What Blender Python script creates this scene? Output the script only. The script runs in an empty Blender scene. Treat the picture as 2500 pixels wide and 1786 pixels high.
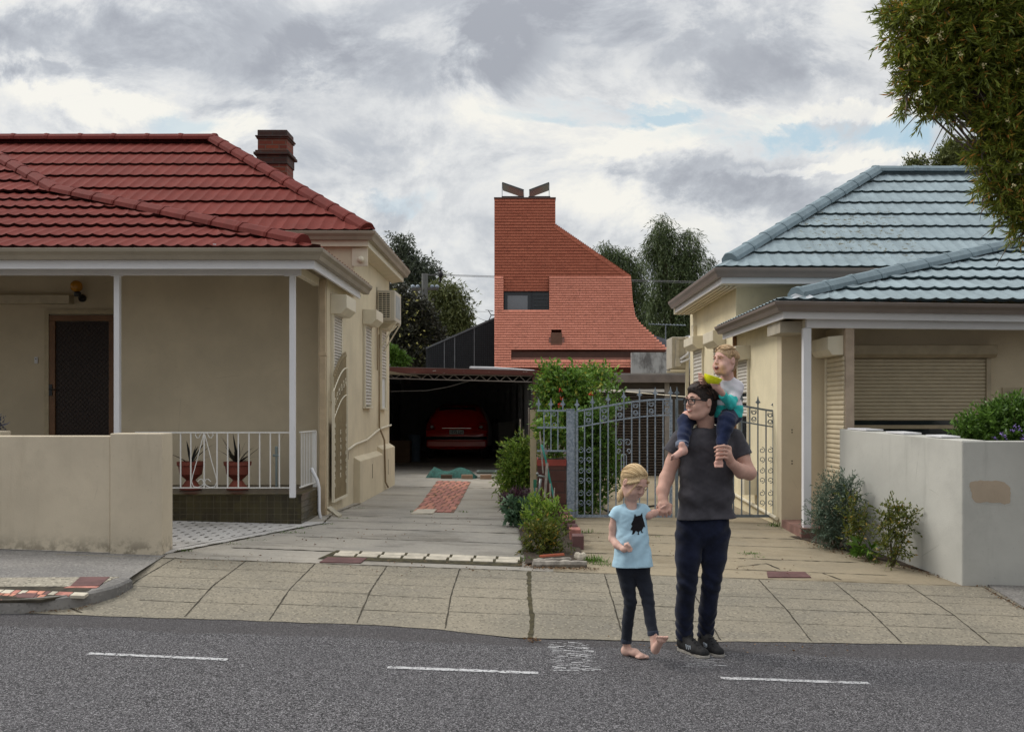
import bpy, bmesh, math, random
import numpy as np
from mathutils import Vector, Matrix
from mathutils.bvhtree import BVHTree
R = math.radians
F = 2430.0; EYE = 1.61; PX0 = 1295.0; PY0 = 1000.0
scene = bpy.context.scene
col = scene.collection
# ---------------------------------------------------------------- camera
cd = bpy.data.cameras.new("camera"); cam = bpy.data.objects.new("camera", cd); col.objects.link(cam)
cam.location = (0, 0, EYE); cam.rotation_euler = (R(90), 0, 0)
cd.sensor_width = 36.0; cd.lens = F / 2500 * 36.0
cd.shift_x = -45 / 2500; cd.shift_y = 107 / 2500
cd.clip_end = 2000; cd.clip_start = 0.05
scene.camera = cam
# ---------------------------------------------------------------- world, sun, exposure
SUN_EL, SUN_AZ = 46.0, -72.0       # degrees; azimuth from +Y towards +X
scene.view_settings.view_transform = 'Standard'; scene.view_settings.look = 'None'
scene.view_settings.exposure = 0.42; scene.view_settings.gamma = 1.0
scene.view_settings.use_curve_mapping = False
world = bpy.data.worlds.new("World"); scene.world = world; world.use_nodes = True
NT = world.node_tree; NT.nodes.clear()
def wn(t, **k):
    n = NT.nodes.new(t)
    for a, b in k.items(): setattr(n, a, b)
    return n
def wl(a, b): NT.links.new(a, b)
def wmath(op, a, b=None, clamp=False):
    n = wn('ShaderNodeMath', operation=op); n.use_clamp = clamp
    for i, v in enumerate((a, b)):
        if v is None: continue
        if isinstance(v, (int, float)): n.inputs[i].default_value = v
        else: wl(v, n.inputs[i])
    return n.outputs[0]
def wmap(v, a, b, c=0.0, d=1.0, smooth=True):
    n = wn('ShaderNodeMapRange'); n.interpolation_type = 'SMOOTHSTEP' if smooth else 'LINEAR'
    wl(v, n.inputs[0])
    for i, x in zip((1, 2, 3, 4), (a, b, c, d)): n.inputs[i].default_value = x
    return n.outputs[0]
def wmix(f, a, b):
    n = wn('ShaderNodeMix', data_type='RGBA')
    if isinstance(f, (int, float)): n.inputs[0].default_value = f
    else: wl(f, n.inputs[0])
    for i, v in ((6, a), (7, b)):
        if isinstance(v, tuple): n.inputs[i].default_value = v + (1,)
        else: wl(v, n.inputs[i])
    return n.outputs[2]
def wnoise(vec, scale, detail=6, rough=0.55, dist=0.0):
    n = wn('ShaderNodeTexNoise'); n.inputs['Scale'].default_value = scale; n.inputs['Detail'].default_value = detail
    n.inputs['Roughness'].default_value = rough; n.inputs['Distortion'].default_value = dist
    wl(vec, n.inputs['Vector']); return n
tc = wn('ShaderNodeTexCoord'); sp = wn('ShaderNodeSeparateXYZ'); wl(tc.outputs['Generated'], sp.inputs[0])
zz = wmath('ADD', wmath('MAXIMUM', sp.outputs[2], 0.0), 0.16)
cb = wn('ShaderNodeCombineXYZ'); wl(wmath('DIVIDE', sp.outputs[0], zz), cb.inputs[0]); wl(wmath('DIVIDE', sp.outputs[1], zz), cb.inputs[1])
sky = wn('ShaderNodeTexSky', sky_type='NISHITA'); sky.sun_disc = False
sky.sun_elevation = R(SUN_EL); sky.sun_rotation = R(SUN_AZ); sky.altitude = 50
sk = wn('ShaderNodeVectorMath', operation='SCALE'); wl(sky.outputs[0], sk.inputs[0]); sk.inputs[3].default_value = 1.0
# blue gaps, veiled by thin cloud
blue = wmix(0.35, sk.outputs[0], (6.2, 7.0, 7.6))
n1 = wnoise(cb.outputs[0], 0.85, 9, 0.56, 0.25)
n2 = wnoise(cb.outputs[0], 2.4, 8, 0.6, 0.4)
# bearing (a) and elevation (b) of a direction
yy = wmath('MAXIMUM', sp.outputs[1], 0.05)
wa = wmath('DIVIDE', sp.outputs[0], yy); wb = wmath('DIVIDE', sp.outputs[2], yy)
ab = wn('ShaderNodeCombineXYZ'); wl(wa, ab.inputs[0]); wl(wb, ab.inputs[1])
ab2 = wn('ShaderNodeVectorMath', operation='MULTIPLY'); wl(ab.outputs[0], ab2.inputs[0]); ab2.inputs[1].default_value = (1, 1.45, 1)
n3 = wnoise(ab2.outputs[0], 6.5, 11, 0.66, 0.35)
n4 = wnoise(ab.outputs[0], 2.2, 6, 0.55, 0.2)
sub = wn('ShaderNodeVectorMath', operation='SUBTRACT'); wl(n3.outputs['Color'], sub.inputs[0]); sub.inputs[1].default_value = (.5, .5, .5)
scl = wn('ShaderNodeVectorMath', operation='MULTIPLY'); wl(sub.outputs[0], scl.inputs[0]); scl.inputs[1].default_value = (.20, .12, 0)
addv = wn('ShaderNodeVectorMath', operation='ADD'); wl(ab.outputs[0], addv.inputs[0]); wl(scl.outputs[0], addv.inputs[1])
def blob(px, py, rx, ry):
    a0 = (px - PX0) / F; b0 = (PY0 - py) / F
    s = wn('ShaderNodeVectorMath', operation='SUBTRACT'); wl(addv.outputs[0], s.inputs[0]); s.inputs[1].default_value = (a0, b0, 0)
    m = wn('ShaderNodeVectorMath', operation='MULTIPLY'); wl(s.outputs[0], m.inputs[0]); m.inputs[1].default_value = (F / rx, F / ry, 0)
    ln = wn('ShaderNodeVectorMath', operation='LENGTH'); wl(m.outputs[0], ln.inputs[0])
    return wmap(ln.outputs['Value'], 0.35, 1.15, 1.0, 0.0)
def blobs(lst):
    acc = None
    for (px, py, rx, ry, s) in lst:
        b = wmath('MULTIPLY', blob(px, py, rx, ry), s)
        acc = b if acc is None else wmath('MAXIMUM', acc, b)
    return acc
darkm = blobs([(230, 90, 560, 90, .95), (90, 200, 120, 60, 1), (1220, 110, 150, 120, .85), (820, 110, 260, 100, .8), (500, 60, 300, 120, .6), (1480, 60, 420, 80, .55),
               (1560, 400, 130, 70, .7), (1800, 440, 330, 85, .85), (1950, 150, 240, 110, .55), (2200, 60, 300, 90, .6), (930, 520, 130, 70, .55), (620, 250, 200, 60, .4),
               (1000, 330, 200, 60, .3), (300, 150, 260, 60, .5)])
bluem = blobs([(420, 285, 90, 45, .5), (1560, 270, 400, 34, .75), (2000, 320, 420, 40, .8), (2250, 340, 200, 60, .9), (1480, 240, 260, 20, .5), (960, 480, 90, 40, .35)])
brightm = blobs([(1300, 300, 700, 130, .8), (560, 290, 200, 60, .8), (180, 250, 240, 55, .9), (1800, 240, 400, 60, .5), (2100, 270, 380, 30, .8), (1400, 480, 300, 80, .4), (2000, 395, 300, 18, .7)])
dk = wmath('MULTIPLY', darkm, wmap(wmath('ADD', wmath('MULTIPLY', n4.outputs['Fac'], .5), wmath('MULTIPLY', n3.outputs['Fac'], .5)), .36, .54))
tone = wmath('ADD', wmath('MULTIPLY', wmap(n1.outputs['Fac'], .36, .66), .44), wmath('MULTIPLY', wmap(n3.outputs['Fac'], .36, .64), .46))
tone = wmath('SUBTRACT', wmath('SUBTRACT', tone, .0), wmath('MULTIPLY', brightm, .45))
tone = wmath('ADD', tone, wmath('MULTIPLY', dk, .58), clamp=True)
ramp = wn('ShaderNodeValToRGB'); wl(tone, ramp.inputs[0])
e = ramp.color_ramp.elements
CL = 8.0
e[0].position = 0.0; e[0].color = (.90 * CL, .875 * CL, .80 * CL, 1)
e[1].position = 1.0; e[1].color = (.37 * CL, .385 * CL, .42 * CL, 1)
m_ = e.new(.28); m_.color = (.73 * CL, .735 * CL, .73 * CL, 1)
m_ = e.new(.62); m_.color = (.50 * CL, .52 * CL, .55 * CL, 1)
bf = wmath('MULTIPLY', bluem, wmap(n3.outputs['Fac'], .60, .46))
skyc = wmix(bf, ramp.outputs[0], (.40 * CL, .575 * CL, .69 * CL))
# a little of the clear sky shows through the thin cloud everywhere
skyc = wmix(0.06, skyc, sk.outputs[0])
lum = wmath('MULTIPLY', wmap(sp.outputs[2], .30, .95, 1.0, 2.1), wmap(sp.outputs[1], -.75, .15, .80, 1.0))   # overcast: brighter overhead, darker behind the camera
vs_ = wn('ShaderNodeVectorMath', operation='SCALE'); wl(skyc, vs_.inputs[0]); wl(lum, vs_.inputs[3])
bg = wn('ShaderNodeBackground'); wl(vs_.outputs[0], bg.inputs[0]); bg.inputs[1].default_value = 0.10
wo = wn('ShaderNodeOutputWorld'); wl(bg.outputs[0], wo.inputs[0])
sl = bpy.data.lights.new("sun", 'SUN'); sl.energy = 1.45; sl.angle = R(22); sl.color = (1.0, .95, .87)
so = bpy.data.objects.new("sun", sl); col.objects.link(so)
sd = Vector((math.cos(R(SUN_EL)) * math.sin(R(SUN_AZ)), math.cos(R(SUN_EL)) * math.cos(R(SUN_AZ)), math.sin(R(SUN_EL))))
so.rotation_euler = sd.to_track_quat('Z', 'Y').to_euler(); so.location = sd * 60
# ---------------------------------------------------------------- helpers
def P(px, py, D): return Vector(((px - PX0) * D / F, D, EYE - (py - PY0) * D / F))
def XX(px, D): return (px - PX0) * D / F
def ZZ(py, D): return EYE - (py - PY0) * D / F
BT = [(-60, .03), (6.9, .038), (7.05, .05), (7.69, .148), (8.67, .214), (10.42, .345), (11.4, .362), (13.4, .335), (17, .345), (30, .30), (200, .3)]
GT = [(-60, .036), (8.7, .036), (10.5, .026), (14, .02), (25, .0), (200, .0)]
def lerpt(T, v):
    for (a, b), (c, d) in zip(T, T[1:]):
        if v <= c: return b + (d - b) * max(0, (v - a)) / (c - a)
    return T[-1][1]
def H(x, y): return lerpt(BT, y) - lerpt(GT, y) * max(-30, min(30, x))
def G(px, py, dz=0.0):
    lo, hi = 2.5, 60.0
    f = lambda D: (EYE - (py - PY0) * D / F) - H(XX(px, D), D)
    for _ in range(50):
        m = (lo + hi) / 2
        if f(m) > 0: lo = m
        else: hi = m
    x = XX(px, lo); return Vector((x, lo, H(x, lo) + dz))
OFF = {}
def link(o, parent=None):
    col.objects.link(o)
    if parent is not None: o.parent = parent
    return o
def tag(o, label=None, cat=None, group=None, kind=None):
    if label: o['label'] = label
    if cat: o['category'] = cat
    if group: o['group'] = group
    if kind: o['kind'] = kind
    return o
def thing(name, loc, label, cat, group=None):
    o = bpy.data.objects.new(name, None); o.empty_display_size = .2; col.objects.link(o)
    o.location = loc; OFF[o.name] = Vector(loc)
    return tag(o, label, cat, group)
def off(parent): return OFF.get(parent.name, Vector((0, 0, 0))) if parent is not None else Vector((0, 0, 0))
class MB:
    def __init__(s): s.v = []; s.f = []
    def add(s, vs, fs):
        n = len(s.v); s.v += [tuple(v) for v in vs]; s.f += [tuple(i + n for i in f) for f in fs]; return s
    def box(s, x0, x1, y0, y1, z0, z1):
        if x0 > x1: x0, x1 = x1, x0
        if y0 > y1: y0, y1 = y1, y0
        if z0 > z1: z0, z1 = z1, z0
        return s.add([(x0, y0, z0), (x1, y0, z0), (x1, y1, z0), (x0, y1, z0), (x0, y0, z1), (x1, y0, z1), (x1, y1, z1), (x0, y1, z1)],
                     [(0, 3, 2, 1), (4, 5, 6, 7), (0, 1, 5, 4), (1, 2, 6, 5), (2, 3, 7, 6), (3, 0, 4, 7)])
    def obox(s, c, ax, ay, az):
        c = Vector(c); ax = Vector(ax); ay = Vector(ay); az = Vector(az)
        vs = [c + i * ax + j * ay + k * az for k in (-1, 1) for (i, j) in ((-1, -1), (1, -1), (1, 1), (-1, 1))]
        return s.add(vs, [(0, 3, 2, 1), (4, 5, 6, 7), (0, 1, 5, 4), (1, 2, 6, 5), (2, 3, 7, 6), (3, 0, 4, 7)])
    def bar(s, a, b, w, t=None, up=(0, 0, 1)):
        a = Vector(a); b = Vector(b); d = (b - a); l = d.length; d.normalize(); t = t or w
        u = Vector(up)
        if abs(d.dot(u)) > .95: u = Vector((1, 0, 0))
        x = d.cross(u).normalized(); z = x.cross(d).normalized()
        return s.obox((a + b) / 2, x * w / 2, d * l / 2, z * t / 2)
    def prism(s, pts, vec):
        pts = [Vector(p) for p in pts]; n = len(pts); vec = Vector(vec)
        vs = pts + [p + vec for p in pts]
        return s.add(vs, [tuple(range(n))[::-1], tuple(range(n, 2 * n))] + [(i, (i + 1) % n, n + (i + 1) % n, n + i) for i in range(n)])
    def tube(s, path, r, n=8, caps=True):
        path = [Vector(p) for p in path]; rs = r if isinstance(r, (list, tuple)) else [r] * len(path)
        vs = []; prevx = None
        for i, p in enumerate(path):
            d = (path[min(i + 1, len(path) - 1)] - path[max(i - 1, 0)])
            if d.length < 1e-9: d = Vector((0, 0, 1))
            d.normalize()
            if prevx is None:
                u = Vector((0, 0, 1)) if abs(d.z) < .9 else Vector((1, 0, 0)); x = d.cross(u).normalized()
            else:
                x = prevx - d * prevx.dot(d)
                x = x.normalized() if x.length > 1e-6 else d.orthogonal().normalized()
            y = d.cross(x); prevx = x
            for k in range(n):
                a = 2 * math.pi * k / n; vs.append(p + (x * math.cos(a) + y * math.sin(a)) * rs[i])
        fs = [(i * n + k, i * n + (k + 1) % n, (i + 1) * n + (k + 1) % n, (i + 1) * n + k) for i in range(len(path) - 1) for k in range(n)]
        if caps: fs += [tuple(range(n))[::-1], tuple(range((len(path) - 1) * n, len(path) * n))]
        return s.add(vs, fs)
    def lathe(s, prof, c, n=20, ax=(0, 0, 1), xa=None):
        c = Vector(c); ax = Vector(ax).normalized(); x = ax.orthogonal().normalized() if xa is None else Vector(xa); y = ax.cross(x)
        vs = [c + ax * z + (x * math.cos(2 * math.pi * k / n) + y * math.sin(2 * math.pi * k / n)) * r for (r, z) in prof for k in range(n)]
        m = len(prof)
        fs = [(i * n + k, i * n + (k + 1) % n, (i + 1) * n + (k + 1) % n, (i + 1) * n + k) for i in range(m - 1) for k in range(n)]
        fs += [tuple(range(n))[::-1], tuple(range((m - 1) * n, m * n))]
        return s.add(vs, fs)
    def ball(s, c, r, n=12, m=8):
        c = Vector(c); r = Vector((r, r, r)) if isinstance(r, (int, float)) else Vector(r)
        vs = [c + Vector((0, 0, r.z))]
        for i in range(1, m):
            t = math.pi * i / m
            for k in range(n):
                a = 2 * math.pi * k / n; vs.append(c + Vector((r.x * math.sin(t) * math.cos(a), r.y * math.sin(t) * math.sin(a), r.z * math.cos(t))))
        vs.append(c - Vector((0, 0, r.z)))
        fs = [(0, 1 + k, 1 + (k + 1) % n) for k in range(n)]
        for i in range(m - 2):
            fs += [(1 + i * n + k, 1 + (i + 1) * n + k, 1 + (i + 1) * n + (k + 1) % n, 1 + i * n + (k + 1) % n) for k in range(n)]
        e = len(vs) - 1; b = 1 + (m - 2) * n
        fs += [(e, b + (k + 1) % n, b + k) for k in range(n)]
        return s.add(vs, fs)
    def sweep(s, path, prof, caps=True):
        """prof: closed list of (outward, up); outward = right-hand side of the path"""
        path = [Vector(p) for p in path]; n = len(prof); vs = []
        for i, p in enumerate(path):
            def rn(a, b):
                d = (b - a); d.z = 0; d.normalize(); return Vector((d.y, -d.x, 0))
            ns = []
            if i > 0: ns.append(rn(path[i - 1], p))
            if i < len(path) - 1: ns.append(rn(p, path[i + 1]))
            m = ns[0] if len(ns) == 1 else (ns[0] + ns[1]) / max(.2, (1 + ns[0].dot(ns[1])))
            for (o, z) in prof: vs.append(p + m * o + Vector((0, 0, z)))
        fs = [(i * n + k, (i + 1) * n + k, (i + 1) * n + (k + 1) % n, i * n + (k + 1) % n) for i in range(len(path) - 1) for k in range(n)]
        if caps: fs += [tuple(range(n)), tuple(range((len(path) - 1) * n, len(path) * n))[::-1]]
        return s.add(vs, fs)
    def build(s, name, mat, parent=None, smooth=False, bevel=0.0, seg=2, fix=True, sharp=None):
        o_ = off(parent)
        me = bpy.data.meshes.new(name); me.from_pydata([(v[0] - o_.x, v[1] - o_.y, v[2] - o_.z) for v in s.v], [], s.f); me.validate(verbose=False)
        if fix and len(s.f) < 60000:
            bm = bmesh.new(); bm.from_mesh(me); bmesh.ops.recalc_face_normals(bm, faces=bm.faces); bm.to_mesh(me); bm.free()
        if smooth:
            me.polygons.foreach_set('use_smooth', [True] * len(me.polygons))
            if sharp: me.set_sharp_from_angle(angle=R(sharp))
        me.materials.append(mat); me.update()
        o = bpy.data.objects.new(name, me); link(o, parent); OFF[o.name] = o_
        if bevel > 0:
            b = o.modifiers.new("bevel", 'BEVEL'); b.width = bevel; b.segments = seg; b.limit_method = 'ANGLE'; b.angle_limit = R(40)
        return o
def build_split(mb, name, mat, parent=None, **kw):
    """every connected piece becomes an object of its own"""
    n = len(mb.v); par = list(range(n))
    def fd(a):
        while par[a] != a: par[a] = par[par[a]]; a = par[a]
        return a
    for f in mb.f:
        for b in f[1:]:
            ra, rb = fd(f[0]), fd(b)
            if ra != rb: par[rb] = ra
    comp = {}
    for f in mb.f: comp.setdefault(fd(f[0]), []).append(f)
    out = []
    for fs in comp.values():
        ids = sorted({i for f in fs for i in f}); mp = {a: b for b, a in enumerate(ids)}; q = MB(); q.v = [mb.v[i] for i in ids]; q.f = [tuple(mp[i] for i in f) for f in fs]; out.append(q.build(name, mat, parent, **kw))
    return out
def npmesh(name, v, f, mat, parent=None, smooth=False):
    o_ = off(parent); v = np.asarray(v, dtype=np.float32) - np.array(o_, dtype=np.float32); f = np.asarray(f, dtype=np.int32)
    me = bpy.data.meshes.new(name); k = f.shape[1]
    me.vertices.add(len(v)); me.vertices.foreach_set('co', v.ravel())
    me.loops.add(f.size); me.loops.foreach_set('vertex_index', f.ravel())
    me.polygons.add(len(f)); me.polygons.foreach_set('loop_start', np.arange(0, f.size, k, dtype=np.int32))
    me.polygons.foreach_set('loop_total', np.full(len(f), k, dtype=np.int32))
    if smooth: me.polygons.foreach_set('use_smooth', np.ones(len(f), dtype=bool))
    me.update(calc_edges=True); me.validate(verbose=False); me.materials.append(mat)
    o = bpy.data.objects.new(name, me); link(o, parent); OFF[o.name] = o_
    return o
def copy_tree(o, parent=None):
    c = o.copy(); col.objects.link(c); c.parent = parent
    for ch in list(o.children): copy_tree(ch, c)
    return c
# ---------------------------------------------------------------- materials
class NM:
    def __init__(s, name, rough=.7, metal=0.0, spec=.4):
        s.m = bpy.data.materials.new(name); s.m.use_nodes = True; s.t = s.m.node_tree; s.n = s.t.nodes
        s.b = s.n['Principled BSDF']; s.b.inputs['Roughness'].default_value = rough; s.b.inputs['Metallic'].default_value = metal
        s.b.inputs['Specular IOR Level'].default_value = spec
        g = s.n.new('ShaderNodeNewGeometry'); s.pos = g.outputs['Position']; s.geo = g
    def l(s, a, b): s.t.links.new(a, b)
    def mp(s, sc=(1, 1, 1), loc=(0, 0, 0), rot=(0, 0, 0), src=None):
        n = s.n.new('ShaderNodeMapping'); n.inputs['Scale'].default_value = sc; n.inputs['Location'].default_value = loc; n.inputs['Rotation'].default_value = rot
        s.l(src or s.pos, n.inputs[0]); return n.outputs[0]
    def noise(s, scale, detail=4, rough=.55, vec=None, dist=0.0, out='Fac'):
        n = s.n.new('ShaderNodeTexNoise'); n.inputs['Scale'].default_value = scale; n.inputs['Detail'].default_value = detail
        n.inputs['Roughness'].default_value = rough; n.inputs['Distortion'].default_value = dist; s.l(vec or s.pos, n.inputs['Vector']); return n.outputs[out]
    def vor(s, scale, vec=None, out='Color', feature='F1', rnd=1.0):
        n = s.n.new('ShaderNodeTexVoronoi'); n.feature = feature; n.inputs['Scale'].default_value = scale; n.inputs['Randomness'].default_value = rnd
        s.l(vec or s.pos, n.inputs['Vector']); return n.outputs[out]
    def map(s, v, a, b, c=0.0, d=1.0):
        n = s.n.new('ShaderNodeMapRange'); n.interpolation_type = 'SMOOTHSTEP'
        s.l(v, n.inputs[0])
        for i, x in zip((1, 2, 3, 4), (a, b, c, d)): n.inputs[i].default_value = x
        return n.outputs[0]
    def math(s, op, a, b=None):
        n = s.n.new('ShaderNodeMath'); n.operation = op
        for i, v in enumerate((a, b)):
            if v is None: continue
            if isinstance(v, (int, float)): n.inputs[i].default_value = v
            else: s.l(v, n.inputs[i])
        return n.outputs[0]
    def mix(s, f, a, b, mode='MIX'):
        n = s.n.new('ShaderNodeMix'); n.data_type = 'RGBA'; n.blend_type = mode
        if isinstance(f, (int, float)): n.inputs[0].default_value = f
        else: s.l(f, n.inputs[0])
        for i, v in ((6, a), (7, b)):
            if isinstance(v, tuple): n.inputs[i].default_value = v[:3] + (1,)
            else: s.l(v, n.inputs[i])
        return n.outputs[2]
    def xyz(s, src=None):
        n = s.n.new('ShaderNodeSeparateXYZ'); s.l(src or s.pos, n.inputs[0]); return n.outputs
    def color(s, c):
        if isinstance(c, tuple): s.b.inputs['Base Color'].default_value = c[:3] + (1,)
        else: s.l(c, s.b.inputs['Base Color'])
        return s
    def rough(s, v): s.l(v, s.b.inputs['Roughness']); return s
    def bump(s, h, strength=.3, dist=.01):
        n = s.n.new('ShaderNodeBump'); n.inputs['Strength'].default_value = strength; n.inputs['Distance'].default_value = dist
        s.l(h, n.inputs['Height']); s.l(n.outputs[0], s.b.inputs['Normal']); return s
def lin(r, g, b): 
    f = lambda c: ((c / 255 + .055) / 1.055) ** 2.4 if c > 10 else c / 255 / 12.92
    return (f(r), f(g), f(b))
def sc(c, k): return tuple(x * k for x in c[:3])
def plain(name, c, rough=.6, metal=0.0, var=.12, scale=6.0, bump=0.0, bscale=60, spec=.4):
    m = NM(name, rough, metal, spec)
    m.color(m.mix(m.map(m.noise(scale, 5, .6), .3, .7), sc(c, 1 - var), sc(c, 1 + var)))
    if bump: m.bump(m.noise(bscale, 4), bump, .004)
    return m.m
def stucco(name, c, stain=.25, streak=.5, bump=.35, dirt=None, tint=(.30, .24, .15)):
    m = NM(name, .85, 0, .25)
    a = m.map(m.noise(1.3, 6, .6), .3, .7)
    base = m.mix(a, sc(c, .90), sc(c, 1.07))
    st = m.map(m.noise(1.0, 6, .65, m.mp((5.5, 5.5, .55))), .52, .75)
    base = m.mix(m.math('MULTIPLY', st, stain * streak), base, tint)
    sp_ = m.map(m.noise(38, 3, .6), .66, .74)
    base = m.mix(m.math('MULTIPLY', sp_, .25), base, sc(c, .45))
    ed = m.vor(.9, m.mp((1, 1, 1), src=None), 'Distance', 'DISTANCE_TO_EDGE'); wn_ = m.math('MULTIPLY', m.map(ed, .0035, .0), m.map(m.noise(1.7, 3), .56, .64)); base = m.mix(m.math('MULTIPLY', wn_, .45), base, sc(c, .35))
    ms = m.map(m.noise(2.7, 7, .7), .50, .70); base = m.mix(m.math('MULTIPLY', ms, stain * .45), base, sc(c, .62))
    if dirt:
        z = m.xyz()[2]
        d = m.math('MULTIPLY', m.map(z, dirt, dirt + .22, 1, 0), m.map(m.noise(9, 5, .7), .42, .62))
        base = m.mix(m.math('MULTIPLY', d, .7), base, (.10, .085, .06))
    m.color(base); m.bump(m.math('ADD', m.noise(110, 3, .6), m.math('MULTIPLY', m.noise(7, 3), 1.5)), bump, .004)
    return m.m
M = {}
M['beige'] = stucco('beige_render', (.66, .575, .42), .3, .6)
M['beige_shaded'] = stucco('beige_render_shaded', (.62, .535, .39), .15, .4)  # darker copy of the render: veranda shade on the fronts put into colour
M['cream'] = stucco('cream_render', (.76, .675, .475), .5, .7)
M['fence_beige'] = stucco('fence_render', (.60, .52, .395), .4, .7, dirt=.33)
M['fence_grey'] = stucco('fence_grey_render', (.50, .495, .455), .5, .8, tint=(.22, .22, .20))
M['patch'] = stucco('bare_render', (.44, .355, .265), .4, .6)
M['white'] = plain('white_paint', (.72, .72, .74), .45, var=.03, scale=3, bump=.05)
M['offwhite'] = plain('cream_metal', (.70, .64, .50), .45, var=.05)
M['slat'] = plain('shutter_slat', (.60, .57, .52), .4, var=.05)
M['slat_beige'] = plain('shutter_slat_beige', (.56, .485, .35), .45, var=.06)
M['gutter'] = plain('gutter_taupe', (.29, .25, .19), .45, var=.10, scale=2.5)
M['gutter_r'] = plain('gutter_brown_grey', (.20, .165, .145), .42, var=.08, scale=2.5)
M['soffit'] = plain('soffit', (.62, .55, .42), .7, var=.06)
M['rail_white'] = plain('white_rail', (.74, .73, .70), .4, var=.03)
M['dark'] = plain('dark_void', (.012, .012, .014), .6, var=.2)
M['glass'] = plain('dark_glass', (.02, .025, .03), .08, var=.1, spec=.6)
M['skyglass'] = plain('sky_reflection_glass', (.16, .18, .20), .35, var=.15, scale=1, spec=.8)  # grey base colour paints the sky's reflection into the pane
M['black'] = plain('black_metal', (.02, .02, .022), .4, var=.2)
M['galv'] = NM('galvanised_steel', .5, .25, .5)
_g = M['galv']; _g.color(_g.mix(_g.map(_g.vor(55, out='Color'), .2, .8), (.20, .245, .30), (.33, .38, .44))); M['galv'] = _g.m
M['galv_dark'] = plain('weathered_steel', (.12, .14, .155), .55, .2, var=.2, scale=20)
M['wood_grey'] = plain('grey_timber', (.33, .29, .25), .85, var=.3, scale=14, bump=.4, bscale=30)
M['brown_trim'] = plain('brown_fascia', (.13, .06, .045), .6, var=.25, scale=4)
M['rubber'] = plain('black_rubber', (.02, .02, .02), .8, var=.1)
def tilemat(name, c, lichen=False, rough=.62):
    m = NM(name, .75, 0, .10)
    a = m.map(m.noise(2.2, 6, .65), .3, .72); b = m.map(m.noise(26, 3, .6), .35, .7); vt = m.n.new('ShaderNodeSeparateXYZ'); m.l(m.vor(3.1, m.mp((2.1, 1, 1)), 'Color'), vt.inputs[0])
    base = m.mix(a, sc(c, .84), sc(c, 1.10)); base = m.mix(m.math('MULTIPLY', b, .22), base, sc(c, 1.45)); base = m.mix(m.math('MULTIPLY', vt.outputs[0], .34), base, sc(c, .68)); base = m.mix(m.math('MULTIPLY', m.map(m.noise(45, 4, .7), .64, .72), .5), base, sc(c, .4))
    st = m.map(m.noise(1.0, 5, .6, m.mp((7, 1.2, 1.2))), .55, .8)
    base = m.mix(m.math('MULTIPLY', st, .28), base, sc(c, .55))
    if lichen:
        x = m.xyz(); reg = m.math('MULTIPLY', m.map(m.math('ABSOLUTE', m.math('SUBTRACT', x[0], 4.55)), 1.15, .5), m.map(m.math('ABSOLUTE', m.math('SUBTRACT', x[2], 4.12)), .62, .35))
        l = m.map(m.noise(13, 4, .75), .575, .60)
        base = m.mix(m.math('MULTIPLY', m.math('MULTIPLY', l, reg), .9), base, (.10, .085, .04))
    m.color(base); m.bump(m.noise(190, 2), .12, .002); return m.m
M['tile_red'] = tilemat('red_metal_tiles', (.170, .034, .026))
M['tile_blue'] = tilemat('pale_blue_tiles', (.275, .340, .368), True)
M['edge_red'] = plain('red_tile_edge', (.060, .016, .014), .8); M['edge_blue'] = plain('blue_tile_edge', (.075, .115, .13), .8)  # edge's darker paint, deepened to put the course shadow lines into the colour
M['cap_red'] = tilemat('red_ridge_caps', (.155, .032, .026))
M['cap_blue'] = tilemat('pale_blue_ridge_caps', (.21, .27, .30))
def brickmat(name, c1, c2, mortar, sc_=(1, 1, 1), w=.23, h=.085, ms=.01, axis='xz', rough=.8):
    m = NM(name, rough, 0, .3)
    rot = (R(90), 0, 0) if axis == 'xz' else ((R(90), 0, R(90)) if axis == 'yz' else (0, 0, 0))
    x = m.xyz(); cbn = m.n.new('ShaderNodeCombineXYZ')
    a, b = {'xz': (0, 2), 'yz': (1, 2), 'xy': (0, 1)}[axis] if axis != 'both' else (0, 2)
    if axis == 'both': m.l(m.math('ADD', x[0], x[1]), cbn.inputs[0])
    else: m.l(x[a], cbn.inputs[0])
    m.l(x[b], cbn.inputs[1])
    br = m.n.new('ShaderNodeTexBrick'); m.l(cbn.outputs[0], br.inputs['Vector']); br.inputs['Scale'].default_value = 1
    br.inputs['Brick Width'].default_value = w; br.inputs['Row Height'].default_value = h; br.inputs['Mortar Size'].default_value = ms
    br.inputs['Color1'].default_value = c1 + (1,); br.inputs['Color2'].default_value = c2 + (1,); br.inputs['Mortar'].default_value = mortar + (1,)
    br.inputs['Mortar Smooth'].default_value = .2
    n = m.map(m.noise(14, 5, .65), .3, .7)
    m.color(m.mix(m.math('MULTIPLY', n, .35), br.outputs['Color'], sc(c1, .5)))
    m.bump(m.math('SUBTRACT', m.math('MULTIPLY', m.noise(60, 3), .3), br.outputs['Fac']), .5, .006)
    return m.m
M['brick_red'] = brickmat('old_red_brick', (.24, .058, .03), (.17, .04, .028), (.16, .10, .075), h=.075, axis='both')
M['brick_brown'] = brickmat('brown_brick_planter', (.115, .05, .038), (.085, .04, .034), (.07, .04, .034), h=.13, w=.4, axis='xz')
M['planter_cap'] = plain('red_painted_cap', (.27, .05, .035), .7, var=.2)
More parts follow.
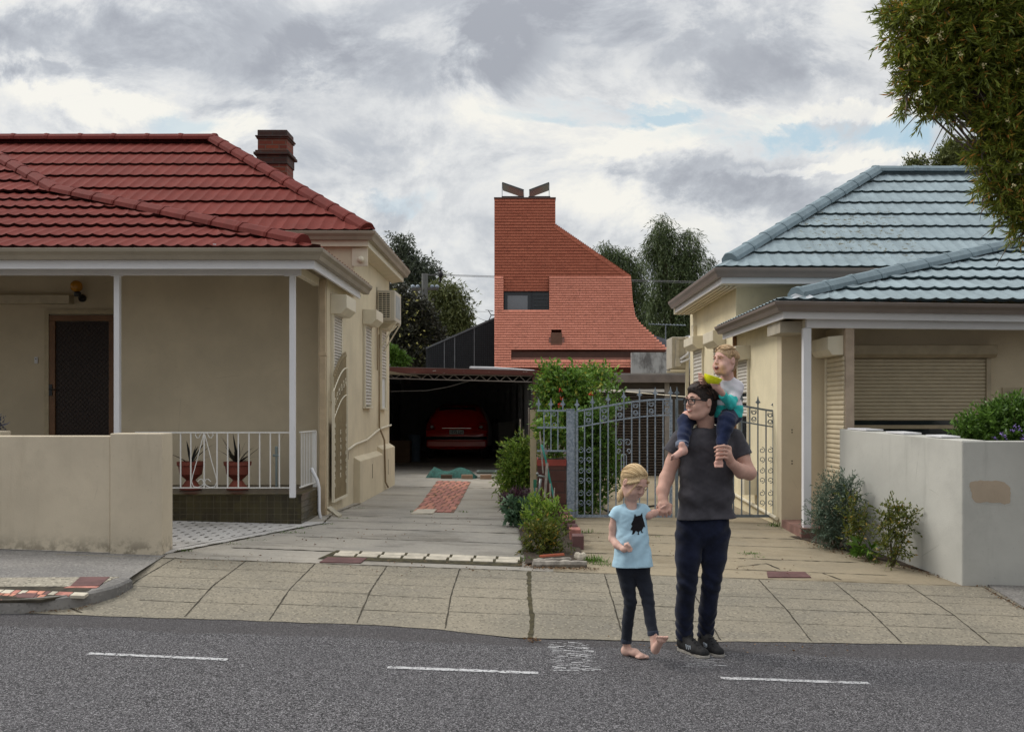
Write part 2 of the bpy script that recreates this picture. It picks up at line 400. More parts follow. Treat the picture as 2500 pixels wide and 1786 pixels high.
# ================================================================ the ground
rng = random.Random(7)
def interp(T, v): return lerpt(T, v)
EDGE = [(-60, 7.0), (-6, 7.0), (-3, 7.04), (-1.2, 7.06), (-.6, 7.0), (-.05, 6.86), (.9, 6.92), (2, 7.02), (3.5, 7.1), (60, 7.1)]
def edgeY(x): return interp(EDGE, x) + .006 * math.sin(x * 5.1) + .005 * math.sin(x * 17.7 + 1)
def sheet(name, fn, nu, nv, mat, kind='structure', dz=0.0, parent=None, hf=None):
    hf = hf or H
    vs = []; fs = []
    for i in range(nu + 1):
        for j in range(nv + 1):
            x, y = fn(i / nu, j / nv); vs.append((x, y, hf(x, y) + dz))
    for i in range(nu):
        for j in range(nv):
            a = i * (nv + 1) + j; fs.append((a, a + nv + 1, a + nv + 2, a + 1))
    mb = MB(); mb.add(vs, fs); o = mb.build(name, mat, parent, smooth=False, fix=False)
    if parent is None: o['kind'] = kind
    return o
# materials of the ground
m = NM('asphalt', .88, 0, .3)
v1 = m.vor(125, out='Color'); v2 = m.vor(210, out='Color'); big = m.map(m.noise(.9, 5, .6), .3, .7)
sx = m.n.new('ShaderNodeSeparateXYZ'); m.l(v1, sx.inputs[0]); sx2 = m.n.new('ShaderNodeSeparateXYZ'); m.l(v2, sx2.inputs[0])
c = m.mix(m.map(sx.outputs[0], .30, .98), (.022, .021, .023), (.165, .158, .166))
c = m.mix(m.math('MULTIPLY', m.map(sx2.outputs[1], .82, .96), .75), c, (.46, .45, .46))
c = m.mix(m.math('MULTIPLY', m.map(sx2.outputs[2], .80, .95), .7), c, (.016, .015, .017))
yv = m.xyz()[1]
wob = m.math('ADD', yv, m.math('MULTIPLY', m.math('SUBTRACT', m.noise(1.6, 5, .6), .5), .28))
c = m.mix(m.math('MULTIPLY', m.map(wob, 6.60, 6.68), .55), c, (.05, .044, .043))
c = m.mix(m.math('MULTIPLY', big, .28), c, (.075, .073, .08))
m.color(c); m.bump(m.math('ADD', sx.outputs[1], sx2.outputs[0]), .55, .006); M['asphalt'] = m.m
def concrete(name, c1, c2, speck, stain, streakx=True, agg=60):
    m = NM(name, .88, 0, .25)
    base = m.mix(m.map(m.noise(1.1, 6, .62), .32, .68), c1, c2)
    if streakx:
        s = m.map(m.noise(1.0, 6, .65, m.mp((.8, 2.2, 1), rot=(0, 0, .05))), .50, .72)
        base = m.mix(m.math('MULTIPLY', s, .70), base, stain)
        s2 = m.map(m.noise(1.0, 6, .7, m.mp((1.3, 7.5, 1), loc=(3, 1, 0))), .56, .70)
        base = m.mix(m.math('MULTIPLY', s2, .4), base, sc(stain, .6))
    vv = m.vor(agg, out='Color'); s3 = m.n.new('ShaderNodeSeparateXYZ'); m.l(vv, s3.inputs[0])
    base = m.mix(m.math('MULTIPLY', m.map(s3.outputs[0], .72, .95), speck), base, sc(c1, .38))
    base = m.mix(m.math('MULTIPLY', m.map(s3.outputs[1], .80, .97), speck * .7), base, sc(c1, 1.55))
    sp_ = m.map(m.noise(16, 4, .7), .68, .72)
    base = m.mix(m.math('MULTIPLY', sp_, .5), base, sc(c1, .28))
    m.color(base); m.bump(m.math('ADD', m.noise(120, 3), s3.outputs[2]), .25, .003); return m.m
M['footpath'] = concrete('footpath_slabs', (.265, .235, .180), (.205, .186, .147), .6, (.19, .175, .145), agg=75)
M['drive_l'] = concrete('grey_driveway_concrete', (.40, .365, .31), (.30, .28, .245), .12, (.15, .13, .10), agg=50)
M['drive_r'] = concrete('tan_driveway_concrete', (.33, .275, .19), (.27, .23, .165), .12, (.16, .125, .075), agg=50)
M['pad'] = concrete('grey_verge_paving', (.24, .228, .21), (.18, .172, .165), .6, (.16, .15, .14), agg=70)
M['pebble'] = concrete('exposed_aggregate', (.36, .33, .26), (.30, .27, .22), .9, (.2, .2, .18), agg=60)
M['kerb'] = concrete('kerb_concrete', (.27, .255, .235), (.13, .125, .12), .35, (.10, .10, .095), agg=60)
M['tilepave'] = concrete('white_tile_paving', (.56, .54, .51), (.47, .45, .43), .1, (.30, .28, .25), agg=50)
M['soil'] = plain('dark_soil', (.055, .04, .028), .95, var=.4, scale=25, bump=.6, bscale=50)
M['joint'] = plain('dark_joint', (.045, .038, .026), .95, var=.5, scale=15)
M['moss'] = plain('mossy_joint', (.055, .046, .022), .95, var=.5, scale=15)
M['ground'] = plain('bare_ground', (.14, .12, .09), .95, var=.3, scale=1.2, bump=.4, bscale=20)
def paintm(name, thr):
    m = NM(name, .8, 0, .3); m.color(m.mix(m.map(m.vor(120, out='Distance'), .05, .6), (.70, .70, .70), (.42, .42, .43)))
    tr = m.n.new('ShaderNodeBsdfTransparent'); mx = m.n.new('ShaderNodeMixShader')
    s3 = m.n.new('ShaderNodeSeparateXYZ'); m.l(m.vor(105, out='Color'), s3.inputs[0])
    fac = m.math('MULTIPLY', m.map(s3.outputs[0], thr - .12, thr), m.map(m.noise(9, 4, .7), .25, .45))
    out = m.n['Material Output']; m.l(fac, mx.inputs[0]); m.l(tr.outputs[0], mx.inputs[1]); m.l(m.b.outputs[0], mx.inputs[2]); m.l(mx.outputs[0], out.inputs[0]); return m.m
M['paint'] = paintm('worn_road_paint', .22); M['paint_worn'] = paintm('scratchy_road_paint', .30)
# base terrain to the horizon
xs = [-900, -300, -100, -40, -20, -10, -6, -4, -3, -2, -1, 0, 1, 2, 3, 4, 6, 10, 20, 40, 100, 300, 900]
ys = [-300, -60, -20, 0, 4, 6, 6.9, 7.05, 7.4, 7.69, 8.2, 8.67, 9.5, 10.42, 11.4, 12.4, 13.4, 15, 17, 24, 30, 60, 200, 1200]
vs = [(x, y, H(x, y) - .02 - (.35 if (y > 60 or abs(x) > 20) else 0)) for x in xs for y in ys]; n_ = len(ys)
fs = [(i * n_ + j, (i + 1) * n_ + j, (i + 1) * n_ + j + 1, i * n_ + j + 1) for i in range(len(xs) - 1) for j in range(n_ - 1)]
g = MB().add(vs, fs).build('ground', M['ground'], fix=False); g['kind'] = 'structure'
# road
def fr(u, v):
    x = -30 + 60 * u; return x, -25 + (edgeY(x) + 25) * (v ** .5)
sheet('road', fr, 600, 24, M['asphalt'], dz=0.0)
# verge pad at left, with kerb
KERB = [(-12, 6.93), (-6, 6.96), (-3.9, 6.98), (-3.60, 7.04), (-3.36, 7.14), (-3.20, 7.27), (-3.11, 7.42), (-3.08, 7.62)]
def Hp(x, y): return H(x, y) + .085 * max(0, min(1, (8.62 - y) / 1.4)) + .004
padR = [(6.9, -3.9), (7.04, -3.60), (7.14, -3.36), (7.27, -3.2), (7.42, -3.11), (7.62, -3.085), (8.62, -3.2), (9, -3.2)]
kerbY = sorted([(x, y) for x, y in KERB])
def fpad(u, v):   # columns in x, rows in y
    x = -12 + (12 - 3.085) * u ** .35
    y0 = interp(kerbY, x) + .06
    if x > -3.2: y1 = 7.62 + (8.62 - 7.62) * (-3.085 - x) / .115
    else: y1 = 9.0
    return x, y0 + (max(y1, y0 + .001) - y0) * v
sheet('verge_paving', fpad, 70, 16, M['pad'], hf=Hp)
mb = MB(); kp = [(x, y, Hp(x, y) + .004) for x, y in KERB]
kp2 = []
for (a, b) in zip(kp, kp[1:]):
    for t in range(6): kp2.append(tuple(a[i] + (b[i] - a[i]) * t / 6 for i in range(3)))
kp2.append(kp[-1])
mb.sweep(kp2, [(-.11, -.2), (-.11, .0), (-.10, .006), (.015, .004), (.035, -.012), (.05, -.2)])
kb = mb.build('kerb', M['kerb'], smooth=False); kb['kind'] = 'structure'
# footpath crossover
XL = -3.085
def ff(u, v):
    x = XL - .95 + (12 + .95 - 3.085 + 6.17) * u if False else -4.1 + 16.1 * u
    y0 = edgeY(x) - .03; y1 = 8.62
    return x, y0 + (y1 - y0) * v
fp = sheet('footpath', ff, 200, 26, M['footpath'], dz=.006)
def ribbon(mb, pts, w, dz, jit=.35, step=.05, hf=H):
    P_ = []
    for a, b in zip(pts, pts[1:]):
        L = math.hypot(b[0] - a[0], b[1] - a[1]); k = max(1, int(L / step))
        for i in range(k): P_.append((a[0] + (b[0] - a[0]) * i / k, a[1] + (b[1] - a[1]) * i / k))
    P_.append(pts[-1]); vs = []
    for i, p in enumerate(P_):
        a = P_[max(0, i - 1)]; b = P_[min(len(P_) - 1, i + 1)]; dx, dy = b[0] - a[0], b[1] - a[1]; l = math.hypot(dx, dy) or 1
        nx, ny = -dy / l, dx / l; ww = w * (1 + rng.uniform(-jit, jit)) / 2; sh = rng.uniform(-jit, jit) * w * .5
        for s_ in (-1, 1):
            x = p[0] + nx * (ww * s_ + sh); y = p[1] + ny * (ww * s_ + sh); vs.append((x, y, hf(x, y) + dz))
    mb.add(vs, [(2 * i, 2 * i + 1, 2 * i + 3, 2 * i + 2) for i in range(len(P_) - 1)])
JX = [-3.08, -2.46, -1.86, -1.24, -.61, 0.0, .64, 1.32, 1.97, 2.62, 3.26, 3.92, 4.6]
mb = MB()
for i, x in enumerate(JX):
    if i == 5: continue
    y0 = 7.66 if i == 0 else edgeY(x)
    ribbon(mb, [(x + .01, y0), (x - .005, 7.8), (x, 8.6)], .010, .0085, .4)
for i in range(len(JX) - 1):
    for k, y in enumerate((7.33, 7.66, 7.98, 8.30)):
        yy_ = y + rng.uniform(-.05, .05); x0 = JX[i]; x1 = JX[i + 1]
        if i == 0 and k == 0: x0 = -2.9
        ribbon(mb, [(x0 + .01, yy_), (x1 - .01, yy_ - .012)], rng.uniform(.003, .006), .0085, .6)
for i in range(0, len(JX)): pass
ribbon(mb, [(-3.55, 7.3), (-3.18, 7.06)], .012, .0085, .5)
ribbon(mb, [(-3.2, 8.60), (0, 8.61), (4.6, 8.63)], .012, .0105, .6)
mb.build('joint_line', M['joint'], fp, fix=False)
mb = MB(); ribbon(mb, [(0, edgeY(0) - .03), (.012, 7.3), (-.01, 7.8), (-.012, 8.6)], .034, .009, .3)
mb.build('mossy_gap', M['moss'], fp, fix=False)
# driveways
DIV = 0.20
def fl(u, v):
    y = 8.62 + (34 - 8.62) * v ** 1.6; return -9 + (DIV + 9) * u, y
sheet('grey_driveway', fl, 20, 60, M['drive_l'], dz=.003)
def fr2(u, v):
    y = 8.62 + (34 - 8.62) * v ** 1.6; return DIV + 7 * u, y
sheet('tan_driveway', fr2, 16, 60, M['drive_r'], dz=.003)
mb = MB()
for y, x0, x1, w in ((9.12, -2.75, .05, .022), (9.75, -2.3, .0, .009), (10.25, -2.1, -.02, .011), (10.75, -2.2, -.1, .010), (11.25, -2.25, -.2, .009), (11.6, -2.3, -.1, .012), (12.6, -1.9, -.1, .006), (15.9, -2.2, -.2, .03), (13.9, -1.3, -.2, .006), (18.3, -2.3, 0, .02)):
    ribbon(mb, [(x0, y + .02), ((x0 + x1) / 2, y), (x1, y - .02)], w, .0065, .7)
dl = bpy.data.objects['grey_driveway']; mb.build('joint_line', M['joint'], dl, fix=False)
mb = MB()
for y, x0, x1, w in ((8.95, .5, 3.2, .007), (9.4, .5, 3.1, .012), (9.95, .45, 3.0, .007), (10.35, .45, 2.9, .014), (11.0, .45, 2.85, .009), (12.6, .6, 2.8, .01), (14.6, .6, 2.8, .01), (16.5, .6, 2.8, .01)):
    ribbon(mb, [(x0, y + .02), ((x0 + x1) / 2, y), (x1, y - .02)], w, .0065, .8)
g1 = G(1800, 1384); g2 = G(1870, 1376); g3 = G(1905, 1390); ribbon(mb, [(g1.x, g1.y), (g2.x, g2.y), (g3.x, g3.y)], .012, .0065, .9)
g1 = G(2010, 1400); g2 = G(2055, 1416); ribbon(mb, [(g1.x, g1.y), (g2.x, g2.y)], .012, .0065, .9)
dr = bpy.data.objects['tan_driveway']; mb.build('joint_line', M['joint'], dr, fix=False)
# pale tiled area by the veranda (dashes are the open joints of the paving)
bA = G(425, 1349); bB = G(790, 1279)
def xb(y): return bA.x + (bB.x - bA.x) * (y - bA.y) / (bB.y - bA.y)
def ft(u, v):
    y = 8.72 + (10.62 - 8.72) * v; return -5.5 + (xb(y) + 5.5) * u, y
tp = sheet('tile_paving', ft, 10, 14, M['tilepave'], dz=.009)
mb = MB(); y = 8.8; r_ = 0
while y < 10.4:
    x = -4.4 + (r_ % 2) * .075
    while x < xb(y) - .16:
        w = rng.uniform(.006, .010); L = rng.uniform(.04, .06)
        ribbon(mb, [(x, y), (x + L * .4, y + L)], w * 1.6, .0125, .3, step=.03); x += .15
    y += .105; r_ += 1
mb.build('open_joint', M['joint'], tp, fix=False)
mb = MB(); ribbon(mb, [(xb(8.72) - .13, 8.72), (xb(10.3) - .13, 10.3)], .007, .0125, .6); mb.build('edge_joint', M['joint'], tp, fix=False)
mb = MB(); ribbon(mb, [(bA.x, bA.y), (bB.x, bB.y), (-2.25, 11.3), (-2.2, 12.9)], .016, .013, .8); mb.build('edge_gap', M['moss'], tp, fix=False)
# brick strip in the driveway
def fq(pts):
    A, B, C_, D_ = pts
    return lambda u, v: tuple((A[i] * (1 - u) + B[i] * u) * (1 - v) + (D_[i] * (1 - u) + C_[i] * u) * v for i in (0, 1))
def q(px, py): g_ = G(px, py); return (g_.x, g_.y)
M['brick_pale'] = plain('orange_paver', (.46, .20, .14), .85, var=.4, scale=11, bump=.4)
M['brick_rose'] = plain('rose_paver', (.40, .17, .135), .85, var=.35, scale=9, bump=.4)
M['brick_cream'] = plain('cream_paver', (.52, .47, .38), .85, var=.2, scale=9, bump=.3)
M['slab_red'] = plain('plum_slab', (.13, .065, .062), .8, var=.25, scale=6, bump=.3)
def paver(name, cx, cy, w, l, rot, mat, dz=.012, hf=H, parent=None):
    c_, s_ = math.cos(rot), math.sin(rot); pts = []
    for a, b in ((-w / 2, -l / 2), (w / 2, -l / 2), (w / 2, l / 2), (-w / 2, l / 2)):
        x = cx + a * c_ - b * s_; y = cy + a * s_ + b * c_; pts.append((x, y, hf(x, y) + dz))
    MBs[name, mat].prism(pts, (0, 0, -.02))
class DD(dict):
    def __missing__(s, k): s[k] = MB(); return s[k]
MBs = DD()
bs_fn = fq([q(1010, 1250), q(1108, 1252), q(1150, 1176), q(1068, 1174)])
bs = sheet('brick_strip', bs_fn, 4, 10, plain('paver_bed', (.22, .13, .09), .95, var=.3, scale=15), dz=.0075)
rows = 13
for j in range(rows):
    for i in range(5):
        u = (i + .5 + (.28 if (j % 2) else -.1)) / 5.2; v = (j + .5) / rows
        if u > .98: continue
        x, y = bs_fn(u, v); x2, y2 = bs_fn(u, v + .5 / rows)
        paver('p', x, y, .077 + rng.uniform(-.006, .002), (y2 - y) * 1.93, rng.uniform(-.05, .05), rng.choice(['brick_pale', 'brick_rose', 'brick_rose']), .013)
for (nm, mt), mbx in MBs.items(): mbx.build('paver_course', M[mt], bs)
MBs = DD()
# row of cream pavers and plum slab across the mouth of the driveway
yrow = [q(812, 1352), q(1275, 1370)]
rw = sheet('paver_row', fq([q(775, 1365), q(1275, 1384), q(1275, 1361), q(822, 1344)]), 20, 3, M['moss'], dz=.0075)
x = yrow[0][0] + .04
while x < -.12:
    y = yrow[0][1] + (yrow[1][1] - yrow[0][1]) * (x - yrow[0][0]) / (yrow[1][0] - yrow[0][0]); w = .185 + rng.uniform(-.01, .012)
    for s_ in (-1, 1): paver('p', x + w / 2 + s_ * .01, y + s_ * .058, w, .108, rng.uniform(-.02, .02), 'brick_cream', .014)
    x += w + .026
for (nm, mt), mbx in MBs.items(): mbx.build('paver', M[mt], rw)
def slab(name, pts, mat, kind='structure', dz=.013, hf=H, th=.02):
    ps = [(x, y, hf(x, y) + dz) for x, y in pts]; o = MB().prism(ps, (0, 0, -th)).build(name, mat); o['kind'] = kind; return o
slab('plum_paving_slab', [q(780, 1374), q(880, 1376), q(896, 1364), q(800, 1362)], M['slab_red'])
slab('plum_paving_slab', [q(1875, 1411), q(1980, 1411), q(1965, 1398), q(1872, 1397)], M['slab_red'])
slab('pale_paving_slab', [q(1003, 1256), q(1056, 1256), q(1066, 1246), q(1020, 1246)], M['brick_cream'], dz=.02)
# right-hand neighbour's crossing edge (bottom right of the grey fence)
slab('side_path', [q(2400, 1424), q(2540, 1510), q(2760, 1510), q(2640, 1424)], M['pad'], dz=.018)
# mosaic of bricks on the verge
def Gp(px, py):
    lo, hi = 2.5, 60
    f = lambda D: (EYE - (py - PY0) * D / F) - Hp(XX(px, D), D)
    for _ in range(50):
        m_ = (lo + hi) / 2
        if f(m_) > 0: lo = m_
        else: hi = m_
    return (XX(px, lo), lo)
mo = slab('aggregate_paving', [Gp(-200, 1412), Gp(-200, 1455), Gp(150, 1453), Gp(235, 1430), Gp(290, 1409)], M['pebble'], dz=.006, hf=Hp)
slab('plum_paving_slab', [Gp(172, 1432), Gp(243, 1431), Gp(268, 1410), Gp(196, 1410)], M['slab_red'], dz=.010, hf=Hp)
slab('pink_paving_slab', [Gp(155, 1437), Gp(235, 1437), Gp(243, 1432.5), Gp(170, 1433)], M['brick_rose'], dz=.010, hf=Hp)
slab('plum_paving_slab', [Gp(40, 1461), Gp(80, 1462), Gp(92, 1451), Gp(54, 1450)], M['slab_red'], dz=.012, hf=Hp)
bm_ = slab('mosaic_bed', [Gp(-200, 1433), Gp(-200, 1470), Gp(100, 1466), Gp(215, 1446), Gp(228, 1433)], M['joint'], dz=.008, hf=Hp)
MBs = DD()
a_ = Gp(-150, 1436); b_ = Gp(215, 1436)
for j in range(5):
    y = a_[1] - .03 - j * .075; x = -5.2 + rng.uniform(0, .1)
    while x < Gp(222 - j * 22, 1440)[0]:
        w = rng.choice([.04, .05, .05, .075, .11])
        if not (-3.72 < x < -3.5 and j in (2, 3)) and (PY0 + (EYE - Hp(x, y)) * F / (y - .04)) < 1466 - .05 * (PX0 + x * F / y): paver('p', x + w / 2, y, w - .008, .070, rng.uniform(-.06, .06), rng.choice(['brick_rose', 'brick_rose', 'slab_red', 'brick_cream', 'brick_pale']), .009, Hp)
        x += w
for (nm, mt), mbx in MBs.items(): mbx.build('mosaic_brick', M[mt], bm_)
# road markings
def dash(px1, py1, px2, py2, w):
    a, b = G(px1, py1), G(px2, py2); mb = MB(); ribbon(mb, [(a.x, a.y), (b.x, b.y)], w, .004, .12, step=.04)
    o = mb.build('lane_dash', M['paint'], fix=False); o['kind'] = 'structure'
dash(216, 1595, 556, 1610, .048); dash(946, 1629, 1314, 1643, .052); dash(1760, 1655, 2122, 1668, .052)
mb = MB()
L_, Rr = (1343, 1567), (1443, 1568)
for k in range(19):
    t = k / 18; yy2 = 1568 + 68 * t; xa = 1340 + 14 * t; xc = 1445 + 29 * t
    segs = 3 if k % 3 else 2
    for s_ in range(segs):
        p0 = xa + (xc - xa) * (s_ / segs) + rng.uniform(-6, 8); p1 = p0 + (xc - xa) / segs * rng.uniform(.45, 1.05)
        g1 = G(p0, yy2 + rng.uniform(-1, 1)); g2 = G(p1, yy2 + rng.uniform(0, 3)); ribbon(mb, [(g1.x, g1.y), (g2.x, g2.y)], rng.choice([.006, .010, .014, .018]), .004, .5, step=.03)
o = mb.build('scraped_road_marking', M['paint_worn'], fix=False); o['kind'] = 'structure'
mb = MB()
for k in range(9):
    yy2 = 1598 + k * 3.6; p0 = 1655 + rng.uniform(0, 30); p1 = 1775 + rng.uniform(-40, 15)
    g1 = G(p0, yy2); g2 = G(p1, yy2 + 2); ribbon(mb, [(g1.x, g1.y), (g2.x, g2.y)], rng.choice([.005, .008, .012]), .004, .5, step=.03)
o = mb.build('scraped_road_marking', M['paint_worn'], fix=False); o['kind'] = 'structure'
# ================================================================ roof builder
EDG = {}
def roof_build(mb, name, mat, edge, parent):
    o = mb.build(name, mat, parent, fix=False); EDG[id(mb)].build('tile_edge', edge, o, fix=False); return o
def tile_plane(mb, poly, O, u, v, rowlen, pitch, th=.034, amp=.007, sub=6, v0off=0.0):
    O = Vector(O); u = Vector(u).normalized(); v = Vector(v).normalized(); n = u.cross(v).normalized()
    if n.z < 0: n = -n
    pl = [((Vector(p) - O).dot(u), (Vector(p) - O).dot(v)) for p in poly]
    vmin = min(p[1] for p in pl); vmax = max(p[1] for p in pl)
    def span(vv):
        xs_ = []
        for a, b in zip(pl, pl[1:] + pl[:1]):
            if abs(a[1] - b[1]) < 1e-9:
                if abs(a[1] - vv) < 1e-6: xs_ += [a[0], b[0]]
                continue
            t = (vv - a[1]) / (b[1] - a[1])
            if -1e-6 <= t <= 1 + 1e-6: xs_.append(a[0] + (b[0] - a[0]) * t)
        return (min(xs_), max(xs_)) if xs_ else None
    def wave(x, row):
        t = (x / pitch) % 1.0
        return amp * (math.exp(-((t - .5) / .16) ** 2) * 1.5 - .3 * math.cos(2 * math.pi * t))
    k = 0; vv = vmin + v0off
    while vv < vmax - 1e-4:
        v1 = min(vv + rowlen, vmax); s0 = span(vv + 1e-5); s1 = span(v1 - 1e-5)
        if s0 and s1:
            lo = min(s0[0], s1[0]); hi = max(s0[1], s1[1]); st = pitch / sub; i0 = int(math.floor(lo / st)); i1 = int(math.ceil(hi / st))
            vs = []; fs = []; es = []; rj = rng.uniform(-.003, .003)
            for i in range(i0, i1 + 1):
                x = i * st; xa = min(max(x, s0[0]), s0[1]); xc = min(max(x, s1[0]), s1[1])
                ha = wave(xa, k) + th + rj; hb = wave(xc, k) * .8 + .002
                dip = .35 * wave(xa, k)
                p = O + u * xa + v * (vv - dip)
                vs += [p + v * .03 + n * (ha - th - .006), p + n * ha, O + u * xc + v * v1 + n * hb]
            for i in range(i1 - i0):
                a = 3 * i
                if (Vector(vs[a + 1]) - Vector(vs[a + 4])).length < 1e-6 and (Vector(vs[a + 2]) - Vector(vs[a + 5])).length < 1e-6: continue
                fs += [(a + 1, a + 4, a + 5, a + 2)]; es += [(a, a + 3, a + 4, a + 1)]
            mb.add(vs, fs); EDG.setdefault(id(mb), MB()).add(vs, es)
        vv = v1; k += 1
def ridge_caps(mb, a, b, seg=.40, w=.115, h=.075, up=(0, 0, 1)):
    a = Vector(a); b = Vector(b); d = b - a; L = d.length; d.normalize(); x = d.cross(Vector(up)).normalized(); z = x.cross(d).normalized()
    k = max(1, round(L / seg)); s = L / k
    def ring(p, f):
        return [p - x * w * f - z * .03, p - x * w * .92 * f + z * h * .25 * f, p - x * w * .42 * f + z * h * .95 * f, p + z * h * 1.05 * f, p + x * w * .42 * f + z * h * .95 * f, p + x * w * .92 * f + z * h * .25 * f, p + x * w * f - z * .03]
    for i in range(k):
        p0 = a + d * (s * i); p1 = a + d * (s * (i + 1) + .02)
        rs = [ring(p0 - d * .02, 1.05), ring(p0 + d * .015, 1.11), ring(p0 + d * .045, 1.07), ring(p0 + d * .055, 1.0), ring(p1, .96)]
        vs = [q_ for r_ in rs for q_ in r_]; n = 7
        fs = [(r_ * n + j, r_ * n + j + 1, (r_ + 1) * n + j + 1, (r_ + 1) * n + j) for r_ in range(4) for j in range(n - 1)] + [tuple(range(n))[::-1], tuple(range(4 * n, 5 * n))]
        mb.add(vs, fs)
def gutter_prof(h=.105, d=.115): return [(0, -h), (.07, -h), (d * .75, -h * .62), (d, -h * .3), (d + .006, 0), (d - .006, .004), (d - .02, -.015), (d * .6, -h * .5), (.01, -h * .8), (.0, 0)]
def slats(mb, o, w, h, nrm, up=(0, 0, 1), n=20, gaps=(), depth=.018):
    """roller shutter curtain: rounded horizontal slats. o = lower left corner, w = width vector"""
    o = Vector(o); w = Vector(w); nrm = Vector(nrm); up = Vector(up); s = h / n
    for i in range(n):
        if i in gaps: continue
        z = i * s; prof = [(0, 0), (.45, .08), (1.0, .30), (1.0, .62), (.55, .86), (0, .97)]
        a = [o + up * (z + s * q_) + nrm * (depth * p) for p, q_ in prof]; b = [p + w for p in a]; m_ = len(prof)
        mb.add(a + b, [(k, k + 1, m_ + k + 1, m_ + k) for k in range(m_ - 1)] + [tuple(range(m_)), tuple(range(m_, 2 * m_))[::-1]])
def scroll(mb, c, r, r2, u, v, turns=1.4, a0=0, s=1, t=.006, n=22):
    c = Vector(c); u = Vector(u); v = Vector(v); pts = []
    for i in range(n + 1):
        k = i / n; a = a0 + s * turns * 2 * math.pi * k; rr = r + (r2 - r) * k; pts.append(c + u * math.cos(a) * rr + v * math.sin(a) * rr)
    mb.tube(pts, t, 5)
# ================================================================ left house
LX = -2.31; LW0 = 11.3; LB = 11.9; LM = 13.0; LEND = 16.3
house = thing('red_roofed_house', (-4.5, 12.5, .4), 'beige rendered single-storey house with red tiled roof and white-posted veranda', 'house')
zt = 3.10
w = MB()
# recessed door wall, room wall under veranda, side wall
w.prism([(-12, LM, .2), (-4.78, LM, .2), (-4.78, LM, 3.95), (-12, LM, 3.95)], (0, .2, 0))
w.build('front_wall', M['beige_shaded'], house)
w = MB(); w.prism([(-4.90, LB, .2), (LX - .10, LB, .2), (LX - .10, LB, 3.26), (-4.90, LB, 3.85)], (0, .2, 0)); w.box(-4.98, -4.78, LB + .201, LM - .001, .2, 3.8)
w.build('veranda_wall', M['beige_shaded'], house)
w = MB(); w.box(LX - .10, LX, LW0, LM, .1, 3.12); w.box(LX - .18, LX - .0025, LM, LEND, .1, 3.80); w.box(-4.5, LX - .002, LM - .001, LM + .18, 3.0, 3.80)
w.box(LX - 4, LX - .003, LEND - .2, LEND, .1, 3.8)
w.build('side_wall', M['beige'], house)
# plinth on the side wall
w = MB(); px_ = LX + .085
for (y0, y1, z1) in ((13.02, 15.02, .98), (15.02, LEND + .03, 1.05)):
    w.prism([(LX - .01, y0, .1), (px_, y0, .1), (px_, y0, z1 - .04), (LX - .01, y0, z1 + .02)], (0, y1 - y0 - .002, 0))
w.build('plinth', M['beige'], house, bevel=.008)
# pipes
w = MB(); xp = LX + .025
pts = [P(826, 1105, 12.3), ]
w.tube([(xp, 12.35, 1.10), (xp, 13.0, 1.16), (xp, 13.9, 1.19), (xp, 14.6, 1.27), (xp, 15.1, 1.32), (xp, LEND, 1.36)], .016, 8)
w.build('water_pipe', M['offwhite'], house, smooth=True)
w = MB(); w.tube([(xp, 15.05, 2.75), (xp, 15.05, 1.35), (xp + .07, 15.1, 1.15), (xp + .085, 15.1, .52), (xp + .09, 15.35, .42)], .014, 8); w.tube([(xp, 14.85, 2.9), (xp, 14.85, 2.2)], .010, 6)
w.build('conduit', plain('brown_conduit', (.26, .19, .11), .6), house, smooth=True)
w = MB(); w.box(LX - .075, LX - .006, LW0 - .065, LW0 - .002, .42, 3.08); w.box(LX - .085, LX + .003, LW0 - .075, LW0 + .0, 2.22, 2.26)
w.build('downpipe', plain('beige_downpipe', (.48, .37, .24), .5), house, bevel=.006)
w = MB(); a = P(772, 1145, 10.95)
w.tube([P(760, 1142, 11.0), P(775, 1172, 11.0), P(779, 1190, 11.0), P(779, 1245, 11.0), P(783, 1268, 10.95)], .018, 8); w.build('drain_pipe', M['white'], house, smooth=True)
# veranda floor with tiled face
FZ = .72; VY = 10.42; VX = -2.40
w = MB(); w.box(-9, VX - .006, VY + .006, LB, .2, FZ - .004); w.build('veranda_floor', plain('veranda_slab', (.075, .058, .045), .35, var=.35, scale=5), house)
w = MB(); tl = .0705
m_ = NM('olive_wall_tile', .22, 0, .5); vvv = m_.vor(1 / .083, m_.mp((1, 1, 1.0)), 'Color', rnd=0.3); s3 = m_.n.new('ShaderNodeSeparateXYZ'); m_.l(vvv, s3.inputs[0])
m_.color(m_.mix(s3.outputs[0], (.028, .022, .010), (.055, .046, .018))); m_.bump(m_.noise(30), .15, .004); M['olive_tile'] = m_.m
w.box(-9, VX - .008, VY + .002, VY + .02, .25, FZ)
w.box(VX - .02, VX - .004, VY + .01, LW0 + .2, .25, FZ); w.build('tile_grout', plain('tile_grout', (.17, .15, .105), .9), house)
w = MB()
for r_ in range(6):
    z0 = FZ - (r_ + 1) * .0655; z1 = z0 + .058
    k = 0; x = VX - .004
    while x > -4.3:
        w.box(x - .0635, x, VY - .004, VY + .006, z0, z1); x -= .0705
    y = VY
    while y < LW0 + .1:
        w.box(VX - .008, VX + .002, y + .002, y + .066, z0, z1); y += .0705
w.box(-9, VX + .012, VY - .014, VY + .08, FZ - .003, FZ + .010); w.box(VX - .08, VX + .012, VY + .081, LW0 + .15, FZ - .003, FZ + .010)
w.build('face_tiles', M['olive_tile'], house)
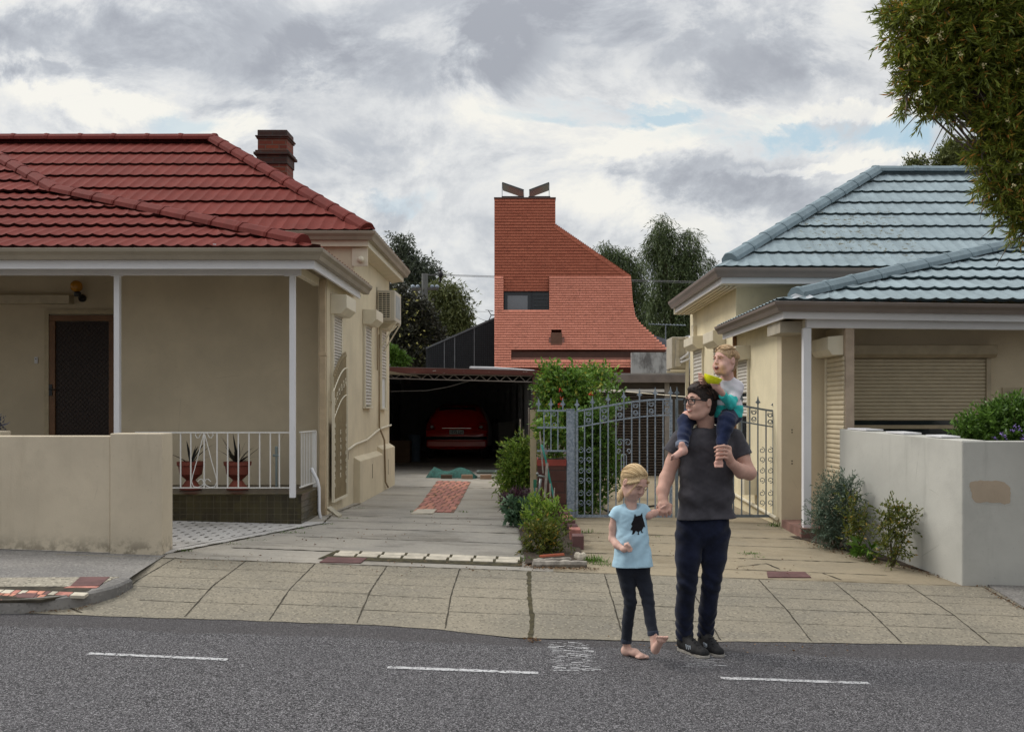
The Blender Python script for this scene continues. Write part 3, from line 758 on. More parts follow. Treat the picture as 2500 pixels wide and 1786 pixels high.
# beam, fascia, gutter of the veranda
VGX, VGY, VGZ = -2.07, 9.92, 3.22
gp = [(-13, VGY + .115, VGZ), (VGX - .115, VGY + .115, VGZ), (VGX - .115, 13.02, VGZ)]
w = MB().sweep(gp, gutter_prof(.105)); w.build('gutter', M['gutter'], house)
w = MB().sweep([(p[0], p[1], VGZ - .095) for p in gp[:2]] + [(VGX - .115, 12.75, VGZ - .095)], [(-.02, -.095), (.006, -.095), (.006, .02), (-.02, .02)])
w.build('fascia', M['white'], house)
w = MB(); w.box(-13, VX + .02, 10.30, 10.36, VGZ - .215, VGZ - .12); w.build('beam', M['white'], house, bevel=.004)
w = MB(); w.box(VX - .05, VX + .02, 10.362, LW0 - .08, VGZ - .213, VGZ - .12); w.build('side_beam', M['offwhite'], house, bevel=.004)
w = MB(); w.prism([(-13, VGY + .14, VGZ - .13), (-13, LM - .01, VGZ + .76), (-6.2, LM - .01, VGZ + .76), (VGX - .14, VGY + .14, VGZ - .13)], (0, 0, .012)); w.prism([(VGX - .14, VGY + .14, VGZ - .13), (-6.2, LM - .01, VGZ + .76), (VGX - .14, LM - .01, VGZ - .13)], (0, 0, .012)); w.build('veranda_ceiling', plain('veranda_ceiling', (.5, .44, .33), .8), house)
# main eave
MGX, MGY, MGZ, MGE = -2.0, 12.8, 3.91, 16.55
gp = [(-13, MGY + .115, MGZ), (MGX - .115, MGY + .115, MGZ), (MGX - .115, MGE, MGZ)]
w = MB().sweep(gp, gutter_prof(.105)); w.build('gutter', M['gutter'], house)
w = MB().sweep([(p[0], p[1], MGZ - .095) for p in gp], [(-.02, -.085), (.006, -.085), (.006, .02), (-.02, .02)]); w.build('fascia', M['offwhite'], house)
w = MB(); w.box(-12, MGX - .136, MGY + .136, MGE - .01, MGZ - .176, MGZ - .160); w.build('soffit', M['soffit'], house)
w = MB().sweep([(LX + .001, LM + .01, 3.735), (LX + .001, MGE - .02, 3.735)], [(0, -.03), (.02, -.03), (.16, .0), (0, .0)]); w.build('eave_moulding', M['soffit'], house)
# roofs
t1 = .648; rx, ry = MGX - 3.06, MGY + 3.06; rz = MGZ + 3.06 * t1
E0 = .03
def Z(zv): return zv
main = MB(); 
tile_plane(main, [(-13, MGY + .05, MGZ), (MGX - .05, MGY + .05, MGZ), (rx, ry, rz), (-13, ry, rz)], (0, MGY + .05, MGZ), (1, 0, 0), (0, 1, t1), .505, .165, v0off=.0)
tile_plane(main, [(MGX - .05, MGY + .05, MGZ), (MGX - .05, MGE, MGZ), (rx, ry, rz)], (MGX - .05, MGY, MGZ), (0, 1, 0), (-1, 0, t1), .505, .165)
main.add([(-13, ry, rz), (rx, ry, rz), (MGX - .05, MGE, MGZ), (-13, MGE + 2.4, MGZ)], [(0, 1, 2, 3)])
# front wing (steeper) and veranda roof (shallower)
K = Vector((-5.99, 12.6, 4.36)); Hh = Vector((-8.6, 15.21, 5.717))
sf = (K.z - VGZ) / (K.y - VGY); ss = (K.z - VGZ) / (VGX - K.x)
low = MB()
tile_plane(low, [(-13, VGY + .05, VGZ), (VGX - .05, VGY + .05, VGZ), K, (-13, K.y, K.z)], (0, VGY + .05, VGZ), (1, 0, 0), (0, 1, sf), .485, .150, amp=.010)
tile_plane(low, [(VGX - .05, VGY + .05, VGZ), (VGX - .05, 13.0, VGZ), (-4.4, 13.0, VGZ + ss * 2.33), (K.x, 13.6, K.z), K], (VGX - .05, 12, VGZ), (0, 1, 0), (-1, 0, ss), .485, .150)
wing = MB()
tile_plane(wing, [K, (-13, K.y, K.z), (-13, Hh.y, Hh.z), Hh], K, (1, 0, 0), (0, 1, .52), .50, .150, amp=.009)
tile_plane(wing, [K, (K.x, 13.55, K.z), (-8.6, 15.6, Hh.z), Hh], K, (0, 1, 0), (-1, 0, .52), .50, .150)
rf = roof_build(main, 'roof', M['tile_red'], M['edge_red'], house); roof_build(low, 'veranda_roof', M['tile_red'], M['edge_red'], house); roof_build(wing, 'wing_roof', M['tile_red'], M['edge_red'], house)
rc = MB(); ridge_caps(rc, (MGX - .12, MGY + .12, MGZ + .05), (rx, ry, rz + .03)); ridge_caps(rc, (rx + .05, ry, rz + .03), (-13, ry, rz + .03), .52)
rc.build('ridge_cap', M['cap_red'], rf)
rc = MB(); ridge_caps(rc, (VGX - .25, VGY + .2, VGZ + .10), K + Vector((0, 0, .03)), .44, .105, .07); ridge_caps(rc, K + Vector((0, 0, .03)), Hh + Vector((0, 0, .03)), .42, .105, .07)
rc.build('hip_cap', M['cap_red'], house)
w = MB()
for px, py, D in ((222, 597, VGY + .08), (523, 597, VGY + .08), (638, 560, MGY + .08), (812, 560, MGY + .08), (912, 561, MGY + .08)):
    p = P(px, py, D); w.box(p.x - .014, p.x + .014, p.y, p.y + .03, p.z - .035, p.z + .008)
build_split(w, 'gutter_clip', M['white'], house)
# chimney
ch = MB(); cx, cy = -4.35, 17.0; s_ = F / 16.75
zc = lambda py: EYE + (PY0 - py) / s_
ch.box(cx - .245, cx + .245, cy - .23, cy + .23, 4.2, zc(322)); ch.build('chimney', M['brick_red'], rf)
c2 = MB()
for (a, b, g_) in ((378, 371, .040), (371, 366, .018), (334, 330, .018), (338, 334, .002)): c2.box(cx - .265 - g_, cx + .265 + g_, cy - .25 - g_, cy + .25 + g_, zc(a), zc(b) - .001)
c2.box(cx - .262, cx + .262, cy - .25, cy + .25, zc(400), zc(378) - .002)

c2.box(cx - .25, cx + .25, cy - .235, cy + .235, zc(330), zc(316)); c2.build('chimney_band', brickmat('sooty_brick', (.10, .04, .028), (.055, .03, .026), (.06, .05, .045), h=.075, axis='both'), rf, bevel=.01)
# veranda posts
for px, D, z0 in ((287, 10.33, FZ), (714.5, 10.33, FZ)):
    x = XX(px, D); w = MB(); w.box(x - .029, x + .029, D - .028, D + .028, z0 - (.02 if px > 500 else 0), VGZ - .215); w.box(x - .07 * (1 if px < 500 else 1.3), x + .05, D - .03, D + .03, VGZ - .223, VGZ - .2155)
    w.build('veranda_post', M['white'], house, bevel=.006)
# veranda railing
ra = MB(); D = 10.45; zt_, zb_ = ZZ(1055, D), ZZ(1190, D)
xl, xr = XX(330, D), XX(722, D); ra.box(xl, xr, D - .012, D + .012, zt_ - .008, zt_ + .006); ra.box(xl, xr, D - .01, D + .01, zb_ - .006, zb_ + .006)
for px in (441, 466, 530, 556, 582, 608, 634, 660, 682): 
    x = XX(px, D); ra.box(x - .006, x + .006, D - .006, D + .006, zb_, zt_)
x = XX(498.5, D); ra.box(x - .006, x + .006, D - .006, D + .006, zb_, zt_)
def Q(px, py): return P(px, py, D)
for s_ in (-1, 1):
    cx_ = 498.5
    ra.tube([Q(cx_ + s_ * 1, 1058), Q(cx_ + s_ * 8, 1085), Q(cx_ + s_ * 18, 1125), Q(cx_ + s_ * 28, 1160), Q(cx_ + s_ * 31, 1175), Q(cx_ + s_ * 26, 1187), Q(cx_ + s_ * 15, 1189), Q(cx_ + s_ * 4, 1184), Q(cx_ + s_ * 1, 1178), Q(cx_ + s_ * 4, 1170), Q(cx_ + s_ * 10, 1169), Q(cx_ + s_ * 16, 1175)], .0045, 6)
    ra.tube([Q(cx_ + s_ * 1, 1060), Q(cx_ + s_ * 5, 1055), Q(cx_ + s_ * 12, 1068) if 0 else Q(cx_ + s_ * 10, 1062), Q(cx_ + s_ * 13, 1068), Q(cx_ + s_ * 18, 1068), Q(cx_ + s_ * 22, 1061), Q(cx_ + s_ * 18, 1056)], .0045, 6)
ra.build('railing', M['rail_white'], house)
ra = MB(); xs_ = VX - .03; y0_, y1_ = 10.5, 11.22
ra.box(xs_ - .012, xs_ + .012, y0_, y1_, zt_ - .006, zt_ + .008); ra.box(xs_ - .01, xs_ + .01, y0_, y1_, zb_ - .006, zb_ + .006)
for i in range(9): ra.box(xs_ - .004, xs_ + .004, y0_ + .05 + i * .078, y0_ + .058 + i * .078, zb_, zt_)
ra.box(xs_ - .02, xs_ + .02, y1_ - .015, y1_ + .015, zb_ - .05, zt_); ra.build('side_railing', M['rail_white'], house)
# door
D = LM; 
def PB(px, py, dy=0): return P(px, py, D + dy)
def frame(mb, x0, x1, z0, z1, wd, y0, y1, bottom=False):
    mb.box(x0, x0 + wd, y0, y1, z0, z1 - wd - .0005); mb.box(x1 - wd, x1, y0, y1, z0, z1 - wd - .0005); mb.box(x0, x1, y0, y1, z1 - wd, z1)
    if bottom: mb.box(x0 + wd + .0005, x1 - wd - .0005, y0, y1, z0, z0 + wd)
dx0, dx1 = XX(113, D), XX(300, D); w = MB(); frame(w, dx0, dx1, FZ, ZZ(757, D), .055, D - .05, D - .004); w.build('door_frame', plain('door_surround', (.50, .42, .28), .6), house)
ex0, ex1 = XX(124, D), XX(283, D); dr_ = MB(); frame(dr_, ex0, ex1, FZ, ZZ(770, D), .075, D - .045, D - .012, True)
do = dr_.build('door', plain('brown_screen_frame', (.19, .095, .045), .5), house, bevel=.004)
w = MB(); w.box(ex0 + .07, ex1 - .07, D - .016, D - .008, FZ, ZZ(785, D)); w.build('door_panel', plain('dark_door', (.030, .017, .013), .5), do)
w = MB(); wd_ = ex1 - ex0 - .15; hd_ = ZZ(785, D) - FZ - .08; n1_ = 12
lo_, hi_ = ex0 + .075, ex1 - .075
step_ = .062; k = -40
while k < 60:
    for sg in (1, -1):
        # line x = lo + k*step + sg*(z-FZ)
        pts_ = []
        for zq in np.linspace(FZ + .07, ZZ(785, D), 2):
            pts_.append((lo_ + k * step_ + sg * (zq - FZ), zq))
        (xa, za), (xc, zc_) = pts_
        def clip(xa, za, xc, zc_):
            if xa == xc: return None
            t0, t1_ = 0.0, 1.0
            for lim, sgn in ((lo_, 1), (hi_, -1)):
                da = sgn * (xa - lim); db = sgn * (xc - lim)
                if da < 0 and db < 0: return None
                if da < 0: t0 = max(t0, da / (da - db))
                if db < 0: t1_ = min(t1_, da / (da - db))
            if t0 >= t1_: return None
            return (xa + (xc - xa) * t0, za + (zc_ - za) * t0, xa + (xc - xa) * t1_, za + (zc_ - za) * t1_)
        r_ = clip(xa, za, xc, zc_)
        if r_ and math.hypot(r_[2] - r_[0], r_[3] - r_[1]) > .02: w.bar((r_[0], D - .030, r_[1]), (r_[2], D - .030, r_[3]), .004, .004)
    k += 1
w.build('security_mesh', plain('mesh_brown', (.045, .026, .018), .5), do)
hx = XX(128, D); w = MB(); w.box(hx - .022, hx + .022, D - .056, D - .046, ZZ(966, D), ZZ(938, D)); w.tube([(hx, D - .056, ZZ(950, D)), (hx, D - .085, ZZ(950, D)), (hx + .07, D - .085, ZZ(951, D))], .008, 6); w.box(hx - .006, hx + .006, D - .058, D - .05, ZZ(961, D), ZZ(956, D)); w.build('handle', M['black'], do)
w = MB(); w.box(XX(-90, D), XX(181, D), D - .14, D - .004, ZZ(743, D), ZZ(722, D)); w.build('shutter_box', plain('shutter_box_beige', (.56, .49, .36), .5), house, bevel=.01)
w = MB(); cx_, cz_ = XX(198.5, D), ZZ(702, D); w.ball((cx_, D - .14, cz_), .076, 18, 12); lamp = w.build('wall_lamp', None or NM('amber_globe', .15, 0, .5).color((.50, .22, .015)).m, house, smooth=True)
w = MB(); w.lathe([(.035, 0), (.045, .02), (.045, .05), (.03, .06)], (cx_ + .015, D - .14, cz_ - .13), 14); w.lathe([(.05, 0), (.05, .03), (.03, .05)], (cx_ + .022, D - .004, cz_ - .14), 16, ax=(0, -1, 0)); w.tube([(cx_ + .02, D - .05, cz_ - .13), (cx_ + .02, D - .12, cz_ - .11)], .025, 8); w.build('lamp_holder', M['black'], lamp, smooth=True, sharp=40)
w = MB(); bx_ = XX(89.5, D); w.box(bx_ - .022, bx_ + .022, D - .02, D - .004, ZZ(887, D), ZZ(871, D)); bell = w.build('doorbell', M['white'], house, bevel=.004)
w = MB(); w.box(bx_ - .006, bx_ + .006, D - .026, D - .02, ZZ(877, D), ZZ(874.5, D)); w.build('bell_button', M['black'], bell)
# tap and standpipe
w = MB(); p = P(675, 1182, 11.6); w.tube([(p.x, p.y, FZ), (p.x, p.y, FZ + .36), (p.x, p.y, FZ + .44)], [.014, .014, .02], 8); w.tube([(p.x - .04, p.y, FZ + .36), (p.x + .04, p.y, FZ + .36)], .014, 8); w.ball((p.x, p.y, FZ + .45), .02)
w.build('standpipe', plain('grey_green_pipe', (.30, .36, .36), .5), house, smooth=True, sharp=40)
# side windows with roller shutters
def side_window(X, y0, y1, ztop, zbot, zshut, n, house, sx, boxh=.20, wide=.045, inner=None, mat='offwhite', gaps=()):
    """shutter on a side wall at x = X facing sx (+1 or -1)"""
    w = MB(); w.box(X, X + sx * .035, y0 - wide, y0, zbot, ztop); w.box(X, X + sx * .035, y1, y1 + wide, zbot, ztop); w.box(X, X + sx * .05, y0 - wide - .01, y1 + wide + .01, zbot - .03, zbot - .001)
    wi = w.build('window', M[mat], house, bevel=.003)
    w = MB(); w.box(X + sx * .002, X + sx * .010, y0 + .001, y1 - .001, zbot, ztop - .01); w.build('window_pane', M['glass'] if inner is None else inner, wi)
    w = MB(); slats(w, (X + sx * .012, y0 + .001, zshut), (0, y1 - y0 - .002, 0), ztop - zshut, (sx, 0, 0), n=n, gaps=gaps); w.build('roller_shutter', M['slat'], wi)
    w = MB(); d = .19; pr = [(X, ztop + boxh), (X + sx * (d - .0), ztop + boxh - .01), (X + sx * d, ztop + .06), (X + sx * (d - .07), ztop - .01), (X, ztop - .01)]
    w.prism([(a, y0 - wide - .02, b) for a, b in pr], (0, y1 - y0 + 2 * wide + .04, 0)); w.build('shutter_box', M[mat], wi, bevel=.006)
side_window(LX, 11.56, 12.03, 2.73, 1.74, 1.86, 25, house, 1, boxh=.22)
side_window(LX, 13.78, 14.26, 2.80, 1.66, 1.67, 25, house, 1)
side_window(LX, 15.28, 15.72, 2.86, 1.64, 2.10, 16, house, 1, inner=plain('white_curtain', (.6, .6, .6), .7))
w = MB()
for (y, z, h_) in ((14.0, .75, .10), (15.55, .72, .12)): w.box(LX + .086, LX + .089, y, y + .02, z - h_, z + h_)
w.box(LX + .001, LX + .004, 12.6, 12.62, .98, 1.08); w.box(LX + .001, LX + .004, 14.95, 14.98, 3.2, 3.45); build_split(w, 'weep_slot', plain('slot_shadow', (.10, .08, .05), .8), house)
# vent box and sensor light under the main eave
w = MB(); p = P(880, 610, LM); w.box(p.x - .11, p.x + .10, LM - .02, LM - .001, 3.48, 3.72); w.build('eave_vent', M['offwhite'], house, bevel=.005)
w = MB(); p = P(882, 635, LM); w.ball((p.x, LM - .06, p.z), .045); w.tube([(p.x, LM - .002, p.z + .02), (p.x, LM - .05, p.z)], .02, 8); w.build('sensor_light', M['offwhite'], house, smooth=True)
# air conditioner (hung on the side wall)
def aircon(X, y, z0, sx, label, front=-1):
    ac = thing('air_conditioner', (X + sx * .25, y, z0), label, 'air conditioner', 'outdoor air conditioner units')
    return ac
ac = thing('air_conditioner', (LX + .25, 15.75, 2.85), 'cream air conditioner with square grille hung high on the red-roofed house', 'air conditioner')
yA = 14.95; x0 = XX(920, yA); x1 = XX(964, yA); z1 = ZZ(708, yA); z0 = ZZ(783, yA)
w = MB(); w.box(x0, x1, yA, yA + .72, z0, z1); w.build('casing', plain('ac_cream', (.50, .46, .38), .45, var=.05), ac, bevel=.012)
w = MB(); w.box(x0 + .025, x0 + .20, yA - .006, yA - .001, z0 + .04, z1 - .035); w.build('grille_recess', M['black'], ac)
w = MB()
for i in range(14): z = z0 + .045 + i * (z1 - z0 - .09) / 13; w.box(x0 + .022, x0 + .205, yA - .014, yA - .007, z - .004, z + .004)
for i in range(4): x = x0 + .025 + i * .0585; w.box(x - .003, x + .003, yA - .018, yA - .0145, z0 + .035, z1 - .03)
w.build('grille', M['offwhite'], ac)
w = MB(); w.box(x1 + .001, x1 + .004, yA + .1, yA + .6, z0 + .06, z1 - .06); w.build('side_grille', plain('ac_side', (.30, .32, .32), .5), ac)
w = MB(); w.box(LX + .002, x1 + .01, yA + .1, yA + .13, z0 - .03, z0 - .003); w.box(LX + .002, x1 + .01, yA + .55, yA + .58, z0 - .03, z0 - .003); w.bar((x1, yA + .115, z0 - .02), (LX + .01, yA + .115, z0 - .45), .02); w.bar((x1, yA + .565, z0 - .02), (LX + .01, yA + .565, z0 - .45), .02); build_split(w, 'bracket', M['offwhite'], ac)
# ornate side gate folded against the wall
gt = thing('side_gate', (LX + .05, 11.9, .5), 'cream ornate wrought-iron gate standing open against the side wall', 'gate')
XG = LX + .055; gy0, gy1 = 11.38, 12.22; zb = .55
w = MB(); 
def ztop_(t): return 1.82 + .30 * math.sin(math.pi / 2 * t)
ra_ = [(XG, gy0 + (gy1 - gy0) * t, ztop_(t)) for t in np.linspace(0, 1, 12)]
w.tube(ra_, .011, 6); w.tube([(p[0], p[1], p[2] - .33) for p in ra_], .009, 6)
for y in (gy0, gy1): w.box(XG - .014, XG + .014, y - .014, y + .014, zb, ztop_((y - gy0) / (gy1 - gy0)))
w.box(XG - .012, XG + .012, gy0, gy1, zb, zb + .03); w.build('frame', M['offwhite'], gt)
w = MB()
for i in range(1, 13):
    t = i / 13; y = gy0 + (gy1 - gy0) * t; w.box(XG - .005, XG + .005, y - .005, y + .005, zb, ztop_(t) + .13); w.lathe([(.002, 0), (.016, .03), (.001, .09)], (XG, y, ztop_(t) + .12), 6)
w.build('pickets', plain('tan_iron', (.36, .29, .18), .5), gt)
w = MB()
for yy0 in (gy0 + .07, gy0 + .42, gy1 - .07):
    for k in range(9):
        z = .75 + k * .085
        if yy0 == gy0 + .42 and k in (0, 8): continue
        scroll(w, (XG + .006, yy0, z), .032, .012, (0, 1, 0), (0, 0, 1), 1.0, k, 1 if k % 2 else -1, .0035, 12)
for i in range(6): scroll(w, (XG + .004, gy0 + .1 + i * .13, 1.70 + .27 * math.sin(1.5 * i / 6)), .05, .02, (0, 1, 0), (0, 0, 1), 1.2, i, 1, .004, 14)
build_split(w, 'scroll', M['offwhite'], gt)
w = MB(); w.box(XG - .022, XG - .018, gy0 + .02, gy1 - .02, zb + .03, 1.48); w.build('backing_sheet', plain('gate_sheet', (.30, .235, .14), .7), gt)
w = MB(); w.prism([P(797, 1238, 11.25), P(808, 1234, 11.25), P(834, 1255, 11.1), P(827, 1260, 11.1)], (0, .02, -.03)); w.build('door_stop', M['offwhite'], gt)
# potted plants
M['terracotta'] = plain('terracotta_pot', (.22, .055, .035), .6, var=.15)
M['dracaena'] = plain('dark_plant', (.020, .020, .017), .45, var=.4, scale=12)
def blade(vs, fs, base, direc, length, width, droop, seg=6):
    d = Vector(direc).normalized(); side = d.cross(Vector((0, 0, 1))); side = side.normalized() if side.length > .05 else Vector((1, 0, 0)); p = Vector(base); n0 = len(vs)
    for i in range(seg + 1):
        t = i / seg; wd = width * (math.sin(math.pi * min(1, .12 + .88 * t)) * .9 + .1 * (1 - t)); vs.append(p - side * wd / 2); vs.append(p + side * wd / 2)
        p = p + d * (length / seg); d = (d + Vector((0, 0, -droop / seg))).normalized()
    for i in range(seg): fs.append((n0 + 2 * i, n0 + 2 * i + 1, n0 + 2 * i + 3, n0 + 2 * i + 2))
def pot(px, label, seed, n, s=1.0):
    D = 11.1; p = P(px, 1186, D); p.z = FZ + .004; t = thing('potted_plant', p, label, 'potted plant', 'urn planters on the tiled veranda')
    w = MB(); w.lathe([(.12 * s, 0), (.125 * s, .02), (.10 * s, .035), (.06 * s, .09), (.05 * s, .105), (.07 * s, .125), (.12 * s, .17), (.135 * s, .26), (.15 * s, .27), (.153 * s, .31), (.128 * s, .31), (.12 * s, .28), (.0, .28)], p, 20)
    w.build('urn', M['terracotta'], t, smooth=True, sharp=35)
    r = random.Random(seed); vs, fs = [], []
    for i in range(n):
        a = r.uniform(0, 2 * math.pi); el = r.uniform(.5, 1.4); blade(vs, fs, p + Vector((0, 0, .27)), (math.cos(a) * math.cos(el), math.sin(a) * math.cos(el), math.sin(el)), r.uniform(.22, .40) * s, r.uniform(.024, .038), r.uniform(.1, 1.0))
    MB().add(vs, fs).build('leaves', M['dracaena'], t, fix=False)
pot(466, 'terracotta urn with a sparse dark spiky plant, behind the railing scroll', 3, 9)
pot(580, 'terracotta urn with a bushier dark spiky plant, nearer the veranda corner post', 8, 22)
# front fence of the left house
fe = thing('front_wall_beige', (-4.5, 8.8, .33), 'low beige rendered boundary wall in front of the left house, mossy at its foot', 'wall')
y0 = 8.72; w = MB(); xe = XX(425, y0 + .2); xs0 = XX(268, y0)
w.box(-12, xs0 - .001, y0 + .012, y0 + .25, .1, ZZ(1064, y0)); w.build('wall_panel', M['fence_beige'], fe, bevel=.008)
w = MB(); w.box(xs0, -3.226, y0, y0 + .26, .1, ZZ(1057.5, y0)); w.build('end_pier', M['fence_beige'], fe, bevel=.010)
w = MB(); w.box(-6, XX(7, 9.3), 9.2, 9.45, .1, ZZ(1052, 9.3)); w.build('inner_pier', M['fence_beige'], fe, bevel=.01)
# ================================================================ right house
RX = 2.825; rh = thing('blue_roofed_house', (5.5, 13, .3), 'cream rendered single-storey house with pale blue-grey tiled roof, lichen on its tiles', 'house')
RF = 11.2; RM = 13.67; REND = 17.6
w = MB(); w.box(RX, RX + .2, RF + .201, REND, 0, 2.62); w.box(RX, RX + .2, RM, REND, 2.6201, 3.38); w.box(RX + .001, 12, RM + .001, RM + .2, 2.5, 3.38); w.box(RX + .2, RX + 3, REND - .2, REND, 0, 3.38)
w.build('side_wall', M['cream'], rh)
w = MB(); w.box(RX - .0, 12, RF, RF + .2, 0, 2.615); w.build('front_wall', M['beige_shaded'], rh)
WX = 3.32; WN = 10.48
w = MB(); w.box(WX, WX + .10, WN + .08, RF - .001, 0, 2.50); w.build('wing_wall', M['beige_shaded'], rh)
w = MB(); w.box(WX - .0, WX + .09, WN, WN + .079, .1, 2.50); w.build('pier', plain('rosy_beige', (.43, .34, .26), .8), rh)
# shutter on wing wall facing left
w = MB(); z0, z1 = .30, 2.18; slats(w, (WX - .004, WN + .62, z0), (0, -.60, 0), z1 - z0, (-1, 0, 0), n=36, depth=.016)
cs = w.build('roller_shutter', M['slat_beige'], rh)
w = MB(); w.box(WX - .03, WX - .002, WN + .622, WN + .655, z0, z1); w.build('shutter_guide', M['offwhite'], cs)
w = MB(); d = .17; w.prism([(WX - .002, RF - .02, 2.40), (WX - d, RF - .02, 2.385), (WX - d, RF - .02, 2.25), (WX - d + .05, RF - .02, 2.19), (WX - .002, RF - .02, 2.19)], (0, -(RF - .02 - WN - .06), 0)); w.build('shutter_box', M['offwhite'], cs, bevel=.006)
# big front window with shutter
fy = RF; bx0, bx1 = XX(2070, fy), XX(2410, fy); w = MB()
w.prism([(bx0, fy - .003, ZZ(843, fy)), (bx0, fy - .17, ZZ(844, fy)), (bx0, fy - .17, ZZ(866, fy)), (bx0, fy - .12, ZZ(874, fy)), (bx0, fy - .003, ZZ(874, fy))], (XX(2420, fy) - bx0, 0, 0))
fw = MB(); fx1 = XX(2404, fy); fw.box(fx1, fx1 + .05, fy - .05, fy - .003, ZZ(1100, fy), ZZ(874.5, fy)); fw.box(bx0 - .05, bx0, fy - .05, fy - .003, ZZ(1100, fy), ZZ(874.5, fy)); fwo = fw.build('window', plain('window_frame_beige', (.44, .37, .26), .5), rh)
w.build('shutter_box', plain('shutter_box_tan', (.40, .33, .22), .5), fwo, bevel=.008)
w = MB(); slats(w, (bx0, fy - .012, ZZ(1026, fy)), (fx1 - bx0 - .002, 0, 0), ZZ(875, fy) - ZZ(1026, fy), (0, -1, 0), n=17, depth=.016); w.build('roller_shutter', M['slat_beige'], fwo)
w = MB(); w.box(bx0, fx1, fy - .010, fy - .004, ZZ(1100, fy), ZZ(1026, fy)); w.build('window_pane', M['glass'], fwo)
w = MB(); w.box(bx0, fx1, fy - .028, fy - .012, ZZ(1046, fy), ZZ(1037, fy)); w.box(bx0, fx1, fy - .03, fy - .012, ZZ(1104, fy), ZZ(1085, fy)); w.build('window_rail', plain('rail_tan', (.40, .33, .22), .5), fwo)
w = MB(); w.box(XX(2446, fy), XX(2600, fy), fy - .02, fy - .003, ZZ(1060, fy), ZZ(946, fy)); mbx = w.build('door_surround', plain('beige_surround', (.45, .38, .26), .6), rh)
w = MB(); w.box(XX(2456, fy), XX(2590, fy), fy - .03, fy - .021, ZZ(1060, fy), ZZ(956, fy)); w.build('panel', plain('grey_panel', (.36, .31, .23), .6), mbx)
w = MB(); w.box(RX - .0, 12, WN - .1, RF - .002, -.1, .375); w.build('veranda_floor', plain('red_slab', (.20, .11, .09), .8, var=.25), rh)
# veranda gutters
VGX2, VGY2, VGZ2 = 2.52, 10.24, 2.727
dzr = -.036   # the gutter falls gently to the right
gp = [(VGX2 + .115, 13.62, VGZ2 + .012), (VGX2 + .115, VGY2 + .115, VGZ2), (12, VGY2 + .115, VGZ2 + dzr * 3.6)]
w = MB().sweep([(a, b, c) for a, b, c in gp], gutter_prof(.097, .115)); w.build('gutter', M['gutter_r'], rh)
w = MB().sweep([(a, b, c - .09) for a, b, c in gp], [(-.02, -.078), (.006, -.078), (.006, .02), (-.02, .02)]); w.build('fascia', M['white'], rh)
w = MB(); bx = XX(1968, 10.48); z = 2.572; w.prism([(bx, 10.46, z - .005), (12, 10.46, z - .095), (12, 10.46, z - .19), (bx, 10.46, z - .10)], (0, .06, 0)); w.build('beam', M['white'], rh, bevel=.004)
w = MB(); w.box(bx - .0, bx + .06, 10.521, RF - .002, z - .11, z - .006); w.build('side_beam', M['offwhite'], rh)
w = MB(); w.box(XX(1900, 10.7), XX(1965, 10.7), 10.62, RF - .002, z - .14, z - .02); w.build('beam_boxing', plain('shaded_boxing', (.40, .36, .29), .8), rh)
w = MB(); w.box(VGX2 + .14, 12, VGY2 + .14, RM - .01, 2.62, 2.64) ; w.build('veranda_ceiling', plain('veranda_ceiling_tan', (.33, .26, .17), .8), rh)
# main eave
MGX2, MGY2, MGZ2, MGE2 = 2.4, 12.96, 3.46, 17.3
gp = [(MGX2 + .115, MGE2, MGZ2 + .02), (MGX2 + .115, MGY2 + .115, MGZ2), (12, MGY2 + .115, MGZ2 - .05)]
w = MB().sweep(gp, gutter_prof(.115, .12)); w.build('gutter', M['gutter_r'], rh)
w = MB().sweep([(a, b, c - .105) for a, b, c in gp], [(-.02, -.085), (.006, -.085), (.006, .02), (-.02, .02)]); w.build('fascia', M['white'], rh)
w = MB(); w.box(MGX2 + .136, 12, MGY2 + .136, RM, MGZ2 - .176, MGZ2 - .16); w.box(MGX2 + .136, RX + .05, RM, MGE2, MGZ2 - .176, MGZ2 - .16)
for i in range(4): w.box(MGX2 + .15 + i * .065, MGX2 + .19 + i * .065, RM - .3, MGE2, MGZ2 - .20, MGZ2 - .1765)
w.build('soffit', M['soffit'], rh)
w = MB(); w.box(MGX2 + .10, RX + .2, MGE2 - .03, MGE2 + .05, MGZ2 - .19, MGZ2 + .0); w.build('eave_end', M['offwhite'], rh)
# roof planes
t2 = .622; rx2, ry2 = MGX2 + 3.23, MGY2 + 3.23; rz2 = MGZ2 + 3.23 * t2
mn = MB()
tile_plane(mn, [(MGX2 + .05, MGY2 + .05, MGZ2), (12, MGY2 + .05, MGZ2), (12, ry2, rz2), (rx2, ry2, rz2)], (0, MGY2 + .05, MGZ2), (1, 0, 0), (0, 1, t2), .478, .163, v0off=0)
tile_plane(mn, [(MGX2 + .05, MGY2 + .05, MGZ2), (MGX2 + .05, MGE2, MGZ2), (rx2, ry2, rz2)], (MGX2 + .05, 12, MGZ2), (0, 1, 0), (1, 0, t2), .478, .163)
mn.add([(12, ry2, rz2), (rx2, ry2, rz2), (MGX2 + .05, MGE2, MGZ2), (12, MGE2 + 2.4, MGZ2)], [(0, 1, 2, 3)])
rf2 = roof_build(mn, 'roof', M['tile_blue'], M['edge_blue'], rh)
K2 = Vector((6.39, 12.89, 3.758)); s1 = (K2.z - VGZ2) / (K2.y - VGY2); s2 = (K2.z - VGZ2) / (K2.x - VGX2)
lw = MB()
tile_plane(lw, [(VGX2 + .05, VGY2 + .05, VGZ2), (12, VGY2 + .05, VGZ2), (12, K2.y, K2.z), K2], (0, VGY2 + .05, VGZ2 + .0), (1, 0, 0), (0, 1, s1), .465, .158, amp=.009)
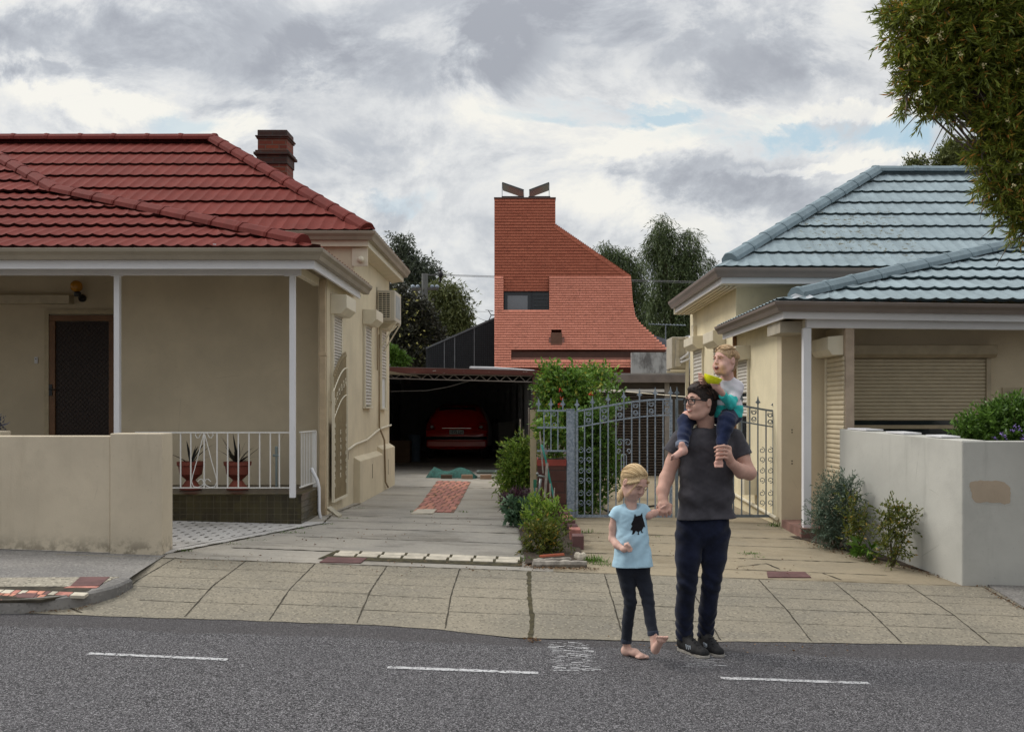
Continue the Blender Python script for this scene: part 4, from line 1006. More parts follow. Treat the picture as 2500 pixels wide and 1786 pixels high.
tile_plane(lw, [(VGX2 + .05, VGY2 + .05, VGZ2), (VGX2 + .05, 13.66, VGZ2), (5.0, 13.66, VGZ2 + s2 * 2.43), K2], (VGX2 + .05, 12, VGZ2), (0, 1, 0), (1, 0, s2), .465, .158)
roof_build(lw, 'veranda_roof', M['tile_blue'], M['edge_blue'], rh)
wg = MB()
tile_plane(wg, [(K2.x - .9, 13.0, 3.40), (K2.x - .55, 13.45, 3.60), (8.6, 15.2, 5.25), (8.6, 15.0, 5.2), K2], K2, Vector((0, 1, 0)), Vector((1, 0, .60)), .48, .158)
H2 = Vector((8.6, 15.1, 5.2)); tile_plane(wg, [K2, (12, K2.y, K2.z), (12, H2.y, H2.z), H2], K2, (1, 0, 0), (0, 1, (H2.z - K2.z) / (H2.y - K2.y)), .48, .158)
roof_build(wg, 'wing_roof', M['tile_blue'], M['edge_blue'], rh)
rc = MB(); ridge_caps(rc, (MGX2 + .25, MGY2 + .25, MGZ2 + .15), (rx2, ry2, rz2 + .03), .46, .12, .08); ridge_caps(rc, (rx2 - .05, ry2, rz2 + .03), (12, ry2, rz2 + .03), .62, .115, .07)
rc.build('ridge_cap', M['cap_blue'], rf2)
rc = MB(); ridge_caps(rc, (VGX2 + .28, VGY2 + .22, VGZ2 + .09), K2 + Vector((0, 0, .03)), .46, .11, .075); ridge_caps(rc, K2 + Vector((0, 0, .03)), H2 + Vector((0, 0, .03)), .45, .11, .07); rc.build('hip_cap', M['cap_blue'], rh)
w = MB(); p0 = Vector((MGX2 + .12, MGY2 + .16, MGZ2 + .03)); w.add([p0 + Vector((0, 0, 0)), p0 + Vector((.28, .0, .02)), p0 + Vector((.24, .24, .17)), p0 + Vector((.02, .22, .10))], [(0, 1, 2, 3)]); w.prism([(VGX2 + .12, VGY2 + .06, VGZ2 + .02), (VGX2 + .45, VGY2 + .06, VGZ2 + .02), (VGX2 + .35, VGY2 + .3, VGZ2 + .14)], (0, 0, .012)); build_split(w, 'lead_flashing', plain('lead_flashing', (.50, .52, .54), .45, .3), rh)
w = MB(); w.prism([(VGX2 + .12, 12.7, VGZ2 + .03), (VGX2 + .34, 12.7, VGZ2 + .10), (VGX2 + .34, 13.65, VGZ2 + .10), (VGX2 + .12, 13.65, VGZ2 + .03)], (0, 0, .02)); w.build('side_flashing', plain('pale_flashing', (.56, .60, .63), .45), rh)
# veranda post
x = XX(1969.5, 10.48); w = MB(); w.box(x - .042, x + .042, 10.45, 10.53, .02, 2.47); w.build('veranda_post', M['white'], rh, bevel=.006)
# side windows
side_window(RX, 16.25, 17.05, 2.62, 1.05, 1.35, 21, rh, -1, boxh=.20, gaps=(3, 5))
side_window(RX, 14.45, 15.15, 2.55, 1.05, 1.35, 21, rh, -1, boxh=.22, gaps=(3, 5))
side_window(RX, 12.85, 13.42, 2.27, 1.20, 1.52, 17, rh, -1, boxh=.17, gaps=(3, 6))
w = MB(); w.box(RX - .05, RX - .002, 13.63, 13.67, 1.0, 2.7); w.build('downpipe', plain('rust_pipe', (.24, .13, .07), .6), rh)
w = MB(); w.tube([(RX - .03, 11.3, .38), (RX - .03, 16.5, .55)], .022, 8); w.box(RX - .16, RX - .003, 12.4, 12.55, .55, .85); w.box(RX - .06, RX - .002, 16.9, 17.1, 2.85, 3.05); w.build('conduit', M['offwhite'], rh)
w = MB()
for z in (1.35, 1.0):
    for q_ in (0, .03): w.box(XX(1932, RF), XX(1935, RF), RF - .004, RF - .001, z + q_, z + q_ + .012)
build_split(w, 'screw_hole', M['dark'], rh)
# air conditioner on bracket at the far end of the side wall
yA = 17.75; x0 = XX(1640, yA); x1 = XX(1682, yA); z1 = ZZ(822, yA); z0 = ZZ(899, yA)
ac2 = thing('air_conditioner', (x0, yA, z0), 'beige air conditioner with curved hoses on a bracket at the corner of the blue-roofed house', 'air conditioner')
w = MB(); w.box(x0, x1, yA, yA + .7, z0, z1); w.build('casing', plain('ac_beige', (.44, .40, .32), .5, var=.08), ac2, bevel=.012)
w = MB(); w.box(x0 + .07, x0 + .13, yA - .02, yA - .001, z0 + .02, z0 + .50); w.box(x0 + .06, x0 + .16, yA - .03, yA - .001, z0 + .03, z0 + .18); w.box(x0 + .10, x0 + .20, yA - .012, yA - .001, z1 - .05, z1 - .025); w.build('cover_panel', plain('ac_cover', (.50, .46, .38), .5), ac2, bevel=.005)
w = MB(); w.tube([(x0 + .15, yA - .04, z0 + .16), (x0 + .28, yA - .06, z0 + .25), (x0 + .33, yA - .05, z0 + .42), (x0 + .32, yA - .02, z1 + .01)], .022, 8); w.tube([(x0 + .15, yA - .05, z0 + .10), (x0 + .32, yA - .07, z0 + .17), (x0 + .38, yA - .05, z0 + .36), (x0 + .37, yA - .02, z1)], .022, 8); build_split(w, 'hose', M['white'], ac2, smooth=True)
w = MB(); w.box(x0 - .02, RX, yA - .01, yA + .03, z0 - .06, z0 - .02); w.box(x0 - .02, RX, yA + .5, yA + .54, z0 - .06, z0 - .02); w.box(RX - .06, RX - .001, yA - .02, yA + .04, z0 - .5, z1); build_split(w, 'bracket', M['offwhite'], ac2)
# grey front wall of the right-hand property
fg = thing('front_wall_grey', (4.5, 8.7, .05), 'pale grey rendered boundary wall on the right with a bare plaster patch', 'wall')
wx = 3.76; yf = 8.67
w = MB(); w.prism([(wx, yf, -.1), (3.23, 10.4, -.1), (3.23, 10.4, 1.41), (wx, yf, 1.342)], (.22, .03, 0)); w.build('side_panel', M['fence_grey'], fg, bevel=.006)
m2 = stucco('fence_grey_front', (.285, .27, .24), .5, .8, tint=(.16, .155, .14)); w = MB(); w.box(wx + .004, 12, yf - .003, yf + .22, -.1, 1.335); w.build('front_panel', M['fence_grey'], fg, bevel=.006)
w = MB(); pp = [(2366, 1182), (2370, 1176), (2392, 1172), (2430, 1173), (2452, 1176), (2466, 1190), (2467, 1205), (2466, 1226), (2452, 1230), (2440, 1226), (2410, 1225), (2385, 1227), (2374, 1218), (2371, 1200)]
pq = []
for (a, b), (c_, d_) in zip(pp, pp[1:] + pp[:1]):
    for t in (0, .25, .5, .75): pq.append((a + (c_ - a) * t + rng.uniform(-1.5, 1.5), b + (d_ - b) * t + rng.uniform(-1.2, 1.2)))
w.prism([P(2418 + (a - 2418) * 1.05, 1201 + (b - 1199) * 1.09, yf - .003) + Vector((0, -.002, 0)) for a, b in pq], (0, .006, 0)); w.build('patch_rim', M['fence_grey'], fg)
w = MB(); w.prism([P(a, b, yf - .003) + Vector((0, -.0045, 0)) for a, b in pq], (0, .006, 0)); w.build('bare_patch', M['patch'], fg)
w = MB()
for (a, b) in ((8.95, 9.15), (9.45, 9.7), (10.0, 10.3)): xa_ = wx - .306 * (a - 8.67); xb2_ = wx - .306 * (b - 8.67); za_ = 1.342 + .0393 * (a - 8.67); w.prism([(xa_ + .02, a, za_ + .006), (xa_ + .2, a + .02, za_ + .006), (xb2_ + .2, b + .02, za_ + .016), (xb2_ + .02, b, za_ + .016)], (0, 0, .014))
build_split(w, 'coping_strip', M['white'], fg)
# ================================================================ gate between the properties
GD = 11.6; gz = lambda py: ZZ(py, GD); gx = lambda px: XX(px, GD)
def spike(mb, x, z, y=GD, h=.14, w_=.034):
    mb.add([(x - .006, y - .006, z), (x + .006, y - .006, z), (x + .006, y + .006, z), (x - .006, y + .006, z), (x, y, z + .12)], [(0, 1, 2, 3)])
    mb.box(x - .007, x + .007, y - .007, y + .007, z, z + .05)
    pts = [(x - .012, z + .045), (x + .012, z + .045), (x + .015, z + .055), (x + w_ * .95, z + .06), (x + w_ * .35, z + .085), (x, z + h), (x - w_ * .35, z + .085), (x - w_ * .95, z + .06), (x - .015, z + .055)]
    mb.prism([(a, y - .008, b) for a, b in pts], (0, .016, 0))
def leaf(name, px0, px1, flip, label):
    g_ = thing(name, (gx(px0), GD, gz(1266)), label, 'gate', 'leaves of the double driveway gate')
    n = 14; zb_ = gz(1262)
    def top(t): tt = (1 - t) if flip else t; return gz(1003 - 29 * math.sin(tt * math.pi / 2) ** 1.15 if tt > 0 else 1003)
    fr_ = MB(); ra = [(gx(px0 + (px1 - px0) * t), GD, top(t)) for t in np.linspace(0, 1, 16)]
    for a, b in zip(ra, ra[1:]): fr_.bar(a, b, .022, .022)
    rb = [(p[0], p[1], p[2] - .185) for p in ra]
    for a, b in zip(rb, rb[1:]): fr_.bar(a, b, .018, .016)
    x0, x1 = gx(px0), gx(px1); fr_.box(x0, x1, GD - .012, GD + .012, zb_, zb_ + .03)
    for x, t in ((x0, 0), (x1, 1)): fr_.box(x - .016, x + .016, GD - .016, GD + .016, zb_, top(t))
    mt = M['galv'] if not flip else plain('shaded_steel', (.15, .18, .205), .55, .2, var=.2, scale=20); fr_.build('frame', mt, g_)  # right leaf's steel darkened in colour for the shade at that end
    bars = MB(); nb = 12
    for i in range(1, nb):
        t = i / nb; x = x0 + (x1 - x0) * t; bars.box(x - .0068, x + .0068, GD - .0068, GD + .0068, zb_ + .031, top(t) - .011 if i % 2 else top(t) - .011)
    bars.build('bars', mt, g_)
    sp_ = MB()
    for i in range(0, nb + 1, 2):
        t = i / nb; sp_ = MB(); spike(sp_, min(max(x0 + (x1 - x0) * t, x0 + .004), x1 - .004), top(t) + .008); sp_.build('spear_head', mt, g_)
    pass
    sc_ = MB(); u = (1, 0, 0); v = (0, 0, 1)
    side = (0, 1) if not flip else (nb - 1, nb - 2); 
    pw = (x1 - x0) / nb
    for k in range(1, nb, 2):      # scrolls between the two arched rails
        xm = x0 + pw * (k + .5) + (0); t = (k + .5) / nb
        for s_ in (-1, 1):
            scroll(sc_, (xm + s_ * .0, GD, top(t) - .05), .032, .012, u, v, 1.1, math.pi / 2 + s_ * .6, s_, .0045, 14)
            scroll(sc_, (xm + s_ * .0, GD, top(t) - .13), .032, .012, u, v, 1.1, -math.pi / 2, s_, .0045, 14)
    for cxk in ((x0 + pw * .5, x0 + pw * 1.5) if not flip else (x1 - pw * .5, x1 - pw * 1.5)):
        for zc_ in (gz(1110), gz(1160), gz(1215)):
            for s_ in (-1, 1): scroll(sc_, (cxk, GD, zc_ + s_ * .055), .036, .012, u, v, 1.2, math.pi / 2 * s_, -s_, .0045, 16)
    xm = x0 + (x1 - x0) * .5
    for s_ in (-1, 1):
        scroll(sc_, (xm + s_ * .045, GD, gz(1080)), .045, .014, u, v, 1.2, math.pi if s_ > 0 else 0, -s_, .005, 18)
        scroll(sc_, (xm + s_ * .055, GD, gz(1100)), .03, .012, u, v, 1.0, -math.pi / 2, s_, .005, 14)
        sc_.bar((xm + s_ * .03, GD, gz(1112)), (xm + s_ * .03, GD, gz(1150)), .009)
    sc_.tube([(xm - .03, GD, gz(1112)), (xm - .015, GD, gz(1108)), (xm + .015, GD, gz(1108)), (xm + .03, GD, gz(1112))], .005, 5)
    build_split(sc_, 'scroll', mt, g_)
    return g_
leaf('driveway_gate', 1408, 1638, False, 'left leaf of the grey spear-topped double gate, in front of the flowering shrub')
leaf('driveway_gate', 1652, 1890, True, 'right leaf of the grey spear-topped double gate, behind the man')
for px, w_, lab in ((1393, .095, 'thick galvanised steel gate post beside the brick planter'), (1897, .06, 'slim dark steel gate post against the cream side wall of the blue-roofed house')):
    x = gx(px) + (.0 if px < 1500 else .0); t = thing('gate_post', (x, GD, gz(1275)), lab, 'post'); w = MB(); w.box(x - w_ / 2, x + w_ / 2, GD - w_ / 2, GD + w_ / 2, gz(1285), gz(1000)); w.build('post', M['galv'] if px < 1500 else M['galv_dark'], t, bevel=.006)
    w = MB(); w.box(x - w_ / 2 - .004, x + w_ / 2 + .004, GD - w_ / 2 - .004, GD + w_ / 2 + .004, gz(1000) + .001, gz(1000) + .012); w.build('cap', M['galv'], t)
# short fixed fence panel over the planter
fpn = thing('fence_panel', (gx(1348), GD, gz(1200)), 'short galvanised fence panel with spear tops mounted above the brown brick planter', 'fence')
w = MB(); x0, x1 = gx(1311), gx(1383)
for py in (1002, 1043, 1100): w.box(x0, x1, GD - .012, GD + .012, gz(py) - .01, gz(py) + .01)
w.build('rails', M['galv'], fpn); w = MB(); sp_ = MB()
for i, px in enumerate((1328, 1345, 1362)): w.box(gx(px) - .007, gx(px) + .007, GD - .007, GD + .007, gz(1100) + .011, gz(1002) - .011)
for px in (1315, 1345, 1374): sp_ = MB(); spike(sp_, gx(px), gz(1002) + .01); sp_.build('spear_head', M['galv'], fpn)
for px in (1336, 1354):
    for s_ in (-1, 1): scroll(w, (gx(px), GD, gz(1036) + (s_ + 1) * .06), .03, .012, (1, 0, 0), (0, 0, 1), 1.1, s_, s_, .004, 12)
w.build('bars', M['galv'], fpn); pass
# brick planter
bp = thing('brick_planter', (gx(1345), GD + .3, .3), 'brown brick planter box with a red-painted rim below the short fence panel', 'planter')
w = MB(); w.box(gx(1312), gx(1382), GD - .05, GD + .5, .1, gz(1136)); w.build('brickwork', M['brick_brown'], bp)
w = MB(); w.box(gx(1311), gx(1382.5), GD - .055, GD + .505, gz(1136) + .001, gz(1121)); w.build('rim', M['planter_cap'], bp)
w = MB(); w.box(gx(1314), gx(1380), GD - .03, GD + .48, gz(1121) + .001, gz(1119)); w.build('soil', M['soil'], bp)
# dividing fence seen end-on
df = thing('divider_fence', (.03, 14, .3), 'cream steel dividing fence seen end-on between the two driveways', 'fence')
D = 12.6; x = XX(1302, D); w = MB(); w.box(x - .040, x + .040, D, D + .06, .1, ZZ(1000, D)); w.build('end_post', plain('fence_cream', (.56, .46, .30), .5), df, bevel=.005)
w = MB()
for k in range(42): yk = D + .07 + k * .16; w.box(x - .02 + (.012 if k % 2 else 0), x + .008 + (.012 if k % 2 else 0), yk, yk + .159, .1, ZZ(1004, D))
w.build('sheeting', plain('fence_cream_sheet', (.48, .40, .27), .6), df)
w = MB(); w.box(x - .03, x + .03, D + .07, D + 6.8, ZZ(1004, D) + .001, ZZ(1001, D)); w.build('top_rail', plain('fence_cream_rail', (.48, .40, .27), .6), df)
# stakes, hose, tap
def stake(px0, py0, px1, py1, D, w_, label):
    a = P(px0, py0, D); b = P(px1, py1, D - .03); o = MB().bar(a, b, w_, w_ * .8).build('garden_stake', M['wood_grey'], bevel=.003); tag(o, label, 'stake', 'grey timber stakes in the planting bed')
stake(1336, 1130, 1330, 1215, 11.2, .036, 'stout weathered stake tied with cord, beside the brick planter')
stake(1318, 1053, 1326, 1155, 11.4, .020, 'long thin grey stake leaning against the short fence panel')
stake(1343, 1180, 1344, 1228, 11.0, .022, 'short grey stake in front of the brown brick planter, next to the stout one')
stake(1354, 1190, 1350, 1236, 10.9, .014, 'thinnest short stake, nearest the thick gate post')
for px, py, D, l in ((1270, 1023, 13.5, 'tall pale stake standing in the leafy shrub beside the carport'), (1278, 1048, 13.4, 'shorter pale stake standing in the leafy shrub beside the carport'), (1291, 995, 13.6, 'tallest pale stake against the cream fence end')):
    stake(px, py, px + 1, 1120, D, .022, l)
w = MB(); w.tube([P(1322, 1085, 11.3), P(1332, 1120, 11.3), P(1342, 1170, 11.25), P(1352, 1212, 11.2), P(1356, 1240, 11.1)], .012, 8); w.tube([P(1305, 1172, 11.3), P(1305, 1190, 11.3), P(1307, 1215, 11.2)], .008, 6)
o = w.build('garden_hose', plain('teal_hose', (.02, .20, .16), .5), smooth=True); tag(o, 'teal garden hose hanging down by the brown brick planter', 'hose')
w = MB(); w.tube([P(1312, 1160, 11.35), P(1330, 1164, 11.35)], .014, 8); w.tube([P(1313, 1225, 11.3), P(1320, 1168, 11.32)], .016, 8); w.ball(P(1312, 1156, 11.35), .018); tp_ = w.build('garden_tap', plain('tap_metal', (.24, .25, .24), .4, .6), smooth=True); tag(tp_, 'grey garden tap on a brown standpipe beside the cream fence post', 'tap')
w = MB(); a = P(1306, 1170, 11.3); w.box(a.x - .018, a.x + .018, a.y - .01, a.y + .01, a.z - .09, a.z); hb = w.build('hose_fitting', plain('green_plastic', (.03, .16, .09), .5)); tag(hb, 'small green hose fitting hanging on the cream fence post', 'hose fitting')
# black hose on ground behind gate
w = MB(); pts = [G(1462, 1180), G(1468, 1225), G(1480, 1252), G(1500, 1262), G(1530, 1268), G(1560, 1262), G(1590, 1245), G(1640, 1240)]
pts = [Vector((p.x, p.y + .4, H(p.x, p.y + .4) + .015)) for p in pts]; pts[0].z += .25; w.tube(pts, .012, 8); o = w.build('black_hose', M['rubber'], smooth=True); tag(o, 'black hose trailing over the concrete behind the gate', 'hose')
# bed edging: bricks, log
D0 = 8.8
be = [q(1425, 1345), q(1372, 1250)]
n = 9
for i in range(n):
    t = i / n; x = be[0][0] + (be[1][0] - be[0][0]) * t - .05; y = be[0][1] + (be[1][1] - be[0][1]) * t + .05; z = H(x, y); hh = .135 if i < 2 else .11
    w = MB(); w.box(x - .055, x + .055, y, y + .205, z - .02, z + hh); o = w.build('edging_brick', M[['slab_red', 'brick_rose', 'slab_red'][i % 3]], bevel=.008)
    tag(o, ['front end brick, nearest the footpath, at the corner of the planting bed', 'second brick from the footpath along the bed edge', 'third brick from the footpath along the bed edge', 'fourth brick from the footpath along the bed edge', 'fifth brick from the footpath along the bed edge', 'sixth brick from the footpath along the bed edge', 'seventh brick from the footpath, towards the gate post', 'next to last brick of the bed edge before the gate post', 'last brick of the bed edge, nearest the galvanised gate post'][i], 'brick', 'bricks edging the planting bed')
M['log'] = plain('split_timber', (.30, .27, .23), .9, var=.4, scale=10, bump=.6, bscale=25)
for (a, b, r_, lab) in ((q(1300, 1384), q(1432, 1384), .035, 'weathered grey timber sleeper across the front of the planting bed'), (q(1302, 1376), q(1392, 1372), .026, 'thinner pale timber length lying behind the front sleeper')):
    w = MB(); k = 14; pts = []
    for i in range(k + 1):
        t = i / k; x = a[0] + (b[0] - a[0]) * t; y = a[1] + (b[1] - a[1]) * t; pts.append((x, y + rng.uniform(-.004, .004), H(x, y) + r_ * .8 + rng.uniform(-.003, .003)))
    w.tube(pts, [r_ * rng.uniform(.85, 1.1) for _ in pts], 7); o = w.build('timber_edging', M['log']); tag(o, lab, 'timber')
a = q(1318, 1367); b = q(1376, 1362); w = MB(); w.tube([(a[0], a[1], H(*a) + .03), (b[0], b[1], H(*b) + .03)], .02, 8); o = w.build('clay_pipe', plain('orange_clay', (.38, .10, .05), .8)); tag(o, 'short orange clay pipe lying behind the timber sleeper', 'pipe')
w = MB(); r3 = random.Random(5)
for i in range(5):
    x, y = q(1412 + i * 4 - 4, 1372 - abs(i - 2) * 2); w.ball((x, y, H(x, y) + .03), (r3.uniform(.02, .035), .03, r3.uniform(.03, .06)), 7, 5)
o = w.build('limestone_rubble', M['brick_cream']); tag(o, 'pale broken lump of limestone at the end of the sleeper', 'stone')
# planting bed soil
sb = sheet('planting_bed', fq([q(1283, 1382), q(1424, 1378), q(1378, 1215), q(1236, 1200)]), 6, 16, M['soil'], dz=.03)
sb2 = sheet('shrub_bed', fq([q(1925, 1310), q(2350, 1421), (3.76, 8.7), (3.2, 10.5)]), 6, 16, M['soil'], dz=.012)
# ================================================================ shed with brown roller door
SD = 19.6; sh = thing('brown_shed', (2.2, SD, .3), 'brown shed with a wide ribbed roller door behind the gate', 'shed')
z = lambda py: ZZ(py, SD); x = lambda px: XX(px, SD)
w = MB(); w.box(x(1318), x(1422), SD, SD + .1, .2, z(934)); w.box(x(1622), x(1634), SD - .03, SD + .1, .2, z(934)); build_split(w, 'post', plain('grey_post', (.28, .26, .25), .6), sh)
w = MB(); w.box(x(1380), x(1980), SD + .01, SD + .12, .2, z(928)); w.box(x(1430), x(1621), SD + .004, SD + .0095, z(950), z(934)); w.build('wall', plain('brown_sheet', (.06, .048, .04), .6, var=.2), sh)
w = MB(); w.box(x(1370), x(1990), SD - .15, SD + .0, z(934), z(915)); w.build('fascia', plain('grey_brown_fascia', (.20, .17, .16), .5), sh, bevel=.006)
w = MB(); w.box(x(1360), x(1990), SD - .12, SD + 7.5, z(914), z(911)); w.build('roof', plain('shed_roof', (.34, .32, .30), .5), sh)
w = MB(); slats(w, (x(1424), SD + .0, z(1166)), (x(1621) - x(1424), 0, 0), z(958) - z(1166), (0, -1, 0), n=30, depth=.04); rd = w.build('roller_door', plain('brown_roller_door', (.060, .046, .038), .5, var=.08), sh)
w = MB(); w.box(x(1424), x(1621), SD - .07, SD - .052, z(957), z(950)); w.build('door_rail', M['white'], rd)
w = MB(); w.box(x(1485), x(1502), SD - .09, SD - .06, z(1160), z(1155)); w.build('door_handle', M['galv'], rd)
w = MB(); w.tube([(x(1462), SD - .6, z(952)), (x(1540), SD - 1.6, z(962)), (x(1640), SD - 3, z(975))], .008, 5); o = w.build('clothes_line', M['offwhite']); tag(o, 'thin cream line slung from the shed towards the gate', 'cord')
# ================================================================ carport
CD = 20.0; cp = thing('carport', (-1.4, CD, .35), 'carport with a peeling maroon fascia and steel lattice truss over a dark bay', 'carport')
z = lambda py: ZZ(py, CD); x = lambda px: XX(px, CD); Y2 = 32.0
w = MB(); w.prism([(x(850), CD, z(894)), (x(1312), CD, z(905)), (x(1312), CD, z(914.5)), (x(850), CD, z(907))], (0, .05, 0))
w.prism([(x(850), CD, z(907.3)), (x(1312), CD, z(915)), (x(1312), CD, z(916)), (x(850), CD, z(909))], (0, .05, 0)); m = NM('peeling_maroon', .65, 0, .3)
m.color(m.mix(m.map(m.noise(1, 5, .7, m.mp((4, 4, 22))), .60, .66), (.115, .038, .030), (.42, .38, .35))); w.build('fascia', m.m, cp)
w = MB(); w.prism([(x(790), CD + .051, z(894)), (x(1312), CD + .051, z(907)), (x(1312), Y2 + .2, z(907) + .1), (x(790), Y2 + .2, z(894) + .1)], (0, 0, .03)); w.build('roof_sheet', plain('roof_sheet', (.16, .13, .12), .7), cp)
w = MB(); w.prism([P(1146, 895, CD + .1), P(1205, 896, CD + .1), P(1305, 904, CD + .1), P(1300, 907, CD + .1), P(1146, 899, CD + .1)], (0, .5, .03)); w.build('loose_sheet', plain('pale_sheet', (.60, .60, .62), .5), cp)
w = MB(); a, b = P(900, 911, CD + .1), P(1300, 917.5, CD + .1); c_, d_ = P(900, 922, CD + .1), P(1300, 932, CD + .1)
w.bar(a, b, .02); w.bar(c_, d_, .02); k = 25
for i in range(k):
    t = i / k; t2_ = (i + 1) / k; up_ = i % 2
    p = (a if up_ else c_) * (1 - t) + (b if up_ else d_) * t; q2 = (c_ if up_ else a) * (1 - t2_) + (d_ if up_ else b) * t2_; w.bar(p, q2, .012)
w.build('lattice_truss', plain('truss_steel', (.27, .24, .22), .5), cp)
w = MB(); w.box(x(1300), x(1309), CD + .05, CD + .12, .25, z(914)); w.build('post', plain('maroon_post', (.12, .06, .05), .7), cp)
w = MB()
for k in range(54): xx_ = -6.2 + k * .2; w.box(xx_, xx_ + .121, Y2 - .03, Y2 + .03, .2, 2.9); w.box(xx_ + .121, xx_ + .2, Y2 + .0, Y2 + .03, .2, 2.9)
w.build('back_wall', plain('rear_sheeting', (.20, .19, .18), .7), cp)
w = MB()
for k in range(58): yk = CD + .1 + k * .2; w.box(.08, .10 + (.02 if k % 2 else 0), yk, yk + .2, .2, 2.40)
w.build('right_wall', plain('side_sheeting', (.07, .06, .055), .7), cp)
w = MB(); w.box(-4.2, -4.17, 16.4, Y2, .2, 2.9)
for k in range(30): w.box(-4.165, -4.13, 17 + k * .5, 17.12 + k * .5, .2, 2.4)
w.build('added_left_wall', plain('side_boards', (.10, .095, .09), .7), cp)  # wall added to keep side light out of the bay
for k in range(5): pass
w = MB(); w.tube([P(953, 955, CD + .5), P(1040, 953, CD + .5), P(1090, 945, CD + .5), P(1150, 928, CD + .5)], .008, 5); w.build('cord', plain('grey_cord', (.25, .24, .24), .6), cp)
w = MB(); w.add([P(930, 904, CD - 2.0), P(955, 906, CD - 1.6), P(1000, 914, CD - .3), P(1035, 921, CD + .0), P(990, 915.5, CD - .1), P(930, 913, CD - 1)], [(0, 1, 2, 5), (2, 3, 4), (2, 4, 5)]); o = w.build('shade_sail', plain('cream_cloth', (.60, .52, .40), .9)); tag(o, 'cream shade-cloth corner tied under the maroon carport fascia', 'shade sail')
# tarp, planks and bricks in front of the carport
D = 18.4
M['green_net'] = plain('dark_green_netting', (.02, .10, .08), .7, var=.4, scale=18, bump=.6, bscale=25)
w = MB(); nx, ny = 26, 10; r4 = random.Random(2)
vs = []; fs = []
for i in range(nx + 1):
    for j in range(ny + 1):
        px = 1042 + 122 * i / nx; yy3 = D - .25 + .6 * j / ny; e_ = min(1, min(i, nx - i) / 3) * min(1, min(j, ny - j) / 2); hz = e_ * (.125 + .03 * math.sin(i * .42 + .6) + .02 * math.sin(j * .8 + i * .5) + r4.uniform(-.006, .006)); X_ = XX(px, D); vs.append((X_, yy3 + .02 * math.sin(i * .5), H(X_, yy3) + .01 + hz))
for i in range(nx):
    for j in range(ny): a = i * (ny + 1) + j; fs.append((a, a + ny + 1, a + ny + 2, a + 1))
o = MB().add(vs, fs).build('green_netting', M['green_net'], smooth=True, fix=False); tag(o, 'crumpled dark green netting heaped on the driveway before the carport', 'netting')
g0 = H(-.8, D)
pal = thing('plastic_tray', P(1190, 1150, D), 'grey plastic tray resting on pale bricks beside the green netting', 'tray')
w = MB(); w.box(XX(1165, D), XX(1212, D), D - .2, D + .3, g0 + .09, g0 + .115); w.box(XX(1163, D), XX(1214, D), D - .22, D + .32, g0 + .1155, g0 + .13); w.build('tray', plain('grey_plastic', (.14, .17, .16), .5), pal, bevel=.01)
w = MB(); w.box(XX(1170, D), XX(1208, D), D - .21, D + .28, g0 + .131, g0 + .134); w.build('tray_liner', plain('tray_liner', (.05, .07, .06), .6), pal)
for px, l in ((1140, 'pale brick on the driveway under the right end of the green netting'), (1186, 'pale brick under the grey plastic tray'), (1090, 'dark brick half covered by the green netting')):
    w = MB(); w.box(XX(px - 13, D - .3), XX(px + 14, D - .3), D - .38, D - .27, g0 - .01, g0 + .085); o = w.build('loose_brick', plain('buff_brick', (.34, .23, .16) if px > 1100 else (.10, .07, .05), .85), bevel=.006); tag(o, l, 'brick')
# ================================================================ red car in the carport
CX, CY = -1.93, 26.0; car = thing('parked_car', (CX, CY + 1.9, .28), 'red hatchback parked nose-in inside the dark carport, rear plate 1DFJ 254', 'car')
paint = NM('red_car_paint', .28, 0, .6); paint.color((.75, .022, .016)); paint.b.inputs['Coat Weight'].default_value = .6; M['car'] = paint.m
Zg = H(CX, CY); W_ = .83
secs = [  # y, z_bottom, z_belt, z_roof, half width at sill, belt, roof
    (0.00, .34, .62, .64, .68, .74, .66), (.06, .26, .72, .82, .76, .80, .66), (.14, .24, .84, .95, .80, .82, .64), (.28, .22, .95, 1.18, .82, .83, .60), (.52, .20, .98, 1.40, .83, .83, .57), (.9, .20, .97, 1.46, .83, .83, .57), (1.6, .20, .95, 1.48, .83, .83, .57), (2.2, .20, .92, 1.42, .83, .83, .55), (2.7, .20, .90, 1.12, .83, .82, .58), (3.1, .20, .86, .92, .82, .80, .66), (3.6, .22, .76, .80, .78, .76, .6), (3.8, .30, .60, .62, .68, .66, .5)]
vs = []; m__ = 14
for (y, zb2, zm, zr, a, b, c2_) in secs:
    ring = [(-a * .92, zb2), (-a, zb2 + .08), (-b * 1.0, zm * .75), (-b, zm), (-(b + c2_) / 2, (zm + zr) / 2), (-c2_, zr - .04), (-c2_ * .75, zr), (c2_ * .75, zr), (c2_, zr - .04), ((b + c2_) / 2, (zm + zr) / 2), (b, zm), (b, zm * .75), (a, zb2 + .08), (a * .92, zb2)]
    vs += [(CX + p[0], CY + y, Zg + p[1]) for p in ring]
fs = [(i * m__ + k, i * m__ + (k + 1) % m__, (i + 1) * m__ + (k + 1) % m__, (i + 1) * m__ + k) for i in range(len(secs) - 1) for k in range(m__)] + [tuple(range(m__))[::-1], tuple(range((len(secs) - 1) * m__, len(secs) * m__))]
bo = MB().add(vs, fs).build('body', M['car'], car, smooth=True); sm = bo.modifiers.new('sub', 'SUBSURF'); sm.levels = sm.render_levels = 2
w = MB(); w.prism([(CX - .56, CY + .20, Zg + .96), (CX + .56, CY + .20, Zg + .96), (CX + .47, CY + .47, Zg + 1.36), (CX - .47, CY + .47, Zg + 1.36)], (0, .05, .0)); w.build('rear_window', M['glass'], car)
